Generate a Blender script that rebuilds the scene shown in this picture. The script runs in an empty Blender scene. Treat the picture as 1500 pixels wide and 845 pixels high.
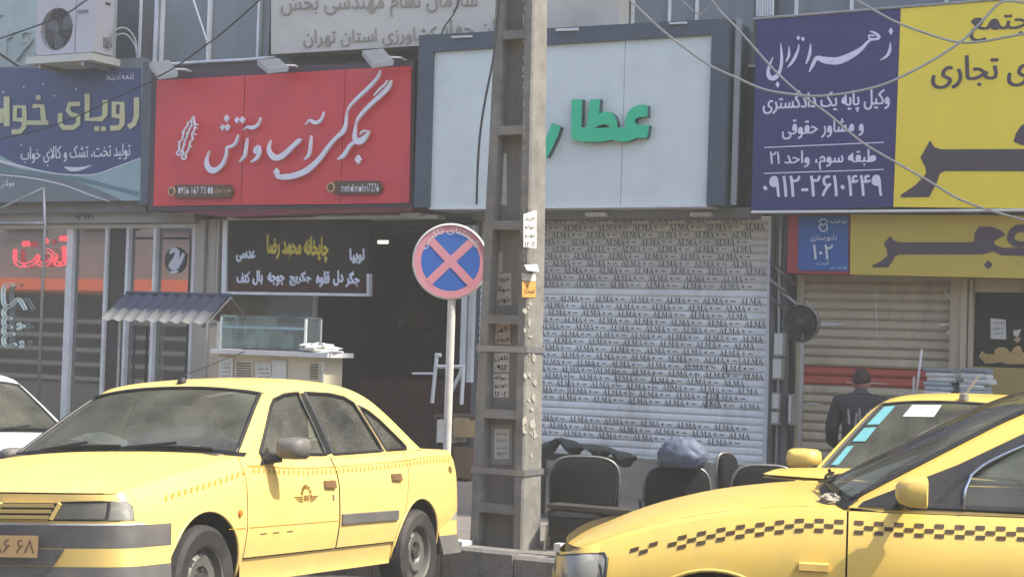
import bpy, bmesh, math, random, unicodedata
from mathutils import Vector, Matrix
from mathutils.geometry import delaunay_2d_cdt
random.seed(7)
PI = math.pi
SC = bpy.context.scene
COL = SC.collection
R_ = math.radians

# ------------------------------------------------------------------ camera
FPX, PITCH, ROLL, CAMH = 2500.0, .030, -.031, 1.675
IW, IH = 1500.0, 845.0
_r = Vector((1, 0, 0)); _f = Vector((0, math.cos(PITCH), math.sin(PITCH))); _u = Vector((0, -math.sin(PITCH), math.cos(PITCH)))
CR = _r*math.cos(ROLL) - _u*math.sin(ROLL)
CU = _r*math.sin(ROLL) + _u*math.cos(ROLL)
CF = _f
cam = bpy.data.cameras.new('camera'); camo = bpy.data.objects.new('camera', cam); COL.objects.link(camo)
cam.sensor_width = 36; cam.sensor_fit = 'HORIZONTAL'; cam.lens = FPX/IW*36
cam.clip_start = .1; cam.clip_end = 2000
m3 = Matrix((CR, CU, -CF)).transposed()
camo.matrix_world = Matrix.Translation((0, 0, CAMH)) @ m3.to_4x4()
SC.camera = camo

# ------------------------------------------------------------------ sky, sun, exposure
SUN_DIR = Vector((math.cos(R_(-18))*math.cos(R_(55)), math.sin(R_(-18))*math.cos(R_(55)), math.sin(R_(55))))
w = bpy.data.worlds.new("World"); SC.world = w; w.use_nodes = True
nt = w.node_tree; bg = nt.nodes['Background']
sky = nt.nodes.new('ShaderNodeTexSky'); sky.sky_type = 'NISHITA'; sky.sun_disc = False
sky.sun_elevation = math.asin(SUN_DIR.z)
sky.sun_rotation = math.atan2(SUN_DIR.x, SUN_DIR.y)
sky.dust_density = 5.0; sky.air_density = .6; sky.ozone_density = 1.0; sky.altitude = 1100
nt.links.new(sky.outputs[0], bg.inputs[0]); bg.inputs[1].default_value = .15
sl = bpy.data.lights.new('sun', 'SUN'); sl.energy = 2.25; sl.angle = R_(.5); sl.color = (1, .95, .86)
so = bpy.data.objects.new('sun', sl); COL.objects.link(so)
so.rotation_euler = (-SUN_DIR).to_track_quat('-Z', 'Y').to_euler(); so.location = SUN_DIR*40
SC.view_settings.view_transform = 'Standard'; SC.view_settings.look = 'None'
SC.view_settings.gamma = 1; SC.view_settings.exposure = 1.92
SC.cycles.max_bounces = 7; SC.cycles.transparent_max_bounces = 16

# ------------------------------------------------------------------ frames
YAW = .503
FU = Vector((math.cos(YAW), -math.sin(YAW), 0)); FN = Vector((math.sin(YAW), math.cos(YAW), 0))
FD = 18*math.cos(YAW)
MF = Matrix(((FU.x, FN.x, 0, FN.x*FD), (FU.y, FN.y, 0, FN.y*FD), (0, 0, 1, 0), (0, 0, 0, 1)))   # facade frame: x along, y into the building, z up
def ray(px, py): return (CR*((px-IW/2)/FPX) - CU*((py-IH/2)/FPX) + CF)
def fp(px, py, d=0.0):
    v = ray(px, py); t = (FD-d)/v.dot(FN)
    P = Vector((0, 0, CAMH)) + v*t
    return P.dot(FU), P.z
def S(px, d=0., py=480): return fp(px, py, d)[0]
def Z(px, py, d=0.): return fp(px, py, d)[1]

# ------------------------------------------------------------------ materials
def lin(c):
    c = c/255.
    return c/12.92 if c <= .04045 else ((c+.055)/1.055)**2.4
MATS = {}
def mat(name, rgb, rough=.6, metal=0., var=.12, scale=6., bump=.0, dirt=None, dirt_amt=.5, dscale=1.5, coat=0., emit=0., spec=.5, bscale=40., streak=False, world=False):
    if name in MATS: return MATS[name]
    m = bpy.data.materials.new(name); m.use_nodes = True
    n = m.node_tree.nodes; l = m.node_tree.links; b = n['Principled BSDF']
    col = tuple(lin(x) for x in rgb)
    b.inputs['Roughness'].default_value = rough; b.inputs['Metallic'].default_value = metal
    b.inputs['Specular IOR Level'].default_value = spec
    tc = n.new('ShaderNodeTexCoord')
    no = n.new('ShaderNodeTexNoise'); no.inputs['Scale'].default_value = scale; no.inputs['Detail'].default_value = 6; no.inputs['Roughness'].default_value = .65
    mp = n.new('ShaderNodeMapping'); l.new(n.new('ShaderNodeNewGeometry').outputs['Position'] if world else tc.outputs['Object'], mp.inputs[0]); l.new(mp.outputs[0], no.inputs['Vector'])
    if streak: mp.inputs['Scale'].default_value = (1, 1, .18)
    cr = n.new('ShaderNodeMapRange'); cr.inputs[1].default_value = .3; cr.inputs[2].default_value = .7
    cr.inputs[3].default_value = 1-var; cr.inputs[4].default_value = 1+var
    l.new(no.outputs['Fac'], cr.inputs[0])
    mx = n.new('ShaderNodeVectorMath'); mx.operation = 'SCALE'; mx.inputs[0].default_value = col
    l.new(cr.outputs[0], mx.inputs['Scale'])
    out = mx.outputs[0]
    if dirt:
        dn = n.new('ShaderNodeTexNoise'); dn.inputs['Scale'].default_value = dscale; dn.inputs['Detail'].default_value = 9; dn.inputs['Roughness'].default_value = .72
        l.new(mp.outputs[0], dn.inputs['Vector'])
        dr = n.new('ShaderNodeMapRange'); dr.inputs[1].default_value = .48; dr.inputs[2].default_value = .72; dr.inputs[3].default_value = 0; dr.inputs[4].default_value = dirt_amt
        l.new(dn.outputs['Fac'], dr.inputs[0])
        mm = n.new('ShaderNodeMix'); mm.data_type = 'RGBA'
        l.new(dr.outputs[0], mm.inputs[0]); l.new(out, mm.inputs[6]); mm.inputs[7].default_value = tuple(lin(x) for x in dirt)+(1,)
        out = mm.outputs[2]
        rr = n.new('ShaderNodeMapRange'); rr.inputs[3].default_value = rough; rr.inputs[4].default_value = min(1, rough+.35)
        l.new(dr.outputs[0], rr.inputs[0]); l.new(rr.outputs[0], b.inputs['Roughness'])
    l.new(out, b.inputs['Base Color'])
    if bump:
        bn = n.new('ShaderNodeTexNoise'); bn.inputs['Scale'].default_value = bscale; bn.inputs['Detail'].default_value = 5
        l.new(tc.outputs['Object'], bn.inputs['Vector'])
        bb = n.new('ShaderNodeBump'); bb.inputs['Strength'].default_value = bump; bb.inputs['Distance'].default_value = .01
        l.new(bn.outputs['Fac'], bb.inputs['Height']); l.new(bb.outputs[0], b.inputs['Normal'])
    if coat: b.inputs['Coat Weight'].default_value = coat; b.inputs['Coat Roughness'].default_value = .06
    if emit: b.inputs['Emission Color'].default_value = col+(1,); b.inputs['Emission Strength'].default_value = emit
    MATS[name] = m
    return m
def glass(name, tint, refl_rough=.02, haze=(120, 115, 100), haze_amt=.12, ior=1.5):
    if name in MATS: return MATS[name]
    m = bpy.data.materials.new(name); m.use_nodes = True
    n = m.node_tree.nodes; l = m.node_tree.links; n.remove(n['Principled BSDF'])
    o = n['Material Output']
    t = n.new('ShaderNodeBsdfTransparent'); t.inputs[0].default_value = tuple(lin(x) for x in tint)+(1,)
    d = n.new('ShaderNodeBsdfDiffuse'); d.inputs[0].default_value = tuple(lin(x) for x in haze)+(1,)
    tc = n.new('ShaderNodeTexCoord'); no = n.new('ShaderNodeTexNoise'); no.inputs['Scale'].default_value = 3; no.inputs['Detail'].default_value = 8
    l.new(tc.outputs['Object'], no.inputs['Vector'])
    mr = n.new('ShaderNodeMapRange'); mr.inputs[1].default_value = .3; mr.inputs[2].default_value = .75; mr.inputs[3].default_value = haze_amt*.4; mr.inputs[4].default_value = haze_amt*1.8
    l.new(no.outputs['Fac'], mr.inputs[0])
    a = n.new('ShaderNodeMixShader'); l.new(mr.outputs[0], a.inputs[0]); l.new(t.outputs[0], a.inputs[1]); l.new(d.outputs[0], a.inputs[2])
    g = n.new('ShaderNodeBsdfGlossy'); g.inputs['Roughness'].default_value = refl_rough
    fr = n.new('ShaderNodeFresnel'); fr.inputs[0].default_value = ior
    b2 = n.new('ShaderNodeMixShader'); l.new(fr.outputs[0], b2.inputs[0]); l.new(a.outputs[0], b2.inputs[1]); l.new(g.outputs[0], b2.inputs[2])
    l.new(b2.outputs[0], o.inputs[0])
    MATS[name] = m
    return m

CONC = mat('concrete', (122, 119, 110), .9, var=.3, scale=5, bump=.5, dirt=(95, 90, 82), dirt_amt=.6, bscale=30)
PAVE = mat('pavement', (118, 112, 104), .9, var=.2, scale=3, bump=.4, dirt=(70, 66, 60), dirt_amt=.6)
ASPH = mat('asphalt', (66, 64, 62), .9, var=.25, scale=8, bump=.6, dirt=(95, 88, 78), dirt_amt=.4, bscale=120)
WALLG = mat('grey_wall', (112, 114, 112), .85, var=.12, scale=2, bump=.2, dirt=(75, 74, 70), dirt_amt=.6)
DKPANEL = mat('dark_panel', (72, 78, 84), .5, var=.12, scale=2, dirt=(110, 108, 100), dirt_amt=.35)
BEIGE = mat('beige_panel', (198, 193, 178), .7, var=.06, scale=2, dirt=(130, 122, 108), dirt_amt=.45, dscale=1.)
GREENB = mat('pale_green_panel', (165, 178, 170), .7, var=.05, scale=2, dirt=(130, 135, 128), dirt_amt=.4)
ALU = mat('aluminium', (222, 223, 217), .5, .1, var=.1, scale=5, dirt=(120, 115, 105), dirt_amt=.4)
PVC = mat('cream_pillar', (172, 164, 148), .6, var=.08, dirt=(120, 112, 98), dirt_amt=.5, streak=True)
DARK = mat('dark_trim', (34, 36, 38), .5, var=.2)
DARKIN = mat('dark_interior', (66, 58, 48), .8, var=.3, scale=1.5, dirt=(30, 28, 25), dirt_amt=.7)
BLACK = mat('black_plastic', (24, 24, 25), .45, var=.2, dirt=(80, 76, 68), dirt_amt=.35)
RUB = mat('rubber', (38, 37, 36), .75, var=.25, scale=20, dirt=(110, 102, 90), dirt_amt=.55, dscale=4)
WHITE = mat('white_metal', (205, 205, 200), .45, var=.05, dirt=(150, 145, 135), dirt_amt=.4)
PAPER = mat('paper', (200, 198, 188), .85, var=.08, scale=10, dirt=(150, 142, 125), dirt_amt=.5, dscale=6)
INK = mat('ink', (40, 40, 44), .8)
CHROME = mat('chrome', (200, 200, 198), .18, 1., var=.05)
STEEL = mat('galvanised_steel', (165, 165, 162), .4, .7, var=.12, scale=10, dirt=(110, 105, 96), dirt_amt=.4)
YEL = mat('taxi_yellow', (228, 192, 92), .32, var=.05, scale=2, coat=.35, dirt=(178, 160, 108), dirt_amt=.42, dscale=2.4)
YEL2 = mat('taxi_yellow_dusty', (228, 195, 112), .38, var=.05, scale=2, coat=.25, dirt=(182, 164, 118), dirt_amt=.45, dscale=2.2)
WPAINT = mat('white_paint', (215, 216, 214), .3, var=.03, coat=.4, dirt=(170, 165, 155), dirt_amt=.2)
CGLASS = glass('car_glass', (222, 230, 222), haze=(160, 160, 142), haze_amt=.17)
SGLASS = glass('shop_glass', (150, 158, 160), haze=(128, 136, 136), haze_amt=.12, ior=3.6)
CLEAR = glass('clear_glass', (225, 238, 236), haze=(190, 202, 198), haze_amt=.22)

# ------------------------------------------------------------------ mesh building
class MB:
    def __init__(s): s.v = []; s.f = []; s.mi = []; s.cur = 0
    def add(s, vs, fs):
        o = len(s.v); s.v += [tuple(v) for v in vs]; s.f += [tuple(i+o for i in f) for f in fs]; s.mi += [s.cur]*len(fs); return s
    def box(s, x0, x1, y0, y1, z0, z1, bev=0.):
        x0, x1 = sorted((x0, x1)); y0, y1 = sorted((y0, y1)); z0, z1 = sorted((z0, z1))
        vs = [(x, y, z) for z in (z0, z1) for x, y in ((x0, y0), (x1, y0), (x1, y1), (x0, y1))]
        return s.add(vs, [(3, 2, 1, 0), (4, 5, 6, 7), (0, 1, 5, 4), (1, 2, 6, 5), (2, 3, 7, 6), (3, 0, 4, 7)])
    def tube(s, pts, r, n=8, caps=True, r2=None):
        P = [Vector(p) for p in pts]; vs = []; fs = []
        up = None
        for i, p in enumerate(P):
            t = (P[min(i+1, len(P)-1)]-P[max(i-1, 0)]).normalized()
            if up is None: up = t.orthogonal().normalized()
            up = (up - t*up.dot(t)).normalized(); b = t.cross(up)
            rr = r if r2 is None else r+(r2-r)*i/(len(P)-1)
            for k in range(n): a = 2*PI*k/n; vs.append(p+up*rr*math.cos(a)+b*rr*math.sin(a))
        for i in range(len(P)-1):
            for k in range(n): k2 = (k+1) % n; fs.append((i*n+k, i*n+k2, (i+1)*n+k2, (i+1)*n+k))
        if caps: fs.append(tuple(range(n))[::-1]); fs.append(tuple((len(P)-1)*n+k for k in range(n)))
        return s.add(vs, fs)
    def prism(s, poly, fn0, fn1):
        # poly: 2D list; fn0 / fn1 map (a,b) -> 3D for the two faces
        n = len(poly); vs = [fn0(*p) for p in poly]+[fn1(*p) for p in poly]
        return s.add(vs, [tuple(range(n)), tuple(range(2*n-1, n-1, -1))]+[(i, n+i, n+(i+1) % n, (i+1) % n) for i in range(n)])
    def lathe(s, prof, c, ax, n=24, close=False):
        # prof: list of (r, h) ; axis ax through c
        ax = Vector(ax).normalized(); u = ax.orthogonal().normalized(); v = ax.cross(u); c = Vector(c); vs = []; fs = []
        for r, h in prof:
            for k in range(n): a = 2*PI*k/n; vs.append(c+ax*h+u*r*math.cos(a)+v*r*math.sin(a))
        for i in range(len(prof)-1):
            for k in range(n): k2 = (k+1) % n; fs.append((i*n+k, i*n+k2, (i+1)*n+k2, (i+1)*n+k))
        return s.add(vs, fs)
    def build(s, name, m, parent=None, org=(0, 0, 0), smooth=False, M=None, kind=None, auto=None):
        me = bpy.data.meshes.new(name); o_ = Vector(org)
        me.from_pydata([Vector(v)-o_ for v in s.v], [], s.f); me.update()
        ms = m if isinstance(m, (list, tuple)) else [m]
        for x in ms: me.materials.append(x)
        if len(ms) > 1: me.polygons.foreach_set('material_index', s.mi)
        if smooth: me.polygons.foreach_set('use_smooth', [True]*len(me.polygons))
        bm = bmesh.new(); bm.from_mesh(me)
        if not smooth or auto is None: pass
        if kind != 'noflip': bmesh.ops.recalc_face_normals(bm, faces=bm.faces)
        if auto:
            for e in bm.edges:
                if len(e.link_faces) == 2 and e.calc_face_angle(0) > auto: e.smooth = False
        bm.to_mesh(me); bm.free()
        ob = bpy.data.objects.new(name, me); COL.objects.link(ob)
        if parent is not None: ob.parent = parent
        elif M is not None: ob.matrix_world = M @ Matrix.Translation(o_)
        return ob
def tag(o, label=None, cat=None, group=None, kind=None):
    if label: o['label'] = label
    if cat: o['category'] = cat
    if group: o['group'] = group
    if kind: o['kind'] = kind
    return o
ID = Matrix.Identity(4)
class T:
    """a thing: an Empty at its base; parts are added in the coordinates of frame M"""
    def __init__(s, name, label, cat, org, M=MF, group=None, kind=None):
        s.org = Vector(org); s.M = M
        s.o = bpy.data.objects.new(name, None); COL.objects.link(s.o); s.o.matrix_world = M @ Matrix.Translation(s.org)
        s.o.empty_display_size = .2
        tag(s.o, label, cat, group, kind)
    def part(s, name, mb, m, smooth=False, parent=None, label=None, kind=None, auto=None):
        ob = mb.build(name, m, parent or s.o, s.org, smooth, auto=auto)
        if label: ob['label'] = label
        if kind: ob['kind'] = kind
        return ob
def solo(name, mb, m, label, cat, org, M=MF, group=None, kind=None, smooth=False, auto=None):
    ob = mb.build(name, m, None, org, smooth, M, auto=auto); tag(ob, label, cat, group, kind); return ob
def copy_tree(o, dm=None, label=None, parent=None):
    c = o.copy(); COL.objects.link(c)
    if parent: c.parent = parent
    if dm is not None: c.matrix_world = dm @ o.matrix_world
    if label: c['label'] = label
    for ch in o.children: copy_tree(ch, parent=c)
    return c
def fbox(px0, py0, px1, py1, d0, d1, mb=None):
    """a straight box in the facade frame whose street-side face (depth d0) spans the given picture box"""
    mb = mb or MB(); my = (py0+py1)/2; mx = (px0+px1)/2
    mb.box(fp(px0, my, d0)[0], fp(px1, my, d0)[0], -d0, -d1, fp(mx, py1, d0)[1], fp(mx, py0, d0)[1]); return mb
def fquad(pts, d0, d1, mb=None):
    """extruded polygon in the plane at depth d0 (picture corner points), thickness back to d1"""
    mb = mb or MB(); q = [fp(x, y, d0) for x, y in pts]
    return mb.prism(q, lambda a, b: (a, -d0, b), lambda a, b: (a, -d1, b))
def base(px, py, d): s_, z_ = fp(px, py, d); return (s_, -d, z_)

# ------------------------------------------------------------------ lettering
_F = {}
for cp in range(0xFB50, 0xFEFD):
    dc = unicodedata.decomposition(chr(cp)).split()
    if len(dc) >= 2 and dc[0] in ('<isolated>', '<final>', '<initial>', '<medial>'):
        key = ''.join(chr(int(x, 16)) for x in dc[1:]); _F.setdefault(key, {}).setdefault(dc[0][1:-1], chr(cp))
def shape(t):
    t = t.replace('ی', '\u06cc').replace('ک', '\u06a9')
    out = []; i = 0; prev = False
    while i < len(t):
        ch = t[i]
        if ch == 'ل' and i+1 < len(t) and t[i+1] == 'ا':
            f = _F['لا']; out.append(f['final'] if prev else f['isolated']); prev = False; i += 2; continue
        f = _F.get(ch)
        if not f or ch in '\u200c': prev = False; (out.append(ch) if ch != '\u200c' else None); i += 1; continue
        nx = t[i+1] if i+1 < len(t) else ''
        nj = nx in _F and 'initial' in f and nx != 'ء'
        nj = nj and ('final' in _F.get(nx, {}))
        k = ('medial' if nj else 'final') if prev else ('initial' if nj else 'isolated')
        out.append(f.get(k, f.get('isolated', ch))); prev = nj; i += 1
    # right to left, numbers keep their order
    res = []; num = []
    for c in reversed(out):
        if c in '0123456789۰۱۲۳۴۵۶۷۸۹-': num.insert(0, c)
        else:
            res += num; num = []; res.append({'(': ')', ')': '('}.get(c, c))
    return ''.join(res+num)
def is_fa(t): return any(0x600 <= ord(c) < 0x700 for c in t)
_TC = {}; _BB = {}
def glyphs(text, bold=.0, ext=0., outline=0., res=3, raw=False):
    """mesh of a line of lettering, normalised to its bounding box; contours are filled by winding number"""
    key = (text, bold, ext, outline, res)
    if key in _TC: return _TC[key]
    cu = bpy.data.curves.new('lettering', 'FONT'); cu.body = shape(text) if (is_fa(text) and not raw) else text
    cu.offset = bold; cu.resolution_u = res; cu.size = 1; cu.fill_mode = 'NONE'
    if outline: cu.bevel_depth = outline; cu.bevel_resolution = 0
    ob = bpy.data.objects.new('lettering', cu); COL.objects.link(ob); bpy.context.view_layer.update()
    me = bpy.data.meshes.new_from_object(ob)
    v = [tuple(x.co) for x in me.vertices]; f = [tuple(p.vertices) for p in me.polygons]; E = [tuple(e.vertices) for e in me.edges]
    bpy.data.objects.remove(ob); bpy.data.meshes.remove(me); bpy.data.curves.remove(cu)
    if not outline:
        adj = {}
        for i, j in E: adj.setdefault(i, []).append(j); adj.setdefault(j, []).append(i)
        seen = set(); loops = []
        for s0 in sorted(adj):
            if s0 in seen: continue
            L = [s0]; seen.add(s0); cur = s0
            while True:
                nx = [n for n in adj[cur] if n not in seen]
                if not nx: break
                cur = min(nx) if cur == s0 else nx[0]; seen.add(cur); L.append(cur)
            if len(L) > 2: loops.append(L)
        P = [Vector(p[:2]) for p in v]; used = [P[i] for L in loops for i in L]; F = []; o = 0; area = []
        for L in loops:
            F.append(list(range(o, o+len(L)))); o += len(L)
            area.append(sum(P[L[k]].x*P[L[(k+1) % len(L)]].y-P[L[(k+1) % len(L)]].x*P[L[k]].y for k in range(len(L))))
        big = max(area, key=abs)
        sg = [1 if (x > 0) == (big > 0) else -1 for x in area]
        vv, ee, ff, ov, oe, of = delaunay_2d_cdt(used, [], F, 1, 1e-5)
        v2 = [(p.x, p.y, 1.) for p in vv]; f2 = [tuple(t_) for t_, src in zip(ff, of) if sum(sg[k] for k in set(src)) != 0]
        if ext:
            for L in loops:
                o = len(v2); n = len(L); v2 += [(P[i].x, P[i].y, 1.) for i in L]+[(P[i].x, P[i].y, 0.) for i in L]; f2 += [(o+k, o+(k+1) % n, o+n+(k+1) % n, o+n+k) for k in range(n)]
        v, f = v2, f2
    x0 = min(a[0] for a in v); x1 = max(a[0] for a in v); y0 = min(a[1] for a in v); y1 = max(a[1] for a in v)
    zz = max(abs(a[2]) for a in v) or 1
    _BB[key] = (x0, x1, y0, y1)
    v = [((a[0]-x0)/(x1-x0), (a[1]-y0)/(y1-y0), a[2]/zz) for a in v]
    _TC[key] = (v, f); return v, f
def text_fp(mb, text, box, d, t=.004, bold=.01, outline=0., skew=0., res=3, ref=None):
    """lettering lying on the facade-parallel plane at depth d, filling a picture box (x0,y0,x1,y1); skew = fall of the line in px"""
    x0, y0, x1, y1 = box; ex = .1 if t > .003 else 0.; b_in = min(bold, .010); v, f = glyphs(text, b_in, ex, outline, res); hh_ = y1-y0
    key = (text, b_in, ex, outline, res); bb = _BB[key]; rb = _BB[ref] if ref else bb
    if ref: v = [(((bb[0]+(bb[1]-bb[0])*a)-rb[0])/(rb[1]-rb[0]), ((bb[2]+(bb[3]-bb[2])*b)-rb[2])/(rb[3]-rb[2]), c) for a, b, c in v]
    sh = [0.] if bold <= .010 or outline else [-bold*.9, -bold*.3, bold*.3, bold*.9]
    for k, s_h in enumerate(sh):
        vs = []
        for a, b, c in v:
            s_, z_ = fp(x0+(x1-x0)*a+s_h*hh_*.9, y1+(y0-y1)*b+skew*(a-.5), d+k*.0003); vs.append((s_, -d-k*.0003-c*t, z_))
        mb.add(vs, f)
    return key
def cr(pts, n=5):
    P = [tuple(map(float, p)) for p in pts]; out = []
    for i in range(len(P)-1):
        p0 = P[max(i-1, 0)]; p1 = P[i]; p2 = P[i+1]; p3 = P[min(i+2, len(P)-1)]
        for k in range(n):
            t = k/n
            out.append(tuple(.5*((2*b)+(-a+c)*t+(2*a-5*b+4*c-e)*t*t+(-a+3*b-3*c+e)*t**3) for a, b, c, e in zip(p0, p1, p2, p3)))
    out.append(P[-1]); return out
_lay = [0]
def stroke(mb, pts, d, t=.02, sc=1., ox=0., oy=0., smooth=True, wadd=0.):
    """pen stroke (x,y,width) given in a picture crop, laid on plane d with thickness t"""
    P = cr(pts) if smooth else [tuple(map(float, p)) for p in pts]
    L = []; Rr = []
    for i, p in enumerate(P):
        a = P[max(i-1, 0)]; b = P[min(i+1, len(P)-1)]; dx, dy = b[0]-a[0], b[1]-a[1]; q = math.hypot(dx, dy) or 1
        wd = max(p[2], 1.)/2+wadd
        nx, ny = -dy/q*wd, dx/q*wd
        L.append(((p[0]+nx)/sc+ox, (p[1]+ny)/sc+oy)); Rr.append(((p[0]-nx)/sc+ox, (p[1]-ny)/sc+oy))
    _lay[0] = (_lay[0]+1) % 7; dd = d+_lay[0]*.0006
    n = len(P); vs = []
    for lst in (L, Rr):
        for x, y in lst: s_, z_ = fp(x, y, dd); vs.append((s_, -dd-t, z_))
    for lst in (L, Rr):
        for x, y in lst: s_, z_ = fp(x, y, dd); vs.append((s_, -dd, z_))
    fs = []
    for i in range(n-1):
        fs += [(i, i+1, n+i+1, n+i), (2*n+i, 3*n+i, 3*n+i+1, 2*n+i+1), (i, 2*n+i, 2*n+i+1, i+1), (n+i, n+i+1, 3*n+i+1, 3*n+i)]
    fs += [(0, n, 3*n, 2*n), (n-1, 3*n-1, 4*n-1, 2*n-1)]
    mb.add(vs, fs); return mb
def diamond(mb, x, y, wd, h, d, t=.02, sc=1., ox=0., oy=0.):
    return stroke(mb, [(x-1, y-h/2, 2), (x, y, wd), (x+1, y+h/2, 2)], d, t, sc, ox, oy, smooth=False)

def inside(p, poly):
    x, y = p; c = False; n = len(poly)
    for i in range(n):
        x0, y0 = poly[i]; x1, y1 = poly[(i+1) % n]
        if (y0 > y) != (y1 > y) and x < (x1-x0)*(y-y0)/(y1-y0)+x0: c = not c
    return c
def dens(poly, st):
    out = []; n = len(poly)
    for i in range(n):
        a = Vector(poly[i]); b_ = Vector(poly[(i+1) % n]); k = max(1, int((b_-a).length/st))
        out += [tuple(a+(b_-a)*j/k) for j in range(k)]
    return out
def cdt(outer, holes=(), st=.06):
    V = []; E = []
    loops = [dens(outer, st)]+[dens(h, st) for h in holes]
    for L in loops:
        o = len(V); V += L; E += [(o+i, o+(i+1) % len(L)) for i in range(len(L))]
    x0 = min(v[0] for v in V); x1 = max(v[0] for v in V); y0 = min(v[1] for v in V); y1 = max(v[1] for v in V)
    bnd = list(V); y = y0+st/2; r = 0
    while y < y1:
        x = x0+st*(.5 if r % 2 else 1.)
        while x < x1:
            if inside((x, y), loops[0]) and not any(inside((x, y), h) for h in loops[1:]) and min((x-a)**2+(y-b_)**2 for a, b_ in bnd) > (st*.45)**2: V.append((x, y))
            x += st
        y += st*.87; r += 1
    res = delaunay_2d_cdt([Vector(v) for v in V], E, [], 0, 1e-6)
    vv, ff = res[0], res[2]; F = []
    for f in ff:
        c = (sum(vv[i].x for i in f)/len(f), sum(vv[i].y for i in f)/len(f))
        if inside(c, loops[0]) and not any(inside(c, h) for h in loops[1:]): F.append(tuple(f))
    return [tuple(v) for v in vv], F

def fshape(mb, pts, holes, d0, d1, sc=1., ox=0., oy=0., st=3.):
    P = [(x/sc+ox, y/sc+oy) for x, y in pts]; H = [[(x/sc+ox, y/sc+oy) for x, y in h] for h in holes]
    v, f = cdt(P, H, st); mb.add([(fp(x, y, d0)[0], -d0, fp(x, y, d0)[1]) for x, y in v], f)
    for L in [P]+H:
        n = len(L); F_ = [fp(x, y, d0) for x, y in L]; mb.add([(a_, -d0, b_) for a_, b_ in F_]+[(a_, -d1, b_) for a_, b_ in F_], [(i, (i+1) % n, n+(i+1) % n, n+i) for i in range(n)])
    return mb
# ================================================================== ROAD, PAVEMENT, BUILDING
def gz(x, y):
    dx, dy = x+1.82, y-10.45; r = math.hypot(dx, dy); k = max(0, min(1, (r-2.3)/2.2)); k = k*k*(3-2*k)
    return (.037*dx-.068*dy)*(1-k)-.05*k
mb = MB(); xs = [-160, -60, -25]+[-12+i*.5 for i in range(49)]+[25, 60, 160]; ys = [-120, -50, -15]+[2+i*.5 for i in range(27)]+[30, 80, 160]
vs = [(x, y, gz(x, y)) for y in ys for x in xs]; nx = len(xs)
mb.add(vs, [(j*nx+i, j*nx+i+1, (j+1)*nx+i+1, (j+1)*nx+i) for j in range(len(ys)-1) for i in range(nx-1)])
solo('road', mb, ASPH, None, None, (0, 0, 0), ID, kind='structure', smooth=True)
KD = 4.98; SEND = fp(1150, 760, KD)[0]; SBEG = -60
mb = MB().box(SBEG, SEND, -KD+.16, .05, -.35, .13)
side_w = solo('pavement', mb, PAVE, None, None, (0, 0, 0), MF, kind='structure')
KERB = mat('kerb_stone', (120, 116, 110), .9, var=.2, scale=8, bump=.5, dirt=(70, 66, 60), dirt_amt=.7, dscale=5)
k = 0; s0 = fp(-120, 780, KD)[0]; first = None
while s0+k*.6 < SEND-.3:
    a = s0+k*.6
    if first is None:
        mb = MB(); x0, x1 = a+.006, a+.594
        mb.add([(x0, -KD, -.35), (x1, -KD, -.35), (x1, -KD, .12), (x0, -KD, .12), (x0, -KD+.02, .145), (x1, -KD+.02, .145), (x1, -KD+.152, .145), (x0, -KD+.152, .145), (x0, -KD+.152, -.35), (x1, -KD+.152, -.35)],
               [(0, 1, 2, 3), (3, 2, 5, 4), (4, 5, 6, 7), (7, 6, 9, 8), (0, 3, 4, 7, 8), (1, 9, 6, 5, 2)])
        first = mb.build('kerb_stone', KERB, side_w); ob = first
    else:
        ob = first.copy(); COL.objects.link(ob); ob.location = (k*.6, random.uniform(-.006, .006), random.uniform(-.006, .004)); ob.rotation_euler = (random.uniform(-.01, .01), 0, 0)
    k += 1
# paving slabs between kerb and shops (those that show behind the pole and cars)
SLAB = [mat('paving_slab', (126, 120, 110), .9, var=.15, scale=6, bump=.4, dirt=(78, 72, 64), dirt_amt=.6), mat('paving_slab_dark', (112, 106, 98), .9, var=.15, scale=6, bump=.4, dirt=(78, 72, 64), dirt_amt=.6)]
protos = []
for i in range(13):
    for j in range(8):
        x = fp(600, 790, KD)[0]-.3+i*.42; y = -KD+.17+j*.42
        if len(protos) < 2:
            mb = MB().box(.004, .416, .004, .416, -.02, .0); ob = mb.build('paving_slab', SLAB[len(protos)], side_w); protos.append(ob)
        else:
            ob = protos[random.randrange(2)].copy(); COL.objects.link(ob)
        ob.location = (x, y, .138+random.uniform(-.002, .003))

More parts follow.
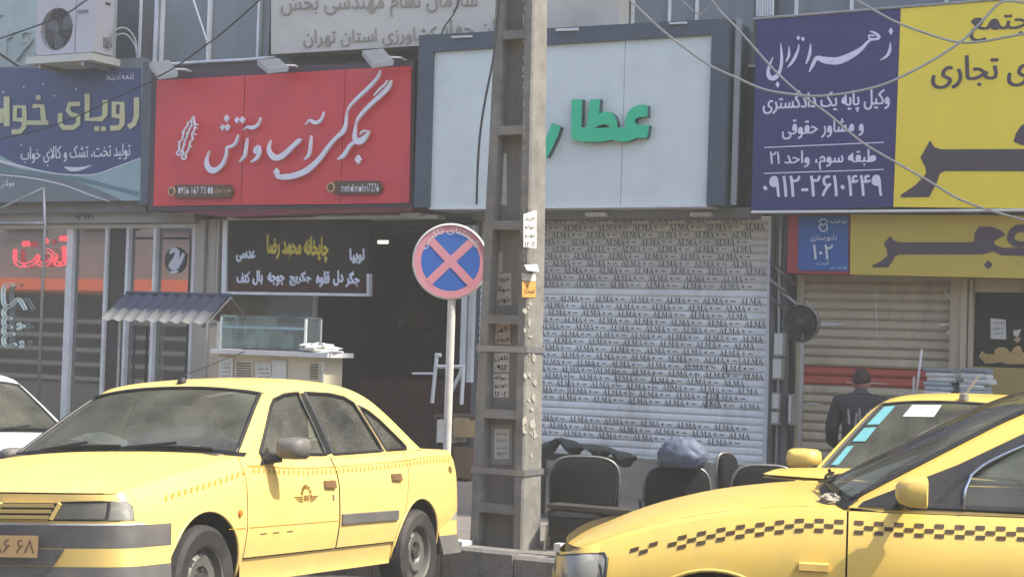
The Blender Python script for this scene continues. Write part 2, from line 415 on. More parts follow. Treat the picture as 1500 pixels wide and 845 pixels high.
ZO = Z(420, 322, 0)           # lintel height of the shops
ZO2 = Z(1300, 398, 0)
xa, xb, xc, xd, xe, xf, xg, xh = S(-70), S(288), S(331), S(690), S(702), S(1126), S(1176), S(1397)
xi, xj = S(1428), S(1570)
B = T('shop_building', 'long grey commercial building whose ground floor holds the row of small shops', 'building', (xc, 0, 0))
HB = 22.5  # unseen height, set so the building's shadow ends at the canopy
mb = MB().box(-50, 30, .06, 9, ZO+.02, HB); B.part('wall', mb, WALLG)
mb = MB().box(xf-.02, 30, .1, 9, ZO2, ZO+.02); B.part('lintel', mb, WALLG)
for a, b_, m in ((-50, xa, WALLG), (xb, xc, PVC), (xd, xe, WALLG), (xf, xg, WALLG), (xh, xi, WALLG), (xj, 30, WALLG)):
    B.part('pier', MB().box(a, b_, .04, 1.0, -.3, ZO+.02), m)
for a, b_ in ((xa, xb), (xc, xd), (xi, xj), (xe, xf), (xg, xh)):
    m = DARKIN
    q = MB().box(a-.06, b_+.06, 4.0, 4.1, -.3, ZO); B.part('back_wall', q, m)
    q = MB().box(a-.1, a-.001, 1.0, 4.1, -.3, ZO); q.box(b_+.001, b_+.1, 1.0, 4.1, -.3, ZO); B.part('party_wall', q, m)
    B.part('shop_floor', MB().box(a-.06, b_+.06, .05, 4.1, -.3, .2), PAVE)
# stone plinth under the white shutter
zs = Z(950, 668, 0)
q = MB(); nst = 6
for i in range(nst):
    a = xe+(xf-xe)*i/nst; b_ = xe+(xf-xe)*(i+1)/nst
    B.part('plinth_stone', MB().box(a+.004, b_-.004, -.12, .3, .1, zs-.02), mat('plinth', (150, 142, 128), .85, var=.12, dirt=(100, 94, 84), dirt_amt=.5))

# ---- upper storey: pale board with raised numerals, windows, pipes
t = T('numeral_board', 'pale green board with large raised numerals behind the air conditioner', 'sign', base(80, 110, .12))
t.part('board', fbox(-150, -60, 164, 112, .12, 0), GREENB)
mb = MB()
stroke(mb, [(88, 318, 8), (80, 345, 26), (70, 400, 26), (66, 470, 24), (62, 580, 14)], .125, .03, 7.04)
stroke(mb, [(62, 400, 8), (90, 395, 22), (120, 375, 24), (150, 330, 10)], .125, .03, 7.04)
t.part('numeral', mb, GREENB)
mb = MB(); stroke(mb, [(320, 345, 10), (285, 330, 24), (240, 345, 26), (225, 395, 24), (250, 430, 26), (300, 425, 28), (325, 390, 28), (325, 430, 26), (270, 500, 24), (215, 570, 22), (175, 630, 12)], .125, .03, 7.04)
t.part('numeral', mb, GREENB)
mb = MB(); stroke(mb, [(-40, 175, 10), (-10, 165, 24), (35, 155, 10)], .125, .03, 7.04); t.part('numeral', mb, GREENB)

t = T('upper_windows', 'dark grey metal cladding and curtained window above the red sign', 'windows', base(300, 100, 0))
t.part('panel', fbox(165, -80, 206, 108, .03, -.05), DKPANEL)
t.part('panel', fbox(209, -80, 226, 106, .05, -.05), mat('brown_grey_panel', (96, 92, 90), .6, var=.12))
gl = mat('curtain_glass', (118, 124, 124), .28, var=.1, scale=1.4, dirt=(90, 94, 96), dirt_amt=.5, streak=True)
for a, b_ in ((240, 304), (308, 377), (381, 396)): t.part('window_pane', fbox(a, -80, b_, 92, .02, -.04), gl)
for a, w_ in ((206, 3), (229, 5), (237, 2.5), (306, 3.5), (379, 3.5)): t.part('window_frame', fbox(a-w_/2, -80, a+w_/2, 93, .07, -.02), ALU)
mb = MB(); mb.tube([(*fp(284, -20, .1), 0)][:0] or [(fp(280, -10, .1)[0], -.1, fp(280, -10, .1)[1]), (fp(303, 60, .1)[0], -.1, fp(303, 60, .1)[1])], .011); t.part('brace', mb, ALU)
t.part('sill', fbox(200, 92, 398, 110, .16, -.02), mat('sill_dark', (84, 84, 86), .6))
mb = MB(); pts = [fp(x, y, .2) for x, y in ((196, 97), (240, 95), (300, 91), (360, 88), (405, 84))]; mb.tube([(a, -.2, b_) for a, b_ in pts], .02); mb2 = mb
tag(mb.build('conduit_pipe', ALU, None, (0, 0, 0), True, MF), 'thin light conduit pipe running along the ledge above the red sign', 'pipe')

t = T('agency_board', 'large weathered beige board with faint raised Persian words above the signs', 'sign', base(650, 80, .3))
t.part('board', fquad([(397, -70), (906, -70), (906, 36), (620, 67), (397, 80)], .3, .0), BEIGE)
RELIEF = mat('relief_letters', (150, 142, 126), .8, var=.15, dirt=(96, 88, 76), dirt_amt=.5)
mb = MB(); text_fp(mb, 'کشاورزی استان تهران', (445, 42, 640, 68), .301, .012, .0, 0, -6); t.part('lettering', mb, RELIEF)
mb = MB(); text_fp(mb, 'سازمان جهاد', (646, 28, 780, 60), .301, .012, .0, 0, -3); t.part('lettering', mb, RELIEF)
mb = MB(); text_fp(mb, 'سازمان نظام مهندسی بخش', (412, -12, 700, 26), .301, .012, .0, 0, -6); t.part('lettering', mb, RELIEF)

t = T('grey_window', 'dim grey window with metal bars between the beige board and purple banner', 'window', base(1000, 80, 0))
for a, b_ in ((910, 978), (981, 1018), (1021, 1104)): t.part('window_pane', fbox(a, -80, b_, 100, .02, -.04), gl)
for a in (926, 980, 1020): t.part('window_frame', fbox(a-1.5, -80, a+1.5, 100, .06, -.02), ALU)
t.part('window_frame', fbox(1072, 95, 1104, 99, .08, -.02), ALU); t.part('panel', fbox(1072, 99, 1106, 312, .04, -.02), DKPANEL)
mb = MB()
for i in range(7): mb.tube([(fp(1110+i*3.8, -60, .2)[0], -.2, Z(1120, -60, .2)), (fp(1109+i*3.8, 24, .2)[0], -.2, Z(1120, 24, .2))], .013, 6)
solo('downpipe', mb, WHITE, 'white corrugated vertical duct ending above the purple banner', 'duct', base(1120, 25, .2))
t = T('upper_window', 'row of grey window panes above the yellow banner', 'windows', base(1300, 20, 0))
for a, b_ in ((1142, 1165), (1168, 1246), (1249, 1384), (1388, 1520)): t.part('window_pane', fbox(a, -90, b_, 40, .02, -.04), gl)
for a in (1166.5, 1247.5, 1386): t.part('window_frame', fbox(a-2, -90, a+2, 40, .06, -.02), ALU)

# ================================================================== AIR CONDITIONER on its shelf
t = T('shelf', 'cream sheet-metal shelf holding the air conditioner', 'shelf', base(100, 105, .9))
def ax(px, py, d): s_, z_ = fp(px, py, d); return s_, z_
s0_, zt_ = fp(38, 84, .95); s1_, _ = fp(133, 84, .95); zb_ = zt_-.085
mb = MB().box(s0_, s1_, -.95, -.28, zb_, zt_); t.part('tray', mb, mat('cream_tray', (196, 194, 178), .5, var=.06, dirt=(140, 132, 112), dirt_amt=.5))
t.part('bracket', MB().box(s0_+.15, s0_+.19, -.9, 0, zb_-.05, zb_-.001), STEEL); t.part('bracket', MB().box(s1_-.19, s1_-.15, -.9, 0, zb_-.05, zb_-.001), STEEL)
ACM = mat('ac_white', (186, 184, 182), .5, var=.05, dirt=(140, 132, 120), dirt_amt=.45)
a0, _ = fp(53, 50, .85); a1, _ = fp(138, 50, .85); zb2 = zt_+.03; zt2 = zb2+.72
t = T('air_conditioner', 'cream outdoor air conditioner unit with round fan grille on a shelf', 'air conditioner', ((a0+a1)/2, -.85, zb2))
mb = MB(); fx, fz = fp(83, 43, .85); fr = (fp(106, 43, .85)[0]-fx)*1.02
# casing with a round hole in front
N = 40; w1 = a1; vs = []
circ = [(fx+fr*math.cos(2*PI*i/N), fz+fr*math.sin(2*PI*i/N)) for i in range(N)]
def sq(i):
    a = 2*PI*i/N; c, s_ = math.cos(a), math.sin(a); kx = ((a1-fx) if c > 0 else (fx-a0))/max(abs(c), 1e-6); kz = ((zt2-fz) if s_ > 0 else (fz-zb2))/max(abs(s_), 1e-6); k_ = min(kx, kz); return (fx+c*k_, fz+s_*k_)
outr = [sq(i) for i in range(N)]
mb.add([(x, -.85, z) for x, z in circ]+[(x, -.85, z) for x, z in outr], [(i, (i+1) % N, N+(i+1) % N, N+i) for i in range(N)])
mb.add([(x, -.85, z) for x, z in circ]+[(x, -.78, z) for x, z in circ], [(i, (i+1) % N, N+(i+1) % N, N+i) for i in range(N)])
mb.add([(a0, -.85, zb2), (a0, -.53, zb2), (a0, -.53, zt2), (a0, -.85, zt2), (a1, -.85, zb2), (a1, -.53, zb2), (a1, -.53, zt2), (a1, -.85, zt2)], [(0, 1, 2, 3), (4, 7, 6, 5), (0, 4, 5, 1), (3, 2, 6, 7), (1, 5, 6, 2)])
for x_, z_ in ((a0, zb2), (a1, zb2), (a0, zt2), (a1, zt2)): pass
t.part('casing', mb, ACM)
mb = MB().box(a0+.01, fx+fr+.035, -.775, -.77, zb2+.01, zt2-.01); t.part('back_plate', mb, mat('ac_dark', (52, 54, 58), .7))
for i in range(3):
    a = i*2*PI/3+.5; mb = MB(); pl = [(0.03, -.02), (.1, -.07), (fr*.9, -.05), (fr*.93, .08), (.12, .07)]
    rot = [(fx+x*math.cos(a)-z*math.sin(a), fz+x*math.sin(a)+z*math.cos(a)) for x, z in pl]
    mb.prism(rot, lambda x, z: (x, -.81, z), lambda x, z: (x, -.80, z)); t.part('fan_blade', mb, mat('fan_grey', (96, 98, 102), .6))
mb = MB().lathe([(0, -.012), (.05, -.01), (.055, .01)], (fx, -.82, fz), (0, 1, 0), 16); t.part('fan_hub', mb, DARK)
mb = MB()
for k in range(1, 8): mb.lathe([(fr*k/7.6-.0015, 0), (fr*k/7.6, -.003), (fr*k/7.6+.0015, 0)], (fx, -.856, fz), (0, 1, 0), 36)
for k in range(16): a = k*PI/8; mb.tube([(fx, -.858, fz), (fx+fr*math.cos(a), -.853, fz+fr*math.sin(a))], .0025, 4)
t.part('grille', mb, mat('grille_grey', (120, 122, 122), .5))
t.part('front_groove', MB().box(fx+fr+.045, fx+fr+.05, -.853, -.849, zb2, zt2), DARK)
t.part('maker_badge', fbox(114, 15, 129, 20, .854, .85), mat('badge', (110, 112, 110), .6))
q = MB().box(a1-.0, a1+.004, -.68, -.6, zt2-.14, zt2-.11); t.part('side_handle', q, DARK)
q = MB().box(a1+.0, a1+.03, -.70, -.58, zb2+.09, zb2+.19); t.part('valve_cover', q, mat('valve', (120, 118, 112), .6))
for i, (r_, off) in enumerate(((.012, 0), (.010, .07))):
    mb = MB(); x0 = a1+.03
    mb.tube([(x, y, z) for x, y, z in cr([(x0, -.64, zb2+.14-off), (x0+.05, -.6, zb2+.28-off), (x0+.14, -.5, zb2+.32-off), (x0+.22, -.42, zb2+.18-off), (x0+.24, -.4, zb2-.10)])], r_, 8)
    solo('refrigerant_pipe', mb, STEEL, ['thick pale insulated pipe looping out of the air conditioner', 'thin grey pipe under the pale loop beside the air conditioner'][i], 'pipe', (x0, -.64, zb2), smooth=True)
mb = MB(); a = fp(-8, 74, .6); b_ = fp(45, 110, .3); mb.tube([(a[0], -.6, a[1]), (b_[0], -.3, b_[1])], .016, 6)
solo('strut', mb, DARK, 'dark slanting strut below the raised numerals at the left edge', 'strut', base(30, 100, .4))

# ================================================================== SIGN 1: blue mattress-shop banner
D1 = .45
NAVY = mat('navy_print', (46, 66, 108), .45, var=.06, scale=1.2, dirt=(84, 92, 112), dirt_amt=.55, dscale=.8)
PRW = mat('print_white', (206, 208, 208), .5, var=.04)
t = T('mattress_shop_sign', 'blue banner sign of the mattress shop with cream Persian title and white line below', 'sign', base(100, 300, D1))
t.part('panel', fbox(-120, 96, 206, 296, D1, .3), mat('teal_grey_print', (104, 116, 118), .45, var=.07, dirt=(88, 92, 96), dirt_amt=.4))
o4 = lambda pts: [(x/4.226, 100+y/4.226) for x, y in pts]
e4 = cr([(-60, 500), (60, 570), (200, 625), (330, 650), (480, 660), (600, 650), (720, 610), (872, 552)], 4)
q = fquad([(-60, 100), (206, 100)]+o4([(872, 552)])[0:0]+[(x/4.226, 100+y/4.226) for x, y in reversed(e4)], D1+.003, D1+.001); t.part('night_sky_print', q, NAVY)
q = MB()
lo = cr([(-60, 560), (60, 605), (200, 645), (330, 668), (500, 710), (700, 790), (760, 822)], 4)
up = [(x, y+4) for x, y in e4]
q = fquad([(x/4.226, 100+y/4.226) for x, y in up]+[(868/4.226, 100+800/4.226), (868/4.226, 100+818/4.226)]+[(x/4.226, 100+y/4.226) for x, y in reversed(lo)], D1+.003, D1+.001)
t.part('swoosh_print', q, mat('aqua_print', (140, 168, 168), .5, var=.06))
mb = MB()
stroke(mb, [(-60, 560, 10), (60, 590, 16), (200, 625, 12), (330, 650, 8), (480, 662, 7), (600, 654, 7), (720, 612, 6), (872, 556, 6)], D1+.003, .001, 4.226, 0, 100)
stroke(mb, [(-60, 655, 8), (100, 668, 9), (250, 690, 9), (400, 725, 9), (560, 785, 8), (680, 825, 5)], D1+.003, .001, 4.226, 0, 100)
stroke(mb, [(400, 612, 8), (440, 625, 26), (500, 622, 20), (565, 602, 4)], D1+.005, .001, 4.226, 0, 100)
for x, y in ((147, 120), (268, 100), (338, 172), (130, 475), (295, 603), (470, 130), (20, 150)): diamond(mb, x, y, 10, 14, D1+.004, .001, 4.226, 0, 100)
t.part('swoosh_line', mb, PRW)
mb = MB(); stroke(mb, [(-60, 625, 30), (100, 640, 30), (300, 660, 28), (500, 690, 30), (700, 740, 26), (860, 780, 30)], D1+.004, .001, 4.226, 0, 100); t.part('swoosh_band', mb, mat('teal_print', (92, 122, 126), .5))
CREAM = mat('cream_letters', (196, 192, 140), .5, var=.06, dirt=(150, 146, 120), dirt_amt=.35)
LET1 = [[(846, 182, 32), (846, 300, 32), (830, 345, 32), (795, 366, 32)],
        [(757, 300, 32), (757, 218, 32), (706, 218, 32), (706, 296, 32), (762, 298, 32)], [(757, 290, 32), (757, 345, 32), (738, 370, 32), (682, 372, 32)],
        [(652, 198, 32), (650, 290, 32), (628, 315, 32), (540, 318, 32), (540, 160, 32)],
        [(498, 222, 28), (430, 224, 30), (422, 262, 30), (440, 285, 30), (486, 300, 30), (484, 345, 30), (455, 368, 30), (392, 368, 30), (372, 340, 28), (374, 280, 28)],
        [(204, 236, 28), (262, 236, 32), (272, 335, 32)], [(300, 338, 28), (160, 338, 28)],
        [(152, 320, 30), (150, 240, 30), (94, 240, 30), (92, 318, 30), (150, 322, 30)], [(150, 310, 30), (150, 365, 30), (125, 392, 30), (72, 396, 30)],
        [(42, 178, 36), (42, 360, 36)], [(10, 250, 30), (6, 330, 30), (-60, 340, 30)]]
DOT1 = [(600, 376, 28), (641, 376, 28), (238, 182, 28)]
for wadd, m, dd in ((6, NAVY, .006), (0, CREAM, .012)):
    for L in LET1:
        mb = MB(); stroke(mb, L, D1+dd, .004, 4.226, 0, 100, smooth=False, wadd=wadd); t.part('letter' if m is CREAM else 'letter_border', mb, m)
    for x, y, w_ in DOT1:
        mb = MB(); stroke(mb, [(x-w_/2-wadd, y, w_), (x+w_/2+wadd, y, w_)], D1+dd, .004, 4.226, 0, 100, False, wadd); t.part('letter_dot' if m is CREAM else 'letter_border', mb, m)
mb = MB(); text_fp(mb, 'تولید تخت، تشک و کالای خواب', (31, 213, 191, 237), D1+.004, .002, .018, 0, -6); t.part('lettering', mb, PRW)
mb = MB(); text_fp(mb, '(شعبه اندیشه)', (156, 107, 196, 120), D1+.004, .002, .01, 0, -2); t.part('lettering', mb, PRW)
mb = MB(); text_fp(mb, 'مولایی', (-2, 262, 21, 276), D1+.004, .002, .01, 0, 0); t.part('lettering', mb, PRW)
t.part('frame', fbox(206, 92, 220, 300, D1, .05), mat('sign_frame', (84, 90, 100), .5, var=.1))
# soffit band above the mattress shop front
t = T('soffit', 'dusty metal soffit over the mattress shop windows', 'canopy', base(140, 326, .3))
t.part('upper_strip', fbox(-120, 297, 214, 312, .32, 0), mat('soffit_grey', (116, 114, 108), .7, var=.15, streak=True)); t.part('lower_strip', fbox(-120, 312, 285, 327, .22, -.02), mat('soffit_light', (152, 148, 136), .7, var=.1, dirt=(100, 96, 88), dirt_amt=.5))
mb = MB(); text_fp(mb, '۴۴۱ ۹۲', (110, 315, 137, 322), .222, .002, .03); t.part('lettering', mb, INK)

# ================================================================== SIGN 2: red kebab sign
D2 = .55
RED = mat('red_panel', (210, 54, 60), .4, var=.05, scale=1.2, dirt=(168, 66, 76), dirt_amt=.5, dscale=.9)
t = T('kebab_shop_sign', 'red panel sign with raised white Persian calligraphy and feather-like skewer emblem', 'sign', base(415, 300, D2))
RC = [(229, 118), (603, 97), (600, 297), (224, 302)]
t.part('sign_box', fquad([(222, 108), (607, 88), (604, 303), (217, 309)], D2-.02, .0), mat('sign_box_dark', (66, 50, 58), .55, var=.15))
cut = [(229, 118, 224, 302), (359, 111, 353, 300), (506, 102, 498, 299), (603, 97, 600, 297)]
for i in range(3):
    a, b_ = cut[i], cut[i+1]; t.part('panel', fquad([(a[0]+.6, a[1]), (b_[0]-.6, b_[1]), (b_[2]-.6, b_[3]), (a[2]+.6, a[3])], D2+.004*(i % 2), D2-.015), RED)
t.part('underside', fquad([(226, 303), (603, 298), (603, 309), (330, 318), (228, 306)], D2-.03, .1), mat('red_under_shaded', (110, 40, 46), .6))  # underside's shade put into a darker red
LW = mat('raised_white', (220, 220, 222), .45, var=.03)
DL = D2+.04
def cal(sets, sc, ox, oy, th=.03):
    for L in sets:
        mb = MB(); stroke(mb, L, DL, th, sc, ox, oy); t.part('letter_stroke', mb, LW)
def cald(sets, sc, ox, oy, th=.03):
    for x, y, w_, h_ in sets:
        mb = MB(); diamond(mb, x, y, w_, h_, DL, th, sc, ox, oy); t.part('letter_dot', mb, LW)
cal([[(1212, 148, 4), (1197, 185, 12), (1160, 228, 15), (1105, 280, 15), (1062, 325, 11), (1046, 356, 4)]], 3.38, 200, 60)
cal([[(328, 208, 4), (323, 250, 13), (317, 300, 17), (300, 345, 28), (268, 375, 25), (230, 412, 23), (190, 462, 25), (150, 518, 29), (100, 572, 34), (50, 612, 40), (0, 636, 40), (-60, 652, 40), (-125, 655, 36), (-160, 645, 22)],
     [(632, -8, 6), (612, 42, 24), (562, 95, 27), (500, 150, 24), (440, 210, 22), (402, 258, 15), (392, 288, 5)], [(606, -8, 6), (590, 20, 12), (555, 52, 14), (512, 98, 5)],
     [(390, 285, 5), (384, 330, 15), (380, 380, 24), (395, 408, 40), (425, 408, 46), (455, 380, 28), (476, 345, 10), (440, 342, 14), (416, 366, 6)], [(388, 412, 24), (350, 440, 22), (325, 478, 22), (298, 515, 26), (262, 535, 7)],
     [(168, 208, 4), (156, 250, 12), (130, 280, 24), (98, 280, 26), (72, 266, 14), (42, 300, 4)], [(82, 370, 4), (78, 415, 15), (74, 460, 17), (62, 510, 18), (34, 538, 7)]], 4.694, 440, 120)
cald([(405, 536, 44, 62)], 4.694, 440, 120)
cal([[(655, 335, 5), (640, 372, 15), (634, 412, 24), (648, 455, 38), (685, 488, 52), (735, 487, 52), (790, 448, 42), (850, 390, 36), (898, 345, 36), (916, 325, 14)],
     [(548, 388, 22), (524, 412, 30), (518, 440, 30), (545, 445, 28)], [(548, 388, 14), (552, 430, 22), (545, 470, 26), (522, 505, 26), (480, 530, 10)],
     [(562, 135, 4), (550, 180, 13), (520, 218, 27), (482, 228, 34), (448, 222, 20), (412, 248, 4)], [(447, 315, 4), (438, 370, 17), (430, 430, 20), (415, 485, 22), (378, 530, 9)],
     [(364, 288, 4), (354, 330, 15), (336, 370, 22), (302, 393, 25), (268, 402, 22), (262, 440, 17), (252, 490, 20), (228, 545, 28), (190, 588, 37), (140, 605, 54), (100, 580, 42), (84, 535, 28), (90, 490, 15), (112, 430, 4)]], 6.033, 290, 150)
cald([(704, 620, 50, 74), (355, 162, 42, 56), (402, 160, 42, 60), (262, 146, 42, 64), (228, 226, 42, 52), (270, 226, 42, 60)], 6.033, 290, 150)
mb = MB()
for L in ([(325, 105), (290, 165), (250, 190), (245, 230), (215, 265), (190, 310), (180, 370), (165, 420), (135, 460), (125, 520), (125, 570), (95, 600), (110, 635), (145, 630), (155, 590), (180, 560)],
          [(325, 105), (300, 170), (300, 230), (275, 270), (250, 330), (230, 390), (205, 440), (190, 510), (170, 560), (150, 600)],
          [(325, 110), (335, 180), (345, 230), (330, 300), (305, 350), (310, 420), (275, 460), (265, 520), (250, 570), (220, 620), (215, 680), (185, 695), (165, 660), (185, 610), (165, 570)],
          [(180, 320), (160, 325)], [(140, 455), (108, 450)], [(325, 345), (360, 348)], [(280, 515), (300, 520)], [(345, 215), (385, 215)], [(340, 260), (375, 265)], [(245, 335), (225, 330)]):
    stroke(mb, [(x, y, 17) for x, y in L], DL, .02, 9.383, 250, 160)
t.part('skewer_emblem', mb, LW)
BRN = mat('brown_badge', (92, 66, 48), .6); GOLD = mat('gold_print', (206, 176, 120), .5)
for (x0, y0, x1, y1, s_, bx) in ((256, 271, 340, 290, '0936 167 73 08', (261, 274, 312, 284)), (489, 265, 559, 284, 'mehdimohri7276', (500, 269, 555, 281))):
    tt = t.part('contact_badge', fquad([(x0, y0), (x1-4, y0), (x1, (y0+y1)/2), (x1-4, y1), (x0, y1)], DL+.01, D2), BRN)
    mb = MB(); text_fp(mb, s_, bx, DL+.0105, .002, .008); t.part('lettering', mb, PRW, parent=tt)
    mb = MB(); c = fp(x0-4, (y0+y1)/2, DL+.012); mb.lathe([(.052, 0), (.052, -.01), (.04, -.012), (.04, 0)], (c[0], -DL-.012, c[1]), (0, 1, 0), 24); t.part('badge_ring', mb, GOLD, parent=tt)
    mb = MB(); mb.lathe([(0, -.006), (.04, -.006), (.04, .01)], (c[0], -DL-.012, c[1]), (0, 1, 0), 20); t.part('badge_disc', mb, BRN, parent=tt)
mb = MB(); text_fp(mb, 'مجید تبریزی', (314, 275, 338, 283), DL+.0105, .002, .01); t.part('lettering', mb, GOLD)
# flood lamps
FLD = mat('flood_glass', (176, 166, 150), .35, var=.08); FLB = mat('flood_body', (160, 156, 146), .6)
for (pts, lab) in (([(218, 98), (247, 94), (260, 113), (232, 117)], 'leftmost of the three flat floodlights over the red sign'), ([(376, 95), (407, 92), (422, 105), (392, 108)], 'middle one of the three flat floodlights over the red sign'), ([(530, 81), (560, 78), (576, 96), (545, 100)], 'rightmost of the three flat floodlights over the red sign')):
    cx = sum(p[0] for p in pts)/4; cy = sum(p[1] for p in pts)/4
    A = T('floodlight', lab, 'floodlight', base(cx, cy, .8), group='floodlights over the red sign')
    q = [fp(x, y, .85-.14*(1 if i < 2 else 0)) for i, (x, y) in enumerate(pts)]; dd = [.71, .71, .85, .85]
    mb = MB(); vs = [(q[i][0], -dd[i], q[i][1]) for i in range(4)]; mb.add(vs+[(x, y+.01, z+.05) for x, y, z in vs], [(0, 1, 2, 3), (7, 6, 5, 4), (0, 4, 5, 1), (1, 5, 6, 2), (2, 6, 7, 3), (3, 7, 4, 0)]); A.part('lamp_body', mb, FLB)
    c = Vector(vs[0])+(Vector(vs[2])-Vector(vs[0]))/2; ins = [c+(Vector(v)-c)*.8+Vector((0, -.004, -.004)) for v in vs]
    mb = MB(); mb.add(ins, [(0, 1, 2, 3)]); A.part('lamp_glass', mb, FLD)
    mb = MB(); mb.tube([c+Vector((.1, .02, .03)), c+Vector((.16, .2, .05)), c+Vector((.12, .72, .0))], .012, 6); A.part('arm', mb, ALU)

# ================================================================== SIGN 3: white herb-shop sign in a dark frame
D3 = .62
WSG = mat('white_sign_panel', (208, 216, 208), .5, var=.04, scale=1.5, dirt=(176, 182, 182), dirt_amt=.35, dscale=2)
FRM = mat('slate_frame', (62, 76, 86), .5, var=.08, scale=2, dirt=(96, 100, 104), dirt_amt=.3)
t = T('herb_shop_sign', 'white sign with raised green Persian letters inside a thick dark frame', 'sign', base(840, 300, D3))
WC = [(634, 76), (1043, 51), (1035, 300), (628, 304)]
xm0, xm1 = .46, .7
def wl(f, top): a, b_ = (WC[0], WC[1]) if top else (WC[3], WC[2]); return (a[0]+(b_[0]-a[0])*f, a[1]+(b_[1]-a[1])*f)
cu_ = [0, .30, .69, 1]
for i in range(3): t.part('panel', fquad([wl(cu_[i]+.001, 1), wl(cu_[i+1]-.001, 1), wl(cu_[i+1]-.001, 0), wl(cu_[i]+.001, 0)], D3-.04, D3-.08), WSG)
t.part('frame_top', fquad([(614, 52), (1069, 27), (1043, 51), (634, 76)], D3, .1), FRM)
t.part('frame_side', fquad([(614, 52), (634, 76), (628, 304), (606, 304)], D3, .1), FRM)
t.part('frame_side', fquad([(1069, 27), (1060, 300), (1035, 300), (1043, 51)], D3, .1), FRM)
t.part('bottom_trim', fquad([(628, 304), (1035, 300), (1035, 303), (628, 307)], D3-.02, .1), ALU)
q = MB(); a = fp(1077, 20, D3-.12); b_ = fp(1069, 300, D3-.12); a2 = fp(1086, 20, D3-.12); b2 = fp(1078, 300, D3-.12)
t.part('side_flashing', fquad([(1078, 27), (1086, 28), (1078, 300), (1070, 300)], D3-.06, D3-.09), mat('flashing_grey', (140, 142, 142), .6))
for bx in ((661, 52, 690, 56), (814, 41, 846, 46), (980, 32, 1005, 36)): t.part('strip_lamp', fquad([(bx[0], bx[1]+1.2), (bx[2], bx[1]), (bx[2], bx[3]-1), (bx[0], bx[3])], D3+.03, D3), WHITE)
GR = mat('green_letters', (34, 190, 136), .45, var=.04); 
GRD = mat('letter_side', (44, 78, 84), .6)
WORD = [(440, 122), (560, 122), (548, 435), (608, 435), (645, 122), (760, 118), (748, 290), (800, 258), (870, 262), (920, 300), (950, 370), (955, 438), (1035, 438), (1045, 350), (1070, 270), (1120, 215), (1190, 183), (1260, 180), (1295, 190), (1292, 315), (1210, 320), (1160, 340), (1150, 375), (1175, 405), (1230, 412), (1310, 410), (1300, 495), (1285, 555), (1170, 555), (1100, 585), (1030, 600), (960, 592), (895, 575), (800, 595), (680, 602), (560, 598), (490, 582), (435, 565)]
HOLE = [(695, 443), (750, 415), (810, 402), (855, 415), (870, 435), (800, 443)]
RE_ = [(215, 385), (318, 432), (280, 540), (225, 660), (165, 775), (75, 695), (140, 590), (185, 480)]
for pts, hs_ in ((WORD, [HOLE]), (RE_, [])):
    mb = MB(); fshape(mb, pts, hs_, D3+.035, D3+.033, 7.684, 780, 130); lt = t.part('raised_letters', mb, GR)
    mb = MB(); fshape(mb, pts, hs_, D3+.032, D3-.045, 7.684, 780, 130); t.part('letter_side', mb, GRD, parent=lt)
mb = MB(); stroke(mb, [(60, 440, 40), (60, 590, 40)], D3-.02, .05, 2.64, 740, 0, smooth=False); t.part('raised_letters', mb, GR)
# small fixings under the signs
t = T('sign_ledge', 'grimy metal ledge over the white printed shutter below the herb shop sign', 'canopy', base(900, 318, .3))
t.part('ledge', fbox(692, 306, 1100, 320, .3, .0), mat('ledge', (128, 128, 122), .6, var=.15, dirt=(80, 78, 72), dirt_amt=.6))
for x in (872, 1026): t.part('lamp_cap', fbox(x-15, 311, x+15, 317, .36, .3), ALU)
t = T('lintel_rail', 'pale aluminium rail with lamp caps under the red sign', 'rail', base(450, 320, .3))
t.part('rail', fbox(333, 316, 640, 321, .2, .02), ALU)
for x in (345, 475, 600): t.part('lamp_cap', fbox(x-14, 308, x+14, 317, .3, .1), ALU)
# ================================================================== SIGN 4: purple and yellow banners
D4 = .6
PUR = mat('purple_print', (48, 44, 100), .6, var=.05, scale=1, dirt=(64, 62, 108), dirt_amt=.5, dscale=.8)
YB = mat('yellow_print', (234, 210, 58), .55, var=.06, scale=1.2, dirt=(232, 214, 92), dirt_amt=.5, dscale=.8)
LIL = mat('pale_lilac_letters', (214, 210, 226), .5); DKL = mat('dark_plum_print', (72, 60, 70), .55, var=.05)
t = T('lawyer_banner', 'purple banner with white Persian lettering and a phone number', 'banner', base(1205, 305, D4))
t.part('sheet', fquad([(1108, 29), (1319, 12), (1308, 303), (1100, 309)], D4, D4-.02), PUR)
t.part('side_return', MB().box(fp(1106, 170, D4)[0]-.012, fp(1106, 170, D4)[0]-.004, -D4, -.1, Z(1104, 306, D4), Z(1104, 32, D4)), mat('banner_side', (92, 96, 108), .6))
mb = MB(); mb.tube([(fp(1101, 311, D4)[0], -D4, fp(1101, 311, D4)[1]), (fp(1510, 311, D4)[0], -D4, fp(1510, 308, D4)[1])], .014, 8); t.part('lower_tube', mb, WHITE)
mb = MB(); mb.tube([(fp(1104, 28, D4)[0], -D4, fp(1104, 28, D4)[1]), (fp(1510, -4, D4)[0], -D4, fp(1510, -4, D4)[1])], .014, 8); t.part('upper_tube', mb, STEEL)
def zz(sets, dots, m, nm='letter_stroke'):
    for L in sets: mb = MB(); stroke(mb, L, D4+.001, .003, 2.64, 1080, 0); t.part(nm, mb, m)
    for x, y, w_, h_ in dots: mb = MB(); diamond(mb, x, y, w_, h_, D4+.001, .003, 2.64, 1080, 0); t.part('letter_dot', mb, m)
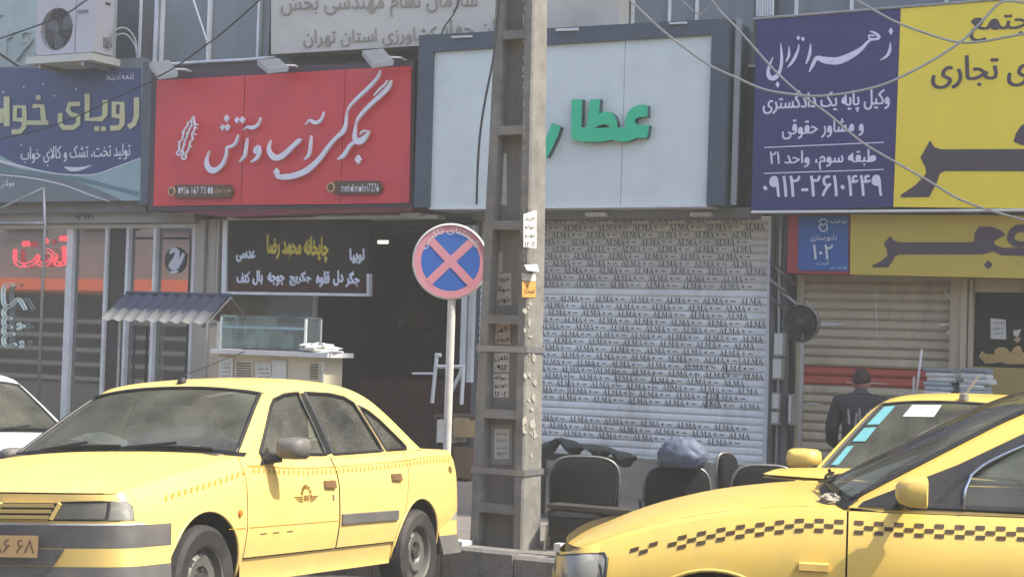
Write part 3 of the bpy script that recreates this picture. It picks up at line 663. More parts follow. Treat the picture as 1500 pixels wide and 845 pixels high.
zz([[(592, 165, 3), (590, 195, 11), (578, 218, 10), (552, 234, 3)],
    [(513, 122, 3), (530, 128, 10), (548, 142, 12), (540, 152, 10), (514, 152, 8), (510, 138, 6), (530, 140, 6)], [(520, 152, 8), (502, 166, 10), (480, 190, 15), (440, 216, 24), (390, 236, 28), (340, 234, 26), (308, 226, 16), (292, 252, 13), (278, 280, 4)],
    [(284, 170, 3), (280, 210, 12), (266, 248, 5)], [(238, 172, 3), (234, 198, 9), (216, 236, 12), (195, 262, 4)], [(200, 180, 3), (200, 215, 10), (188, 240, 4)],
    [(168, 168, 3), (172, 230, 11), (166, 272, 12), (148, 300, 18), (126, 300, 18), (120, 270, 12), (138, 222, 3)]], [(594, 122, 18, 28), (236, 148, 14, 18), (254, 152, 14, 18), (156, 328, 16, 24)], LIL)
for s_, bx, sk in (('وکیل پایه یک دادگستری', (1118, 131, 1303, 166), -8), ('و مشاور حقوقی', (1146, 173, 1265, 202), -6), ('طبقه سوم، واحد ۲۱', (1128, 220, 1283, 249), -3), ('۰۹۱۲-۲۶۱۰۴۴۹', (1118, 257, 1292, 288), -2)):
    mb = MB(); text_fp(mb, s_, bx, D4+.001, .002, .022, 0, sk); t.part('lettering', mb, LIL)
mb = MB(); stroke(mb, [(105, 571, 4), (568, 551, 4)], D4+.001, .002, 2.64, 1080, 0, False); t.part('rule_line', mb, LIL)
mb = MB(); stroke(mb, [(103, 671, 4), (566, 656, 4)], D4+.001, .002, 2.64, 1080, 0, False); t.part('rule_line', mb, LIL)
t = T('complex_banner', 'large yellow banner with dark plum Persian lettering beside the purple banner', 'banner', base(1420, 305, D4))
t.part('sheet', fquad([(1319.6, 12), (1560, -6), (1552, 306), (1308.6, 303)], D4, D4-.02), YB)
zz([[(745, 545, 10), (765, 590, 40), (770, 640, 50)][0:0] or [(0, 0, 1), (0, 0, 1)]][0:0], [], DKL)
def poly4(pts, nm='letter', m=DKL, d=D4, sc=2.64, ox=1080, oy=0, tt=None):
    (tt or t).part(nm, fquad([(x/sc+ox, y/sc+oy) for x, y in pts], d+.004, d+.001), m)
poly4([(745, 543), (762, 570), (790, 578), (1300, 576), (1300, 662), (800, 662), (783, 672), (772, 705), (742, 762), (632, 764), (632, 754), (690, 715), (730, 672), (728, 650), (708, 610)])
poly4([(1068, 548), (1078, 515), (1095, 490), (1120, 470), (1200, 470), (1200, 562), (1100, 562)])
for s_, bx, sk in (('مجتمع', (1421, 22, 1532, 60), -3), ('اداری تجاری', (1365, 80, 1560, 128), -6)):
    mb = MB(); text_fp(mb, s_, bx, D4+.002, .002, .03, 0, sk); t.part('lettering', mb, DKL)

D5 = .4
t = T('complex_fascia_sign', 'lower dull yellow fascia sign with the big dark three-letter Persian word', 'sign', base(1400, 403, D5))
t.part('panel', fquad([(1246, 314), (1560, 316), (1560, 409), (1245, 402)], D5, .1), mat('fascia_yellow', (190, 168, 66), .5, var=.05, scale=1.5, dirt=(140, 126, 72), dirt_amt=.5))
p7 = lambda pts: poly4(pts, 'letter', DKL, D5, 2.64, 1100, 300, t)
p7([(538, 120), (552, 138), (575, 145), (830, 145), (862, 142), (864, 112), (882, 84), (930, 84), (966, 98), (985, 116), (962, 128), (940, 140), (944, 155), (975, 166), (1040, 166), (1040, 196), (970, 196), (936, 180), (905, 190), (870, 192), (575, 192), (556, 200), (545, 222), (530, 242), (470, 242), (470, 234), (500, 220), (528, 196), (526, 175), (514, 150)])
mb = MB(); stroke(mb, [(1040, 182, 30), (1075, 178, 30), (1080, 130, 30), (1060, 92, 30), (1020, 98, 30), (1005, 130, 28), (1030, 152, 24), (1078, 150, 24)], D5+.002, .003, 2.64, 1100, 300); t.part('letter', mb, DKL)
mb = MB(); stroke(mb, [(1080, 182, 30), (1200, 182, 30)], D5+.002, .003, 2.64, 1100, 300); t.part('letter', mb, DKL)
mb = MB(); diamond(mb, 918, 232, 34, 34, D5+.002, .003, 2.64, 1100, 300); t.part('letter_dot', mb, DKL)
t = T('police_number_plate', 'blue square plate reading 102 in Persian digits with a red edge and small crest', 'sign', base(1205, 402, D5))
t.part('back_panel', fquad([(1155, 314), (1245, 314), (1244, 402), (1153, 400)], D5-.01, .1), mat('red_edge', (150, 46, 50), .5, var=.1, dirt=(100, 50, 52), dirt_amt=.4))
t.part('plate', fquad([(1170, 316), (1243, 316), (1242, 397), (1169, 396)], D5, D5-.01), mat('blue_plate', (26, 84, 146), .45, var=.06))
mb = MB(); text_fp(mb, '۱۰۲', (1191, 358, 1220, 380), D5+.001, .002, .02); t.part('lettering', mb, PRW)
for s_, bx in (('دادورستاری', (1187, 343, 1226, 354)), ('ثبت', (1197, 382, 1214, 389)), ('دفتر اسناد رسمی', (1216, 389, 1241, 395)), ('قوه قضاییه', (1216, 322, 1240, 328))): mb = MB(); text_fp(mb, s_, bx, D5+.001, .002, .01); t.part('lettering', mb, PRW)
mb = MB(); stroke(mb, [(420, 180, 8), (440, 155, 12), (465, 150, 10), (495, 158, 12), (512, 185, 8)], D5+.001, .002, 7.04, 1140, 300); stroke(mb, [(440, 190, 8), (425, 235, 12), (445, 268, 12), (485, 270, 12), (505, 235, 12), (490, 192, 8), (462, 215, 8), (440, 190, 8)], D5+.001, .002, 7.04, 1140, 300); t.part('crest', mb, PRW)

# ================================================================== SHOPFRONT GLAZING (left)
t = T('shopfront', 'aluminium-framed glass shopfront of the mattress shop under the blue sign', 'shopfront', (xa, 0, .13))
zt = Z(140, 329, .05); 
def X(px): return fp(px, 470, .05)[0]
t.part('top_rail', MB().box(xa, xb, -.06, .03, zt-.045, zt), ALU)
t.part('bottom_rail', MB().box(xa, xb, -.06, .03, .13, .3), ALU)
posts = [(-40, -34), (8, 10), (95, 104), (151, 155), (182, 186), (222, 226), (279, 288)]
for a, b_ in posts[2:]: t.part('mullion', MB().box(X(a), X(b_), -.07, .03, .3, zt-.045), ALU)
t.part('mullion', MB().box(X(-40), X(-34), -.07, .03, .3, zt-.045), ALU)
t.part('dark_column', MB().box(X(155), X(182), -.03, .03, .3, zt-.045), mat('dark_column', (58, 50, 48), .6, var=.15, streak=True))
t.part('door_handle', MB().tube([(X(204), -.12, 1.0), (X(204), -.12, 1.7)], .014), DARK)
for a, b_ in ((-34, 95), (104, 151), (186, 222), (226, 279)): t.part('glass_pane', MB().box(X(a), X(b_), -.01, .0, .3, zt-.045), SGLASS)
NEON = mat('neon_red', (226, 84, 92), .4, var=0, emit=.30); NEONW = mat('neon_white', (200, 215, 212), .4, var=0, emit=.05)
mb = MB(); text_fp(mb, 'تخت', (20, 345, 98, 392), .08, .02, .0, .009, 0); tag(mb.build('neon_letters', NEON, None, (0, 0, 0), False, MF), 'red neon outline word shining in the mattress shop window', 'neon sign')
v, f = glyphs('تشک', .0, 0, .010); mb = MB(); vs = []
for a, b_, c in v: s_, z_ = fp(2+38*b_, 414+96*a, .08); vs.append((s_, -.08-c*.02, z_))
mb.add(vs, f); tag(mb.build('neon_letters', NEONW, None, (0, 0, 0), False, MF), 'pale outline Persian word standing on end below the red neon word', 'neon sign')
c = fp(257, 381, .02); mb = MB().lathe([(0, -.012), (.155, -.012), (.155, 0)], (c[0], -.02, c[1]), (0, 1, 0), 32)
t.part('round_sticker', mb, mat('sticker_dark', (44, 50, 56), .5)); mb = MB()
stroke(mb, [(842, 580, 12), (860, 560, 22), (878, 575, 24), (868, 610, 26), (848, 640, 26), (870, 648, 24), (890, 620, 22), (912, 578, 14)], .035, .004, 3.38, 0, 200); stroke(mb, [(845, 672, 14), (882, 668, 14)], .035, .004, 3.38, 0, 200); t.part('sticker_mark', mb, PRW)
# stock inside the mattress shop
MT = mat('mattress_white', (176, 172, 164), .9, var=.1); WOODD = mat('dark_wood', (70, 50, 38), .6, var=.2)
for i, (a, b_, h) in enumerate(((20, 70, 1.4), (115, 160, 1.7), (190, 270, 1.1))):
    q = MB().box(X(a), X(b_), 1.6+.3*i, 1.85+.3*i, .2, h); solo('mattress', q, MT, ['upright pale mattress deep behind the neon window', 'tall pale mattress leaning behind the narrow glass pane', 'low mattress behind the pane with the round sticker'][i], 'mattress', (X(a), 1.6, .2), group='mattresses inside the shop')
# pillar strips between the mattress and kebab shops
t = T('corner_profiles', 'cream vertical metal profiles between the mattress and kebab shops', 'pillar', (xb, 0, .13))
for i, (a, b_, h) in enumerate(((289, 297, .1), (299, 306, .14), (308, 313, .1), (315, 322, .13), (325, 329, .16))): t.part('profile', MB().box(S(a), S(b_), -h, .035, .13, ZO), PVC)
# galvanised frame in front of mattress window
mb = MB(); dq = 1.3
P_ = lambda x, y, d=dq: (fp(x, y, d)[0], -d, fp(x, y, d)[1])
mb.tube([P_(-20, 315), P_(64, 276)], .016); mb.tube([P_(64, 275), P_(66, 330), (P_(66, 330)[0], -dq, .13)], .018); mb.tube([P_(-20, 327), P_(64, 327)], .016)
tag(mb.build('pipe_frame', STEEL, None, (0, 0, 0), True, MF), 'thin galvanised pipe frame standing before the neon window', 'pipe frame')

# ================================================================== KEBAB SHOP
t = T('menu_window', 'hanging dark glass menu panel with outlined Persian dish names', 'sign', base(436, 430, .15))
t.part('glass', fquad([(334, 322), (541, 322), (539, 428), (334, 428)], .15, .14), glass('menu_glass', (110, 112, 112), haze=(70, 72, 72), haze_amt=.3, ior=1.25))
t.part('frame', fquad([(331, 427), (541, 430), (541, 434), (331, 431)], .17, .12), ALU); t.part('frame', fquad([(537, 401), (541, 401), (541, 431), (537, 431)], .18, .12), ALU); t.part('frame', fquad([(326, 322), (333, 322), (330, 431), (324, 431)], .17, .12), ALU)
def outlined(s_, bx, m, din=.018, dout=.06, sk=0):
    mb = MB(); k_ = text_fp(mb, s_, bx, .156, .012, 0., dout, sk); t.part('letter_outline', mb, m)
    mb = MB(); text_fp(mb, s_, bx, .153, .001, .0, 0, sk, 3, k_); t.part('lettering', mb, INK)
WO = mat('outline_white', (232, 236, 242), .5); YO = mat('outline_yellow', (226, 206, 84), .5)
outlined('چایخانه محمد رضا', (391, 345, 481, 384), YO, 0.0, .045, 4)
for s_, bx in (('لوبیا', (512, 364, 534, 387)), ('عدسی', (346, 366, 374, 384)), ('جگر', (506, 397, 527, 421)), ('دل', (488, 396, 503, 419)), ('قلوه', (463, 397, 483, 421)), ('جگریج', (424, 397, 456, 419)), ('جوجه', (392, 399, 417, 419)), ('بال', (370, 396, 385, 418)), ('کتف', (347, 397, 366, 415))):
    outlined(s_, bx, WO, 0.0, .048)
t = T('kebab_interior', 'dim kebab shop interior with curtain panel, tiled back wall and counter', 'shop interior', (xc, 0, .13))
q = MB(); TI = mat('dark_tile', (88, 80, 70), .5, var=.25, scale=3, dirt=(50, 46, 42), dirt_amt=.6)
protoT = None
zt0 = ZO-.3; s00 = fp(520, 400, -3.9)[0]
for i in range(10):
    for j in range(6):
        if protoT is None: mb = MB().box(.004, .246, -.012, .0, .004, .246); protoT = mb.build('tile', TI, t.o, (0, 0, 0)); ob = protoT
        else: ob = protoT.copy(); COL.objects.link(ob)
        ob.location = Vector((s00+i*.25, 3.985, zt0-j*.25-.25))-t.org
t.part('curtain_panel', fbox(393, 352, 458, 465, -.8, -.83), mat('grey_blue_panel', (168, 174, 186), .5, var=.08))
t.part('pale_post', fbox(459, 340, 464, 466, -.78, -.83), ALU); t.part('pale_post', fbox(375, 330, 378, 466, -.78, -.83), PVC)
t.part('counter', MB().box(fp(540, 600, -2.5)[0], xd-.3, 2.3, 2.9, .2, 1.15), mat('dull_red_counter', (96, 56, 44), .6, var=.3)); t.part('shelf', MB().box(fp(545, 500, -3.5)[0], xd-.3, 3.6, 3.95, 1.75, 1.79), WOODD)
t.part('wall_lamp', fbox(553, 352, 567, 357, -.5, -.53), mat('lamp_on', (220, 215, 190), .4, emit=.6))
for i in range(5):
    q = MB(); x = fp(560+i*16, 500, -3.6)[0]; q.lathe([(0, 0), (.06, 0), (.07, .12), (.05, .2), (.02, .24), (0, .24)], (x, 3.75, 1.79), (0, 0, 1), 10)
    solo('jar', q, mat('jar_%d' % i, [(150, 60, 50), (120, 110, 90), (96, 90, 60), (140, 70, 60), (110, 100, 90)][i], .4), '%s jar on the shelf deep inside the kebab shop' % ['leftmost reddish', 'second, grey-beige', 'middle olive', 'fourth, dull red', 'rightmost taupe'][i], 'jar', (x, 3.75, 1.79), smooth=True)
t = T('door_leaf', 'white edge of an open glass door beside the concrete pole', 'door', (fp(683, 560, .1)[0], -.1, .13))
t.part('stile', fbox(676, 330, 682, 545, .3, .26), WHITE); t.part('stile', fbox(686, 330, 693, 560, .2, .14), ALU); t.part('glass', fbox(682, 330, 686, 560, .24, .23), CLEAR)

# kebab cart ---------------------------------------------------------------
DC = 2.85
t = T('kebab_cart', 'cream kebab cart with louvred vents, glass cabinet and pasted notices', 'cart', (fp(405, 560, DC)[0], -DC, .13))
CB = mat('cart_cream', (196, 186, 158), .5, var=.08, scale=3, dirt=(140, 126, 96), dirt_amt=.6, dscale=3)
cx0, cx1 = fp(320, 545, DC)[0], fp(474, 545, DC)[0]; zc1 = Z(405, 521, DC)
t.part('body', MB().box(cx0, cx1, -DC, -DC+.30, .5, zc1), CB)
for a in (cx0+.03, cx1-.07):
    for y in (-DC+.02, -DC+.24): t.part('leg', MB().box(a, a+.04, y, y+.04, .13, .5), STEEL)
t.part('counter_top', MB().box(fp(308, 517, DC+.1)[0], fp(480, 517, DC+.1)[0], -DC-.1, -DC+.32, zc1+.002, zc1+.045), WHITE)
for a, b_, c_, d_ in ((344, 528, 370, 557), (452, 530, 468, 557)):
    t.part('vent_frame', fbox(a, b_, c_, d_, DC+.012, DC), CB)
    for i in range(7): yy = b_+3+i*(d_-b_-5)/6.6; t.part('vent_slot', fbox(a+2, yy, c_-2, yy+1.8, DC+.0135, DC+.01), DARK)
for i, (a, b_, c_, d_) in enumerate(((321, 523, 341, 557), (374, 531, 397, 559), (398, 527, 419, 562), (470, 530, 474, 566))):
    nn = t.part('notice', fbox(a, b_, c_, d_, DC+.016, DC+.012), PAPER)
    if i in (0, 1):
        mb = MB()
        for j in range(4): text_fp(mb, ['خرید و فروش', 'ضایعات', 'تلفن تماس', 'شبانه روزی'][j], (a+3, b_+7+j*6, c_-3, b_+11+j*6), DC+.017, .001, .0)
        t.part('lettering', mb, INK, parent=nn)
# glass cabinet
DG = DC-.15
gx0, gx1 = fp(322, 490, DG)[0], fp(448, 490, DG)[0]; gz1 = Z(400, 466, DG); gz0 = zc1+.046
for x in (gx0, gx1-.02):
    for y in (-DG, -DG+.24): t.part('cabinet_post', MB().box(x, x+.02, y, y+.02, gz0, gz1), ALU)
t.part('cabinet_top', MB().box(gx0, gx1, -DG, -DG+.26, gz1, gz1+.02), CLEAR); t.part('cabinet_glass', MB().box(gx0+.02, gx1-.02, -DG+.004, -DG+.01, gz0, gz1), CLEAR); t.part('cabinet_glass', MB().box(gx1-.012, gx1-.006, -DG+.02, -DG+.24, gz0, gz1), CLEAR)
t.part('cabinet_rail', MB().box(gx0+.02, gx1-.02, -DG, -DG+.02, gz0+.2, gz0+.225), mat('teal_rail', (128, 156, 160), .4))
for i, a in enumerate((330, 358, 378, 392, 408, 424)):
    x = fp(a, 500, DG-.2)[0]; h = (.26, .16, .2, .17, .19, .15)[i]; q = MB().box(x, x+.08, -DG+.06, -DG+.16, gz0+.01, gz0+h)
    solo('tea_packet', q, mat('packet_%d' % (i % 3), [(206, 206, 190), (120, 150, 140), (186, 196, 196)][i % 3], .5), '%s upright packet in the glass cabinet of the cart' % ['first, tallest white', 'second, green', 'third, pale', 'fourth, white', 'fifth, green', 'last, pale small'][i], 'packet', (x, -DG+.15, gz0+.01))
# crumpled plastic on the counter
def crumple(cx, cy, cz, rx, ry, rz, seed, n=14, m=9, rough=.35):
    rnd = random.Random(seed); mb = MB(); vs = []
    for j in range(m+1):
        for i in range(n):
            a = 2*PI*i/n; b_ = PI*j/m/1.0; k = 1+rnd.uniform(-rough, rough)
            vs.append((cx+rx*k*math.cos(a)*math.sin(b_), cy+ry*k*math.sin(a)*math.sin(b_), cz+max(-rz*.6, rz*k*math.cos(b_))))
    mb.add(vs, [(j*n+i, j*n+(i+1) % n, (j+1)*n+(i+1) % n, (j+1)*n+i) for j in range(m) for i in range(n)]); return mb
xz = fp(462, 510, DC)[0]; solo('crumpled_cloth', crumple(xz, -DC+.05, gz0+.03, .2, .12, .05, 3), mat('pale_cloth', (190, 188, 178), .8, var=.2), 'crumpled pale cloth lying on the right end of the cart counter', 'cloth', (xz, -DC, gz0))
q = MB().box(fp(352, 513, DC)[0], fp(425, 513, DC)[0], -DC+.02, -DC+.1, gz0, gz0+.015); solo('skewer_tray', q, DARK, 'thin dark tray lying on the cart counter', 'tray', (xz, -DC, gz0))
q = MB(); q.tube([(fp(476, 518, DC+.1)[0], -DC-.05, gz0+.012), (fp(500, 521, DC+.1)[0], -DC-.08, gz0+.012)], .011, 6); solo('rolled_paper', q, WHITE, 'small white roll at the right tip of the cart counter', 'roll', (xz, -DC, gz0))
# corrugated canopy roof on its own posts (in front of the cart)
t = T('tile_canopy', 'small gabled canopy of dark corrugated sheets on thin posts by the kebab cart', 'canopy', (fp(240, 560, 2.4)[0], -2.4, .13))
DR = 2.5
NAVT = mat('shaded_slate_sheet', (58, 66, 82), .8, var=.2, scale=4, dirt=(84, 86, 92), dirt_amt=.4); GRS = mat('sunlit_grey_sheet', (112, 114, 110), .8, var=.1, scale=5, dirt=(100, 98, 92), dirt_amt=.5)  # roof darker, eave paler: shade and sun put into the sheet colours
def sheet(e0, e1, r0, r1, de, dr, n, amp, m, nm, lo=0., hi=1.):
    A = Vector(P_(*e0, de)); Bv = Vector(P_(*e1, de)); C = Vector(P_(*r0, dr)); Dv = Vector(P_(*r1, dr)); mb = MB(); vs = []; K = n*6
    for j in range(5):
        f = lo+(hi-lo)*j/4
        for i in range(K+1):
            a = i/K; p = (A+(Bv-A)*a)*(1-f)+(C+(Dv-C)*a)*f; st = math.cos(2*PI*i/6)*amp
            vs.append(p+Vector((0, -st*.5, st)))
    W_ = K+1; mb.add(vs, [(j*W_+i, j*W_+i+1, (j+1)*W_+i+1, (j+1)*W_+i) for j in range(4) for i in range(K)])
    return t.part(nm, mb, m, smooth=True)
e0, e1, r0, r1 = (149, 468), (302, 474), (186, 430), (336, 433)
pe = lambda a, f: (e0[0]+(e1[0]-e0[0])*a, e0[1]+(e1[1]-e0[1])*a)
for i in range(3): sheet(pe(i/3, 0), pe((i+1)/3, 0), (r0[0]+(r1[0]-r0[0])*i/3, r0[1]+3*i/3), (r0[0]+(r1[0]-r0[0])*(i+1)/3, r0[1]+3*(i+1)/3), 2.75, 2.3, 3, .011, NAVT, 'roof_sheet', .32, 1.)
sheet(e0, e1, (186, 430), (336, 433), 2.755, 2.305, 9, .011, GRS, 'eave_sheet', 0., .42)
sheet((215, 470), (362, 468), r0, r1, 1.7, 2.3, 9, .014, mat('brown_sheet', (112, 96, 82), .7, var=.2), 'rear_sheet')
mb = MB(); mb.tube([P_(186, 429, 2.3), P_(338, 433, 2.3)], .022, 8); t.part('ridge_cap', mb, NAVT)
for (x, d, nm) in ((303, 2.7, ''), (338, 1.9, ''), (176, 2.7, ''), (360, 1.8, '')):
    mb = MB(); p = P_(x, 470, d); mb.tube([p, (p[0], p[1], .13)], .014, 8); t.part('post', mb, STEEL if x != 338 else PVC)
mb = MB(); mb.tube([P_(303, 474, 2.7), P_(338, 436, 2.3), P_(362, 468, 1.7)], .012, 6); mb.tube([P_(303, 476, 2.7), P_(362, 468, 1.7)], .012, 6); t.part('gable_frame', mb, STEEL)
# tall beige cabinet beside the cart
solo('metal_cabinet', fbox(283, 480, 305, 640, 1.4, 1.1), PVC, 'narrow beige metal upright beside the cart under the canopy', 'cabinet', base(294, 600, 1.4))
# small things right of the cart, behind the sign post
t = T('folding_stand', 'white A-shaped folding frame behind the no-parking post', 'stand', (fp(657, 600, 1.6)[0], -1.6, .13))
for L in ([(640, 520), (633, 590)], [(680, 520), (680, 592)][0:0] or [(679, 537), (676, 592)], [(640, 537), (680, 537)], [(638, 520), (646, 520)], [(655, 585), (678, 540)]):
    mb = MB(); mb.tube([P_(x, y, 1.6) for x, y in L], .02, 6); t.part('bar', mb, WHITE)
t = T('side_table', 'low brown table with cartons between the taxi and the concrete pole', 'table', (fp(660, 700, 2.2)[0], -2.2, .13))
zt_ = Z(660, 608, 2.2); a, b_ = fp(634, 610, 2.2)[0], fp(690, 610, 2.2)[0]
t.part('top', MB().box(a, b_, -2.2, -1.7, zt_-.03, zt_), WOODD)
for x in (a+.02, b_-.05):
    for y in (-2.18, -1.75): t.part('leg', MB().box(x, x+.03, y, y+.03, .13, zt_-.03), DARK)
CART = mat('carton', (150, 120, 84), .85, var=.15)
for i, (x0, y0, x1, y1, m) in enumerate(((640, 615, 660, 648, PAPER), (664, 612, 684, 640, mat('tan_case', (150, 128, 92), .7)), (641, 690, 662, 735, CART), (664, 655, 686, 700, mat('brown_case', (104, 80, 56), .7)), (662, 705, 684, 760, PVC))):
    solo('carton', fbox(x0, y0, x1, y1, 2.25, 1.95), m, '%s carton by the low table left of the concrete pole' % ['white upper', 'tan upper', 'brown lower', 'dark brown middle', 'cream bottom'][i], 'carton', base((x0+x1)/2, y1, 2.25))
mb = MB(); mb.tube([P_(604, 547, 1.), P_(634, 547, 1.)], .012, 6); solo('towel_bar', mb, ALU, 'short pale bar left of the no-parking post inside the dark shop', 'bar', base(620, 547, 1.))

# ================================================================== WHITE PRINTED SHUTTER
t = T('printed_shutter', 'closed pale roller shutter covered with repeated dark lettering', 'shutter', (xe, 0, zs))
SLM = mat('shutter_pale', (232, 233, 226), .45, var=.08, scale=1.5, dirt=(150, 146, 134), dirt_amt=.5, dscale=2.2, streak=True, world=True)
SLT = mat('shutter_pale_warm', (210, 206, 194), .5, var=.08, scale=2, dirt=(146, 138, 122), dirt_amt=.5, dscale=2.2, streak=True, world=True)  # duller, warmer tone for the upper slats
ztop = Z(950, 318, .0); npit = 33; pit = (ztop-zs)/npit
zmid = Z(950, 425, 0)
protos = {}
for i in range(npit):
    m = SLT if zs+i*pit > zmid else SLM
    if m.name not in protos:
        mb = MB(); prof = [(0, .0), (-.012, .012), (-.017, pit*.35), (-.015, pit*.75), (-.004, pit*.93), (0, pit*.985)]
        L0, L1 = xe+.01, xf-.01
        for (y0, z0), (y1, z1) in zip(prof[:-1], prof[1:]): mb.add([(L0, y0, z0), (L1, y0, z0), (L1, y1, z1), (L0, y1, z1)], [(0, 1, 2, 3)])
        mb.add([(L0, .0, 0), (L1, .0, 0), (L1, .012, pit), (L0, .012, pit)], [(0, 1, 2, 3)])
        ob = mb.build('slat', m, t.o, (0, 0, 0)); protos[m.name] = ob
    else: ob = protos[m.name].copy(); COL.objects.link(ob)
    ob.location = Vector((0, random.uniform(-.0015, .0015), zs+i*pit))-t.org; ob.rotation_euler = (random.uniform(-.02, .02), 0, 0)
t.part('guide_rail', MB().box(xf-.012, xf+.05, -.05, .03, zs, ztop), ALU); t.part('bottom_bar', MB().box(xe, xf, -.02, .02, zs-.03, zs-.001), ALU)
# the word, drawn with thick and thin strokes
def word(mb, x, z, hh, y=-.0185):
    def q(a): mb.add([(x+p*hh, y, z+r*hh) for p, r in a], [tuple(range(len(a)))])
    def A_(o): q([(o, 0), (o+.1, 0), (o+.42, 1), (o+.36, 1)]); q([(o+.34, 1), (o+.46, 1), (o+.8, 0), (o+.58, 0)]); q([(o+.15, .3), (o+.6, .3), (o+.57, .38), (o+.2, .38)]); q([(o-.08, 0), (o-.08, -.05), (o+.22, -.05), (o+.22, 0)]); q([(o+.5, 0), (o+.5, -.05), (o+.88, -.05), (o+.88, 0)])
    A_(0)
    q([(1.0, 0), (1.22, 0), (1.22, 1), (1.0, 1)]); q([(.92, -.05), (1.62, -.05), (1.66, .25), (1.6, .25), (1.52, .02), (.92, .02)]); q([(.92, .95), (1.32, .95), (1.32, 1), (.92, 1)])
    q([(1.8, 0), (1.87, 0), (1.87, 1), (1.8, 1)]); q([(1.8, 1), (2.0, 1), (2.32, .2), (2.22, .0)]); q([(2.22, 0), (2.3, .2), (2.6, 1), (2.52, 1)]); q([(2.52, 0), (2.74, 0), (2.74, 1), (2.52, 1)]); q([(1.7, -.05), (1.97, -.05), (1.97, 0), (1.7, 0)]); q([(2.42, -.05), (2.84, -.05), (2.84, 0), (2.42, 0)])
    A_(2.95)
mb = MB(); md = MB(); rnd = random.Random(5)
WS = fp(1000, 500, 0)[0]-fp(1000-53.5, 500, 0)[0]
skip = {32, 0, 1, 5, 6, 22}
hh = pit*.78
for i in range(npit):
    z = zs+i*pit+pit*.13
    if i in (0, 1, 5, 6, 22): continue
    off = rnd.uniform(0, WS) if i % 2 == 0 else (off+WS*.5+rnd.uniform(-.07, .07))
    x = xe-WS+(off % WS)
    while x < xf-.1:
        if x > xe+.02 and x+WS*.52 < xf-.02: word(mb, x, z, hh)
        c = x+WS*.63
        if xe+.05 < c < xf-.2:
            md.lathe([(0, -.0006), (hh*.22, -.0006)], (c, -.0182, z+hh*.5), (0, 1, 0), 8)
            for k in range(8): a = k*PI/4; md.add([(c+math.cos(a-.12)*hh*.3, -.0188, z+hh*.5+math.sin(a-.12)*hh*.3), (c+math.cos(a+.12)*hh*.3, -.0188, z+hh*.5+math.sin(a+.12)*hh*.3), (c+math.cos(a)*hh*.48, -.0188, z+hh*.5+math.sin(a)*hh*.48)], [(0, 1, 2)])
            md.add([(c+hh*.7, -.0188, z+hh*.42), (c+hh*1.7, -.0188, z+hh*.38), (c+hh*1.75, -.0188, z+hh*.5), (c+hh*1.3, -.0188, z+hh*.62), (c+hh*.8, -.0188, z+hh*.56)], [(0, 1, 2, 3, 4)])
        x += WS
t.part('lettering', mb, mat('shutter_ink', (64, 66, 74), .7, var=.35, scale=5, dirt=(150, 152, 156), dirt_amt=.7, dscale=3), kind='stuff'); t.part('print_motif', md, mat('shutter_ink_pale', (104, 106, 114), .7), kind='stuff')
SCR = mat('scribble', (92, 96, 106), .7); MK = []
for i in range(9):
    x = 830+i*32+random.uniform(-8, 8); y = random.choice((520, 530, 545, 560)); MK.append([(x, y, 1.2), (x+random.uniform(-3, 3), y+random.uniform(15, 40), .9)])
for i in range(5): x = 840+i*55; y = 535+12*(i % 3); MK.append([(x, y, 1.2), (x+40, y+random.uniform(-2, 2), .9)])
MK += [[(1036, 575, 2.4), (1034, 597, 2)], [(1042, 575, 1.6), (1040, 596, 2)], [(1050, 576, 3), (1053, 597, 1)]]
for L in MK: mb = MB(); stroke(mb, L, .022, .001); t.part('scribble', mb, SCR)

# ================================================================== PIPES AND METERS between shutters
GRIME = mat('grimy_grey', (92, 90, 86), .8, var=.2, dirt=(56, 54, 50), dirt_amt=.6)
for i, (a, r_, m, lab) in enumerate(((1130, .03, GRIME, 'dark drainpipe right beside the printed shutter'), (1140, .02, STEEL, 'thin grey conduit second from the printed shutter'), (1150, .035, GRIME, 'thick grimy pipe running down behind the meters'), (1161, .018, DARK, 'thin black cable pipe left of the round fan'))):
    mb = MB(); p = fp(a, 420, .12); mb.tube([(p[0]+.0, -.06-r_, ZO), (p[0], -.06-r_, 2.2), (p[0]+.02, -.07-r_, 1.4), (p[0]+.02, -.07-r_, .13)], r_, 8); solo('wall_pipe', mb, m, lab, 'pipe', (p[0], -.1, .13), group='pipes between the two shutters')
for i in range(7):
    y = 390+i*9; x = 1138+(i % 3)*8; p = fp(x, y, .2)
    mb = MB(); mb.tube([(p[0]-.08, -.17, p[1]+.05), (p[0], -.2, p[1]), (p[0]+.07, -.16, p[1]-.06)], .014, 6)
    solo('cable_clamp', mb, STEEL if i % 2 else GRIME, 'bent clamp number %s from the top in the tangle of pipes' % ['one', 'two', 'three', 'four', 'five', 'six', 'seven'][i], 'clamp', (p[0], -.2, p[1]), group='clamps in the pipe tangle')
for i, (x0, y0, x1, y1) in enumerate(((1133, 487, 1148, 522), (1131, 524, 1146, 556), (1130, 575, 1142, 600), (1129, 602, 1141, 622), (1154, 577, 1160, 622))):
    t = T('meter_box', ['upper pale meter box between the shutters', 'second meter box below the uppermost one', 'third pale box lower down the grimy wall', 'lowest pale box on the grimy wall', 'narrow pale box right of the lower meters'][i], 'meter box', base(x0, y1, .2))
    t.part('case', fbox(x0, y0, x1, y1, .2, .06), mat('meter_grey', (142, 140, 130), .7, var=.1, dirt=(96, 92, 84), dirt_amt=.5)); t.part('notice', fbox(x0+1.5, y0+2, x1-2, y1-3, .204, .2), PAPER)
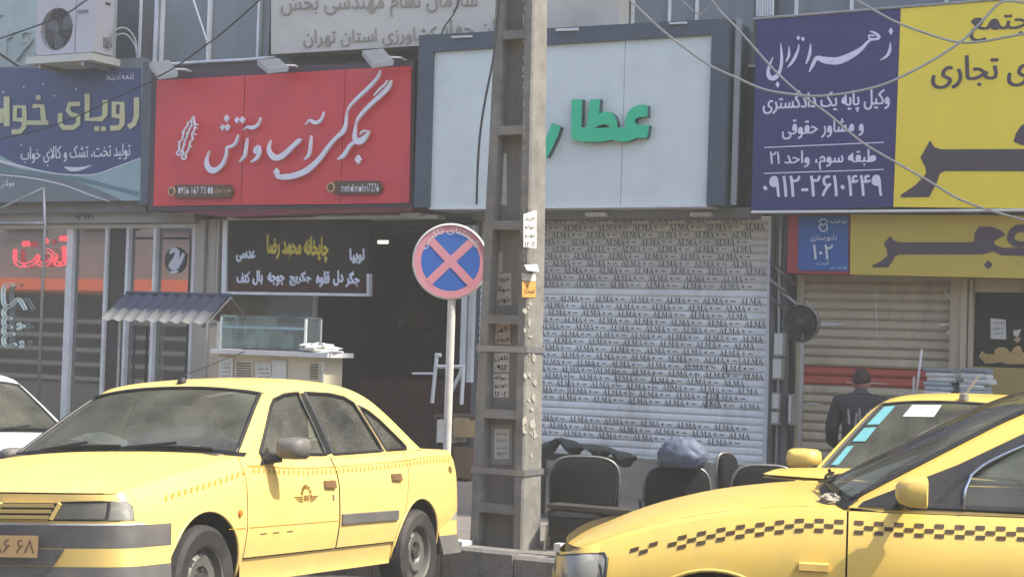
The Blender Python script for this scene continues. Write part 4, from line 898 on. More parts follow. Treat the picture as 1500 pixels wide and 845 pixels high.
# round pedestal fan in front of the wall
DF = .7
c = fp(1174, 473, DF); R0 = .165
t = T('round_fan', 'round dark caged fan on a pole beside the beige shutter', 'fan', (c[0], -DF, .0))
mb = MB()
for k in range(1, 6): mb.lathe([(R0*k/5-.002, 0), (R0*k/5, -.004), (R0*k/5+.002, 0)], (c[0], -DF-.045, c[1]), (0, 1, 0), 28)
for k in range(20): a = k*PI/10; mb.tube([(c[0], -DF-.055, c[1]), (c[0]+R0*math.cos(a), -DF-.03, c[1]+R0*math.sin(a))], .002, 4)
t.part('front_guard', mb, mat('fan_guard', (70, 70, 70), .5))
mb = MB().lathe([(R0, -.03), (R0+.012, -.02), (R0+.012, .02), (R0, .03)], (c[0], -DF, c[1]), (0, 1, 0), 32); t.part('guard_ring', mb, mat('fan_ring', (92, 92, 90), .5), smooth=True)
mb = MB().lathe([(0, .05), (R0*.6, .05), (R0, .03)], (c[0], -DF, c[1]), (0, 1, 0), 32); t.part('rear_guard', mb, mat('fan_rear', (60, 60, 60), .6))
for k in range(3):
    a = k*2*PI/3; pl = [(.02, -.03), (.09, -.07), (.14, -.03), (.13, .05), (.04, .04)]; rot = [(c[0]+x*math.cos(a)-z*math.sin(a), c[1]+x*math.sin(a)+z*math.cos(a)) for x, z in pl]
    mb = MB().prism(rot, lambda x, z: (x, -DF-.01, z), lambda x, z: (x, -DF-.004, z)); t.part('blade', mb, DARK)
mb = MB().lathe([(0, -.05), (.04, -.05), (.045, .09), (0, .1)], (c[0], -DF, c[1]), (0, 1, 0), 16); t.part('motor', mb, DARK, smooth=True)
mb = MB(); mb.tube([(c[0], -DF+.05, c[1]-.1), (c[0], -DF+.05, 0)], .018); t.part('pole', mb, STEEL); t.part('base', MB().lathe([(0, .03), (.1, .03), (.2, 0)], (c[0], -DF+.05, -.04), (0, 0, 1), 20), DARK)

# ================================================================== BEIGE SHUTTER (right)
t = T('beige_shutter', 'closed beige roller shutter with one faded red band', 'shutter', (xg, 0, -.05))
BS = mat('shutter_beige', (178, 164, 136), .6, var=.12, scale=2, dirt=(112, 102, 84), dirt_amt=.6, dscale=2.5, streak=True, world=True); RS = mat('shutter_red', (168, 70, 52), .6, var=.1, scale=2, dirt=(120, 70, 58), dirt_amt=.5)
zt5 = ZO2; zr1, zr0 = Z(1290, 539, .02), Z(1290, 567, .02); pit2 = (zr1-zr0)/2; pr = {}
i = 0; z = zr0
rows = []
while z > -.1: z -= pit2
while z < zt5: rows.append(z); z += pit2
for z in rows:
    m = RS if zr0-.01 <= z < zr1-.01 else BS
    if m.name not in pr:
        mb = MB(); prof = [(0, .0), (-.02, .008), (-.03, pit2*.3), (-.026, pit2*.7), (-.01, pit2*.88), (0, pit2*.9), (0, pit2)]
        for (y0, z0), (y1, z1) in zip(prof[:-1], prof[1:]): mb.add([(xg+.02, y0, z0), (xh-.02, y0, z0), (xh-.02, y1, z1), (xg+.02, y1, z1)], [(0, 1, 2, 3)])
        ob = mb.build('slat', m, t.o, (0, 0, 0)); pr[m.name] = ob
    else: ob = pr[m.name].copy(); COL.objects.link(ob)
    ob.location = Vector((0, random.uniform(-.004, .003), z))-t.org; ob.rotation_euler = (random.uniform(-.03, .03), 0, 0)
t.part('guide_rail', MB().box(xg-.05, xg+.02, -.06, .03, -.1, zt5), BS); t.part('guide_rail', MB().box(xh-.02, xh+.08, -.07, .03, -.1, zt5), BS)
CHIP = mat('chip', (196, 192, 180), .7)
for (x0, y0, x1, y1, w_) in ((1195, 476, 1240, 474, 4), (1262, 432, 1300, 433, 1.5), (1383, 428, 1394, 436, 6), (1374, 476, 1394, 474, 4), (1386, 486, 1393, 488, 6), (1283, 426, 1285, 500, 1.2), (1180, 590, 1205, 592, 3), (1180, 440, 1185, 445, 4), (1240, 560, 1300, 562, 1.5)):
    mb = MB(); stroke(mb, [(x0, y0, w_*.4), ((x0+x1)/2, (y0+y1)/2, w_), (x1, y1, w_*.4)], .034, .001); t.part('paint_chip', mb, CHIP)
t = T('shop_post', 'beige metal uprights between the beige shutter and the dark window', 'pillar', (xh, 0, -.05))
for a, b_, h in ((1404, 1409, .06), (1411, 1419, .1), (1421, 1427, .07)): t.part('profile', MB().box(S(a), S(b_), -h, .035, -.1, ZO2), BS)
t = T('agency_window', 'dark shop window with gold lettering and pasted paper at the right edge', 'window', base(1480, 600, 0))
w0 = S(1429)
t.part('header', MB().box(w0, xj, -.06, .02, Z(1470, 428, .05), ZO2), BS); t.part('glass', MB().box(w0, xj, -.01, .0, Z(1470, 538, 0), Z(1470, 428, 0)-.001), glass('dark_glass', (70, 80, 78), haze=(80, 84, 78), haze_amt=.25, ior=1.6))
t.part('sill_panel', MB().box(w0, xj, -.05, .03, -.05, Z(1470, 538, 0)-.001), mat('olive_panel', (160, 140, 76), .6, var=.25, scale=3, dirt=(120, 84, 50), dirt_amt=.7, dscale=3))
pp = t.part('notice', fquad([(1451, 466), (1473, 468), (1474, 497), (1451, 496)], .016, .012), PAPER)
mb = MB()
for j in range(3): text_fp(mb, ['به یک', 'نیروی', 'آقا نیازمندیم'][j], (1455, 470+j*8, 1470, 475+j*8), .018, .001, .0)
t.part('lettering', mb, INK, parent=pp)
t.part('notice', fquad([(1484, 484), (1496, 482), (1491, 493), (1485, 492)], .016, .012), PAPER); t.part('notice', fquad([(1485, 497), (1490, 492), (1495, 497), (1490, 502)], .017, .012), PAPER)
GO = mat('gold_letters', (170, 140, 84), .5)
FJ = [(565, 517), (585, 482), (605, 501), (660, 503), (666, 475), (690, 458), (730, 463), (755, 486), (764, 503), (775, 470), (800, 450), (822, 455), (834, 490), (860, 505), (860, 560), (800, 562), (740, 562), (700, 550), (660, 556), (600, 556), (590, 538)]
cxj, cyj = 700, 510
mb = MB(); fshape(mb, FJ, [], .02, .012, 4.225, 1300, 400); t.part('letter_outline', mb, mat('gold_edge', (200, 176, 120), .5)); mb = MB(); fshape(mb, [(cxj+(x-cxj)*.965, cyj+(y-cyj)*.86) for x, y in FJ], [], .026, .021, 4.225, 1300, 400); t.part('lettering', mb, GO)
mb = MB(); diamond(mb, 802, 408, 34, 34, .03, .003, 4.225, 1300, 400); t.part('letter_dot', mb, GO)
# bundles of newspapers on a stand
DS_ = 1.2
zt_ = Z(1378, 578, DS_)
for nm, a, b_, n_, lab in (('l', 1355, 1397, 6, 'left'), ('r', 1409, 1446, 5, 'right')):
    x0, x1 = fp(a, 560, DS_)[0], fp(b_, 560, DS_)[0]; zb = Z(a, 578, DS_); hh_ = (Z(a, 538, DS_)-zb)/n_
    tb = T('display_stand', 'grey stand under the %s stack of newspapers' % lab, 'stand', ((x0+x1)/2, -DS_, -.05))
    tb.part('top', MB().box(x0-.03, x1+.03, -DS_-.02, -DS_+.32, zb-.03, zb-.002), STEEL)
    for x in (x0, x1-.03):
        for y in (-DS_, -DS_+.27): tb.part('leg', MB().box(x, x+.03, y, y+.03, -.05, zb-.03), STEEL)
    for i in range(n_):
        j = random.uniform(-.02, .02); col = random.choice([(150, 160, 162), (112, 118, 126), (176, 180, 176), (134, 150, 154)])
        q = MB(); z0 = zb+i*hh_; x0_, x1_ = x0+j, x1+j
        q.add([(x0_, -DS_, z0+.001), (x1_, -DS_, z0+.001), (x1_, -DS_+.28, z0+.001), (x0_, -DS_+.28, z0+.001), (x0_, -DS_-.005, z0+hh_*.55), (x1_, -DS_-.005, z0+hh_*.5), (x0_+.01, -DS_, z0+hh_-.004), (x1_-.01, -DS_, z0+hh_-.004), (x1_-.01, -DS_+.28, z0+hh_-.004), (x0_+.01, -DS_+.28, z0+hh_-.004)],
              [(3, 2, 1, 0), (0, 1, 5, 4), (4, 5, 7, 6), (6, 7, 8, 9), (2, 3, 9, 8), (1, 2, 8, 7, 5), (3, 0, 4, 6, 9)])
        solo('newspaper_bundle', q, mat('newsprint_%d' % col[0], col, .8, var=.2, scale=10), 'folded bundle, %s from the bottom of the %s newspaper stack' % (['first', 'second', 'third', 'fourth', 'fifth', 'sixth'][i], lab), 'newspapers', (x0_, -DS_, z0), group='newspaper stacks by the beige shutter')
for i, (a, b_, c_, d_, r_) in enumerate(((1350, 512, 1343, 572, .012), (1339, 552, 1338, 574, .012))):
    mb = MB(); mb.tube([P_(a, b_, .9), P_(c_, d_, .9), (P_(c_, d_, .9)[0]-.02, -.9, -.05)], r_, 6); solo('white_stick', mb, WHITE, ['tall white stick leaning in front of the beige shutter', 'short white stick left of the tall one'][i], 'stick', P_(c_, d_, .9))

# ================================================================== CONCRETE POLE
DP = 4.75
bx0, bz0 = fp(686, 800, DP); bx1, _ = fp(765, 800, DP); tx0, tz = fp(708, -30, DP); tx1, _ = fp(764, -30, DP)
wb, wt = bx1-bx0, tx1-tx0; Hh = tz-.13; cxm = (bx0+bx1)/2; slope = (wb-wt)/2/Hh
dpB = .30
t = T('concrete_pole', 'tall weathered concrete utility pole with recessed ladder-like bays and torn papers', 'pole', (cxm, -DP+dpB/2, .13))
PH = 9.5
def pw(z): return wb/2-slope*(z-.13)
def pdp(z): return dpB/2-slope*.6*(z-.13)
CY = -DP+dpB/2
flw = .075
def taper(mb, fx0, fx1, fy0, fy1, z0, z1):
    vs = []
    for z in (z0, z1):
        a, b_ = fx0(z), fx1(z); c_, d_ = fy0(z), fy1(z)
        vs += [(a, c_, z), (b_, c_, z), (b_, d_, z), (a, d_, z)]
    mb.add(vs, [(3, 2, 1, 0), (4, 5, 6, 7), (0, 1, 5, 4), (1, 2, 6, 5), (2, 3, 7, 6), (3, 0, 4, 7)]); return mb
for s_ in (-1, 1):
    mb = MB()
    NZ = 26
    rr = random.Random(3+s_)
    zs_ = [.13+(PH-.13)*i/NZ for i in range(NZ+1)]; vs = []
    for z in zs_:
        o_ = cxm+s_*pw(z); i_ = cxm+s_*(pw(z)-flw); j = rr.uniform(-.004, .004)
        ch = .014
        ring = [(i_, CY-pdp(z)), (o_-s_*ch+j, CY-pdp(z)), (o_+j, CY-pdp(z)+ch), (o_+j, CY+pdp(z)-ch), (o_-s_*ch, CY+pdp(z)), (i_, CY+pdp(z))]
        vs += [(x, y, z) for x, y in ring]
    mb.add(vs, [(a*6+k, a*6+(k+1) % 6, (a+1)*6+(k+1) % 6, (a+1)*6+k) for a in range(NZ) for k in range(6)]+[tuple(range(6)), tuple(NZ*6+k for k in range(6))])
    t.part('flange', mb, CONC)
mb = taper(MB(), lambda z: cxm-pw(z)+flw-.002, lambda z: cxm+pw(z)-flw+.002, lambda z: CY-pdp(z)+.12, lambda z: CY+pdp(z)-.12, .13, PH); t.part('web', mb, mat('concrete_dark', (120, 116, 108), .9, var=.2, scale=5, bump=.4, dirt=(78, 74, 68), dirt_amt=.6, streak=True))
ry = [50, 190, 329, 467, 606, 745]
for y in ry:
    zz_ = Z(730, y, DP); mb = taper(MB(), lambda z: cxm-pw(z)+flw-.001, lambda z: cxm+pw(z)-flw+.001, lambda z: CY-pdp(z)+.004+.0*z, lambda z: CY+pdp(z)-.004, zz_-.035, zz_+.03); t.part('rung', mb, CONC)
for k in range(1, 7):
    zz_ = Z(730, 50, DP)+k*.72; mb = taper(MB(), lambda z: cxm-pw(z)+flw-.001, lambda z: cxm+pw(z)-flw+.001, lambda z: CY-pdp(z)+.004, lambda z: CY+pdp(z)-.004, zz_-.035, zz_+.03); t.part('rung', mb, CONC)
for y in (511, 691):
    zz_ = Z(740, y, DP); w_ = pw(zz_)+.008; d_ = pdp(zz_)+.008; mb = MB()
    vs = [(cxm-w_, CY-d_), (cxm+w_, CY-d_), (cxm+w_, CY+d_), (cxm-w_, CY+d_)]
    mb.add([(x, y_, z) for z in (zz_-.022, zz_+.022) for x, y_ in vs], [(0, 1, 5, 4), (1, 2, 6, 5), (2, 3, 7, 6), (3, 0, 4, 7)]); t.part('steel_band', mb, STEEL)
# papers in the bays and on the right face
def yweb(z): return CY-pdp(z)+.12
def pweb(x0, y0, x1, y1, m=PAPER, txt=None, nm='notice', rot=0.):
    dW = -(yweb(Z(735, (y0+y1)/2, DP))-.003)
    q = t.part(nm, fquad([(x0, y0), (x1, y0+rot), (x1, y1+rot), (x0, y1)], dW+.002, dW), m)
    if txt:
        mb = MB(); n_ = len(txt)
        for j, s_ in enumerate(txt): hgt = (y1-y0)/n_; text_fp(mb, s_, (x0+2, y0+j*hgt+hgt*.22, x1-2, y0+(j+1)*hgt-hgt*.12), dW+.003, .001, .03)
        t.part('lettering', mb, INK, parent=q)
pweb(722, 400, 749, 447, mat('grey_paper', (168, 162, 148), .85, var=.1), ['خریدار', 'حواله', 'خودرو'])
pweb(722, 474, 747, 504, mat('pink_paper', (196, 172, 158), .85, var=.1), ['آگهی', 'فروش']); pweb(723, 517, 746, 545, PAPER, ['تلفن', '۰۹۱۲']); pweb(723, 547, 745, 582, PAPER, ['حواله', 'خودرو', '۱۲۰۲']); pweb(724, 222, 742, 298, PAPER, None, 'torn_paper', 3)
pweb(719, 622, 750, 680, mat('grey_paper2', (146, 142, 132), .85, var=.1), None); 
dW = -(yweb(1.0)-.008); q = t.part('notice', fquad([(724, 628), (746, 628), (746, 672), (724, 672)], dW+.003, dW+.001), PAPER); mb = MB()
for j in range(4): text_fp(mb, ['آگهی استخدام', 'راننده پایه یک', 'تماس بگیرید', '۰۹۱۲۳۴'][j], (727, 632+j*10, 743, 638+j*10), dW+.004, .001, .01)
t.part('lettering', mb, INK, parent=q)
pweb(722, 370, 736, 400, mat('grey_paper', (0, 0, 0)), None, 'torn_paper', -2); pweb(712, 455, 730, 468, CART, None, 'torn_paper', -4)
# right face: plane x = cxm + pw(z); y from front to back
def side_pt(px, py, lift=.004):
    v = ray(px, py); O = Vector((0, 0, CAMH)); zz_ = 2.
    for _ in range(4):
        xs_ = cxm+pw(zz_)+lift; tt = (xs_-O.dot(FU))/v.dot(FU); P = O+v*tt; zz_ = P.z
    return (xs_, P.dot(FN)-FD, P.z)
def pside(pts, m=PAPER, nm='notice', txt=None, lift=.004):
    a = [side_pt(x, y, lift) for x, y in pts]; b_ = [(x-.003, y, z) for x, y, z in a]; n_ = len(a)
    mb = MB().add(a+b_, [tuple(range(n_)), tuple(range(2*n_-1, n_-1, -1))]+[(i, n_+i, n_+(i+1) % n_, (i+1) % n_) for i in range(n_)])
    q = t.part(nm, mb, m)
    if txt:
        mb = MB(); x0, y0 = pts[0]; x1, y1 = pts[2]; n2 = len(txt)
        for j, s_ in enumerate(txt):
            v, f = glyphs(s_, .03); hgt = (y1-y0)/n2
            mb.add([side_pt(x0+2+(x1-x0-4)*a_, y0+(j+.85)*hgt-hgt*.65*b2, lift+.002) for a_, b2, c_ in v], f)
        t.part('lettering', mb, INK, parent=q)
pside([(767, 314), (786, 308), (786, 364), (767, 362)], PAPER, 'notice', ['خرید', 'حواله', 'خودرو', '۱۲۰۲'])
pside([(765, 400), (785, 402), (785, 412), (765, 411)], PAPER); pside([(765, 412), (785, 413), (785, 436), (765, 435)], mat('orange_card', (206, 150, 72), .6), 'notice', ['سیگار'])
a = [side_pt(768, 388, .01), side_pt(787, 387, .01), side_pt(790, 398, .09), side_pt(772, 396, .05)]; t.part('bent_card', MB().add(a, [(0, 1, 2, 3)]), WHITE)
rp = random.Random(11)
for i in range(26):
    y = rp.uniform(-5, 420); x = 765.8+rp.uniform(0, 2.6); w_ = rp.uniform(.8, 1.8); h_ = rp.uniform(2, 6)
    pside([(max(765.4, x+w_*math.cos(k*PI/3)), y+h_*math.sin(k*PI/3)*rp.uniform(.6, 1.2)) for k in range(6)], mat('concrete_chip', (72, 68, 60), .95), 'chipped_spot', None, .0025)
for i in range(30):
    x = rp.uniform(766, 786); y = rp.choice([rp.uniform(438, 500), rp.uniform(512, 600), rp.uniform(590, 670)]); w_ = rp.uniform(1.2, 4); h_ = rp.uniform(2, 9)
    pts = [(x+w_*math.cos(a_)*rp.uniform(.5, 1.1), y+h_*math.sin(a_)*rp.uniform(.5, 1.1)) for a_ in [k*PI/3 for k in range(6)]]; pts = [(min(788, max(765.5, p[0])), p[1]) for p in pts]
    pside(pts, mat('torn_grey', (158, 152, 138), .9, var=.2), 'torn_paper', None, .003+.0004*(i % 5))
mb = MB(); pts = [(733, -20), (728, 40), (722, 90), (712, 140), (704, 190), (700, 240), (698, 300)]
mb.tube([(fp(x, y, DP+.03)[0], -DP-.03, fp(x, y, DP+.03)[1]) for x, y, in cr([(a, b_) for a, b_ in pts], 3)], .009, 6); solo('pole_cable', mb, DARK, 'black cable running down the left face of the concrete pole', 'cable', P_(698, 300, DP))

# ================================================================== NO-PARKING SIGN
DN = 4.45
c = fp(660, 383, DN); r1 = (fp(716, 383, DN)[0]-fp(604, 383, DN)[0])/2*.99
rz = (fp(660, 327, DN)[1]-fp(660, 439, DN)[1])/2
facing = Vector((-c[0]*0, -1, 0))
t = T('no_stopping_sign', 'round faded no-stopping sign with a pink cross on blue, on a white post', 'road sign', (c[0], -DN, .13))
# the disc is turned a little towards the viewer's side of the street
TH = R_(29); ux = Vector((math.cos(TH), math.sin(TH), 0)); un = Vector((math.sin(TH), -math.cos(TH), 0))
C0 = Vector((c[0], -DN, c[1])); RR = rz
def dp(a, b_, lift=0.): return C0+ux*a+Vector((0, 0, b_))+un*lift
PINK = mat('faded_red', (204, 136, 146), .5, var=.05, dirt=(190, 150, 152), dirt_amt=.4); BLU = mat('sign_blue', (38, 92, 170), .45, var=.06, dirt=(70, 110, 170), dirt_amt=.4)
NS = 48
def ring(r0, r1, l0, l1, m, nm):
    mb = MB(); vs = []
    for r_, l_ in ((r0, l0), (r1, l1)): vs += [dp(r_*math.cos(2*PI*k/NS), r_*math.sin(2*PI*k/NS), l_) for k in range(NS)]
    mb.add(vs, [(k, (k+1) % NS, NS+(k+1) % NS, NS+k) for k in range(NS)]); return t.part(nm, mb, m)
mb = MB(); mb.add([dp(RR*math.cos(2*PI*k/NS), RR*math.sin(2*PI*k/NS), 0) for k in range(NS)]+[dp(RR*math.cos(2*PI*k/NS), RR*math.sin(2*PI*k/NS), -.012) for k in range(NS)], [tuple(range(NS)), tuple(range(2*NS-1, NS-1, -1))]+[(k, NS+k, NS+(k+1) % NS, (k+1) % NS) for k in range(NS)]); t.part('disc', mb, STEEL)
ring(RR*.955, RR*1.0, .012, .004, WHITE, 'rim'); ring(RR*.77, RR*.957, .003, .003, PINK, 'red_ring')
mb = MB(); mb.add([dp(RR*.772*math.cos(2*PI*k/NS), RR*.772*math.sin(2*PI*k/NS), .002) for k in range(NS)], [tuple(range(NS))]); t.part('blue_field', mb, BLU)
for a in (45, 135):
    a = R_(a); q = Vector((math.cos(a), math.sin(a))); n_ = Vector((-q.y, q.x))*RR*.105; L_ = RR*.79
    mb = MB(); mb.add([dp(*(q*L_+n_), .0045+a*.0003), dp(*(q*-L_+n_), .0045+a*.0003), dp(*(q*-L_-n_), .0045+a*.0003), dp(*(q*L_-n_), .0045+a*.0003)], [(0, 1, 2, 3)]); t.part('cross_bar', mb, PINK)
v, f = glyphs('باستثنای تاکسی', .035); mb = MB(); a0_, a1_ = R_(156), R_(30)
vs = []
for a, b_, c_ in v: an = a0_+(a1_-a0_)*a; r_ = RR*(.70+.22*b_); vs.append(dp(r_*math.cos(an), r_*math.sin(an), .007))
mb.add(vs, f); t.part('lettering', mb, PRW)
pb = fp(653, 470, DN-.03)
mb = MB(); mb.tube([(C0.x-.005, -DN+.045, C0.z+.1), (C0.x-.005, -DN+.045, .13)], .032, 14); t.part('post', mb, mat('white_post', (206, 204, 196), .5, var=.06, dirt=(150, 140, 124), dirt_amt=.4, dscale=4), smooth=True, auto=R_(40))

# ================================================================== CHAIRS, BENCH, BAG
VIN = mat('black_vinyl', (14, 15, 16), .8, spec=.2, var=.15, dirt=(48, 46, 42), dirt_amt=.4, dscale=3)
def chair(px, py_top, hw_px, dC, rot, lab, m=VIN, zb=.13, lean=.12, arms=True):
    s_, ztp = fp(px, py_top, dC); hw_ = (fp(px+hw_px, py_top, dC)[0]-fp(px-hw_px, py_top, dC)[0])/2
    t = T('office_chair', lab, 'chair', (s_, -dC, zb), group='black chairs on the pavement')
    ca, sa = math.cos(rot), math.sin(rot)
    def q(x, y, z): return (s_+x*ca-y*sa, -dC+x*sa+y*ca, z)     # y+ is behind the backrest
    zs_ = ztp-.40
    def outline(k, n=20):
        pts = []
        for i in range(n+1):
            a = PI*i/n; ex = 2/3.2; cx_ = math.copysign(abs(math.cos(a))**ex, math.cos(a)); cz_ = abs(math.sin(a))**ex; pts.append((cx_*hw_*k, ztp-.20+(.20*cz_)*k-(0 if True else 0)))
        return [(hw_*k*.94, zs_+.02)]+pts+[(-hw_*k*.94, zs_+.02)]
    o_ = outline(.94); mb = MB(); n_ = len(o_)
    cen = (0, ztp-.22)
    vs = [q(x, .0+lean*(z-zs_)*.6+.03, z) for x, z in o_]+[q(x, -.03+lean*(z-zs_)*.6, z) for x, z in o_]+[q(x*.8, -.05+lean*(z-zs_)*.6, cen[1]+(z-cen[1])*.8) for x, z in o_]
    mb.add(vs, [(i, i+1, n_+i+1, n_+i) for i in range(n_-1)]+[(n_+i, n_+i+1, 2*n_+i+1, 2*n_+i) for i in range(n_-1)]+[tuple(range(n_)), tuple(2*n_+i for i in range(n_))[::-1], (0, n_, 2*n_, 3*n_-1, 2*n_-1, n_-1)]); t.part('backrest', mb, m, smooth=True, auto=R_(50))
    mb = MB(); mb.tube([q(x, .01+lean*(z-zs_)*.6, z) for x, z in outline(1.)], .013, 8); t.part('back_rim', mb, mat('dull_chrome', (120, 118, 112), .4, .6), smooth=True)
    mb = MB(); sz = zs_-.08; hw2 = hw_*1.0
    pr_ = [(-hw2, -.05), (-hw2*.9, -.46), (hw2*.9, -.46), (hw2, -.05)]
    mb.add([q(x, y, sz) for x, y in pr_]+[q(x, y, sz+.07) for x, y in pr_]+[q(x*.86, -.25+(y+.25)*.86, sz+.095) for x, y in pr_], [(3, 2, 1, 0)]+[(i, (i+1) % 4, 4+(i+1) % 4, 4+i) for i in range(4)]+[(4+i, 4+(i+1) % 4, 8+(i+1) % 4, 8+i) for i in range(4)]+[(8, 9, 10, 11)]); t.part('seat', mb, m)
    for sx in (-1, 1):
        mb = MB(); mb.tube([q(sx*hw_*.9, .02, zs_+.05), q(sx*hw_*.95, .03, sz), q(sx*hw_*1.0, .05, zb)], .012, 6); t.part('leg', mb, CHROME)
        mb = MB(); mb.tube([q(sx*hw_*.95, -.42, sz), q(sx*hw_*1.0, -.45, zb)], .012, 6); t.part('leg', mb, CHROME)
    if arms:
        for sx in (-1, 1): mb = MB(); mb.tube([q(sx*hw_*1.05, 0, sz+.15), q(sx*hw_*1.12, -.05, sz+.22), q(sx*hw_*1.12, -.3, sz+.22), q(sx*hw_*1.05, -.36, sz+.05)], .016, 6); t.part('armrest', mb, BLACK)
    return t
chair(857, 669, 46, 4.1, R_(25), 'black chair with chrome rim just right of the concrete pole', arms=False)
chair(993, 682, 45, 3.9, R_(28), 'middle black chair holding the blue plastic bag')
chair(1122, 682, 46, 3.9, R_(26), 'right black chair nearest to the yellow car mirror')
chair(1068, 664, 20, 3.2, R_(70), 'dark chair turned sideways between the middle and right chairs', arms=False)
t = T('desk', 'low dark wooden desk standing against the first chair by the pole', 'desk', base(865, 845, 4.35))
a, b_ = fp(805, 742, 4.4)[0], fp(932, 742, 4.4)[0]; zd = Z(865, 742, 4.4)
DW = mat('desk_dark', (62, 58, 52), .5, var=.2, dirt=(90, 84, 72), dirt_amt=.4)
t.part('top', MB().box(a, b_, -4.45, -4.25, zd-.03, zd), DW); t.part('front_panel', MB().box(a+.05, b_-.03, -4.42, -4.38, .13, zd-.03), DW); t.part('side_panel', MB().box(a+.02, a+.05, -4.42, -4.26, .13, zd-.03), DW); t.part('side_panel', MB().box(b_-.06, b_-.03, -4.36, -4.26, .13, zd-.03), DW)
solo('plastic_bag', crumple(fp(1000, 668, 3.9)[0], -3.9, Z(1000, 668, 3.9), .19, .12, .14, 9, 34, 22, .10), mat('blue_grey_plastic', (84, 94, 110), .6, var=.35, scale=14), 'crumpled blue-grey plastic bag on the middle black chair', 'bag', base(1000, 690, 3.9), smooth=True)
# dark jacket thrown over a low rail
DJ = 2.2
mb = MB(); vs = []; nx_, ny_ = 26, 6; rj = random.Random(4)
topl = [(790, 652), (812, 640), (828, 650), (870, 652), (905, 660), (928, 668)]
for i in range(nx_+1):
    f = i/nx_; x = 790+140*f; k = min(int(f*5), 4); g = f*5-k; yt = topl[k][1]*(1-g)+topl[k+1][1]*g
    for j in range(ny_+1): hgt = j/ny_; s_, z_ = fp(x, yt+hgt*(14+8*math.sin(i*.9)), DJ); vs.append((s_, -DJ-.03*math.sin(i*1.3+j)-.06*math.sin(PI*min(1, hgt*1.2)), z_))
mb.add(vs, [(i*(ny_+1)+j, i*(ny_+1)+j+1, (i+1)*(ny_+1)+j+1, (i+1)*(ny_+1)+j) for i in range(nx_) for j in range(ny_)]); mb.add([(x, y+.07, z) for x, y, z in vs], [(i*(ny_+1)+j, (i+1)*(ny_+1)+j, (i+1)*(ny_+1)+j+1, i*(ny_+1)+j+1) for i in range(nx_) for j in range(ny_)])
solo('jacket', mb, mat('dark_green_cloth', (52, 58, 56), .9, var=.25, scale=8), 'dark jacket thrown over the rail under the printed shutter', 'jacket', base(860, 660, DJ), smooth=True)
t = T('bench', 'long dark bench frame below the printed shutter', 'bench', base(860, 730, DJ))
zb_ = Z(860, 668, DJ); a, b_ = fp(780, 680, DJ)[0], fp(905, 680, DJ)[0]
t.part('back_rail', MB().box(a, b_, -DJ+.04, -DJ+.08, zb_-.06, zb_), DW); t.part('seat_plank', MB().box(a, b_, -DJ-.4, -DJ+.04, .5, .54), DW)
for x in (a+.05, b_-.1): t.part('leg', MB().box(x, x+.05, -DJ+.04, -DJ+.08, .13, zb_-.06), DW); t.part('leg', MB().box(x, x+.05, -DJ-.38, -DJ-.34, .13, .5), DW)
for i, x in enumerate((816, 838)):
    solo('foam_block', fbox(x-5, 796, x+5, 808, 4.9, 4.82), WHITE, ['left', 'right'][i]+' small white block on the kerb beside the front taxi headlight', 'block', base(x, 808, 4.9))
mb = MB(); mb.box(fp(640, 798, 4.9)[0], fp(682, 798, 4.9)[0], -4.95, -4.8, .146, .19); solo('drain_cover', mb, ALU, 'pale metal strip on the kerb behind the taxi bumper', 'strip', base(660, 800, 4.9))

# ================================================================== OVERHEAD CABLES
WCB = mat('white_cable', (156, 154, 148), .7); BCB = mat('black_cable', (30, 30, 32), .6)
def cable(pts, d0, d1, r_, m, lab):
    P = cr(pts, 4); n_ = len(P); mb = MB(); v = []
    for i, (x, y) in enumerate(P): d = d0+(d1-d0)*i/(n_-1); s_, z_ = fp(x, y, d); v.append((s_, -d, z_))
    mb.tube(v, r_, 6); solo('overhead_cable', mb, m, lab, 'cable', v[n_//2], smooth=True, group='overhead cables')
cable([(-20, 66), (0, 57), (60, 36), (100, 19), (128, 0), (170, -20)], 1.6, 1.9, .009, BCB, 'black cable slanting up across the air conditioner')
cable([(390, -8), (381, 0), (330, 45), (290, 75), (255, 100), (230, 113)], 1.8, .9, .009, BCB, 'black cable dropping down to the left floodlight')
cable([(0, 204), (60, 190), (120, 168), (170, 143), (222, 120)], .9, .75, .007, BCB, 'cable shadow drooping across the blue banner, built as a thin black tube')  # shadow line on the banner, modelled as a thin black tube
cable([(678, -10), (673, 0), (664, 22), (652, 38), (647, 50)], .8, .7, .008, BCB, 'short black wire hanging onto the dark sign frame left of the pole')
cable([(905, -14), (922, 0), (967, 42), (1005, 72), (1043, 98), (1081, 115), (1118, 131), (1156, 138), (1194, 141), (1239, 137), (1292, 125), (1338, 104), (1379, 81), (1413, 57), (1440, 30), (1463, 6), (1482, 2), (1520, 8)], 2.2, 1.6, .0105, WCB, 'white cable hanging in a deep loop across the purple and yellow banners')
cable([(1010, -12), (1040, 0), (1058, 20), (1080, 42), (1110, 76), (1137, 106), (1175, 140), (1213, 167), (1262, 208), (1307, 235), (1360, 265), (1406, 292), (1459, 311), (1530, 330)], 1.9, 1.3, .0100, WCB, 'white cable running straight down across the purple banner to the right')
cable([(1235, -10), (1254, 0), (1307, 30), (1356, 49), (1402, 62), (1440, 61), (1500, 50), (1560, 42)], 1.5, 1.5, .0105, WCB, 'white cable sagging over the top of the yellow banner')
cable([(985, -10), (1000, 2), (1025, 22), (1042, 6), (1050, -10)], 1.5, 1.6, .007, WCB, 'thin white wire looping at the top edge above the white sign')
cable([(455, -5), (560, 5), (640, 12)], .5, .5, .0, BCB, 'x') if False else None

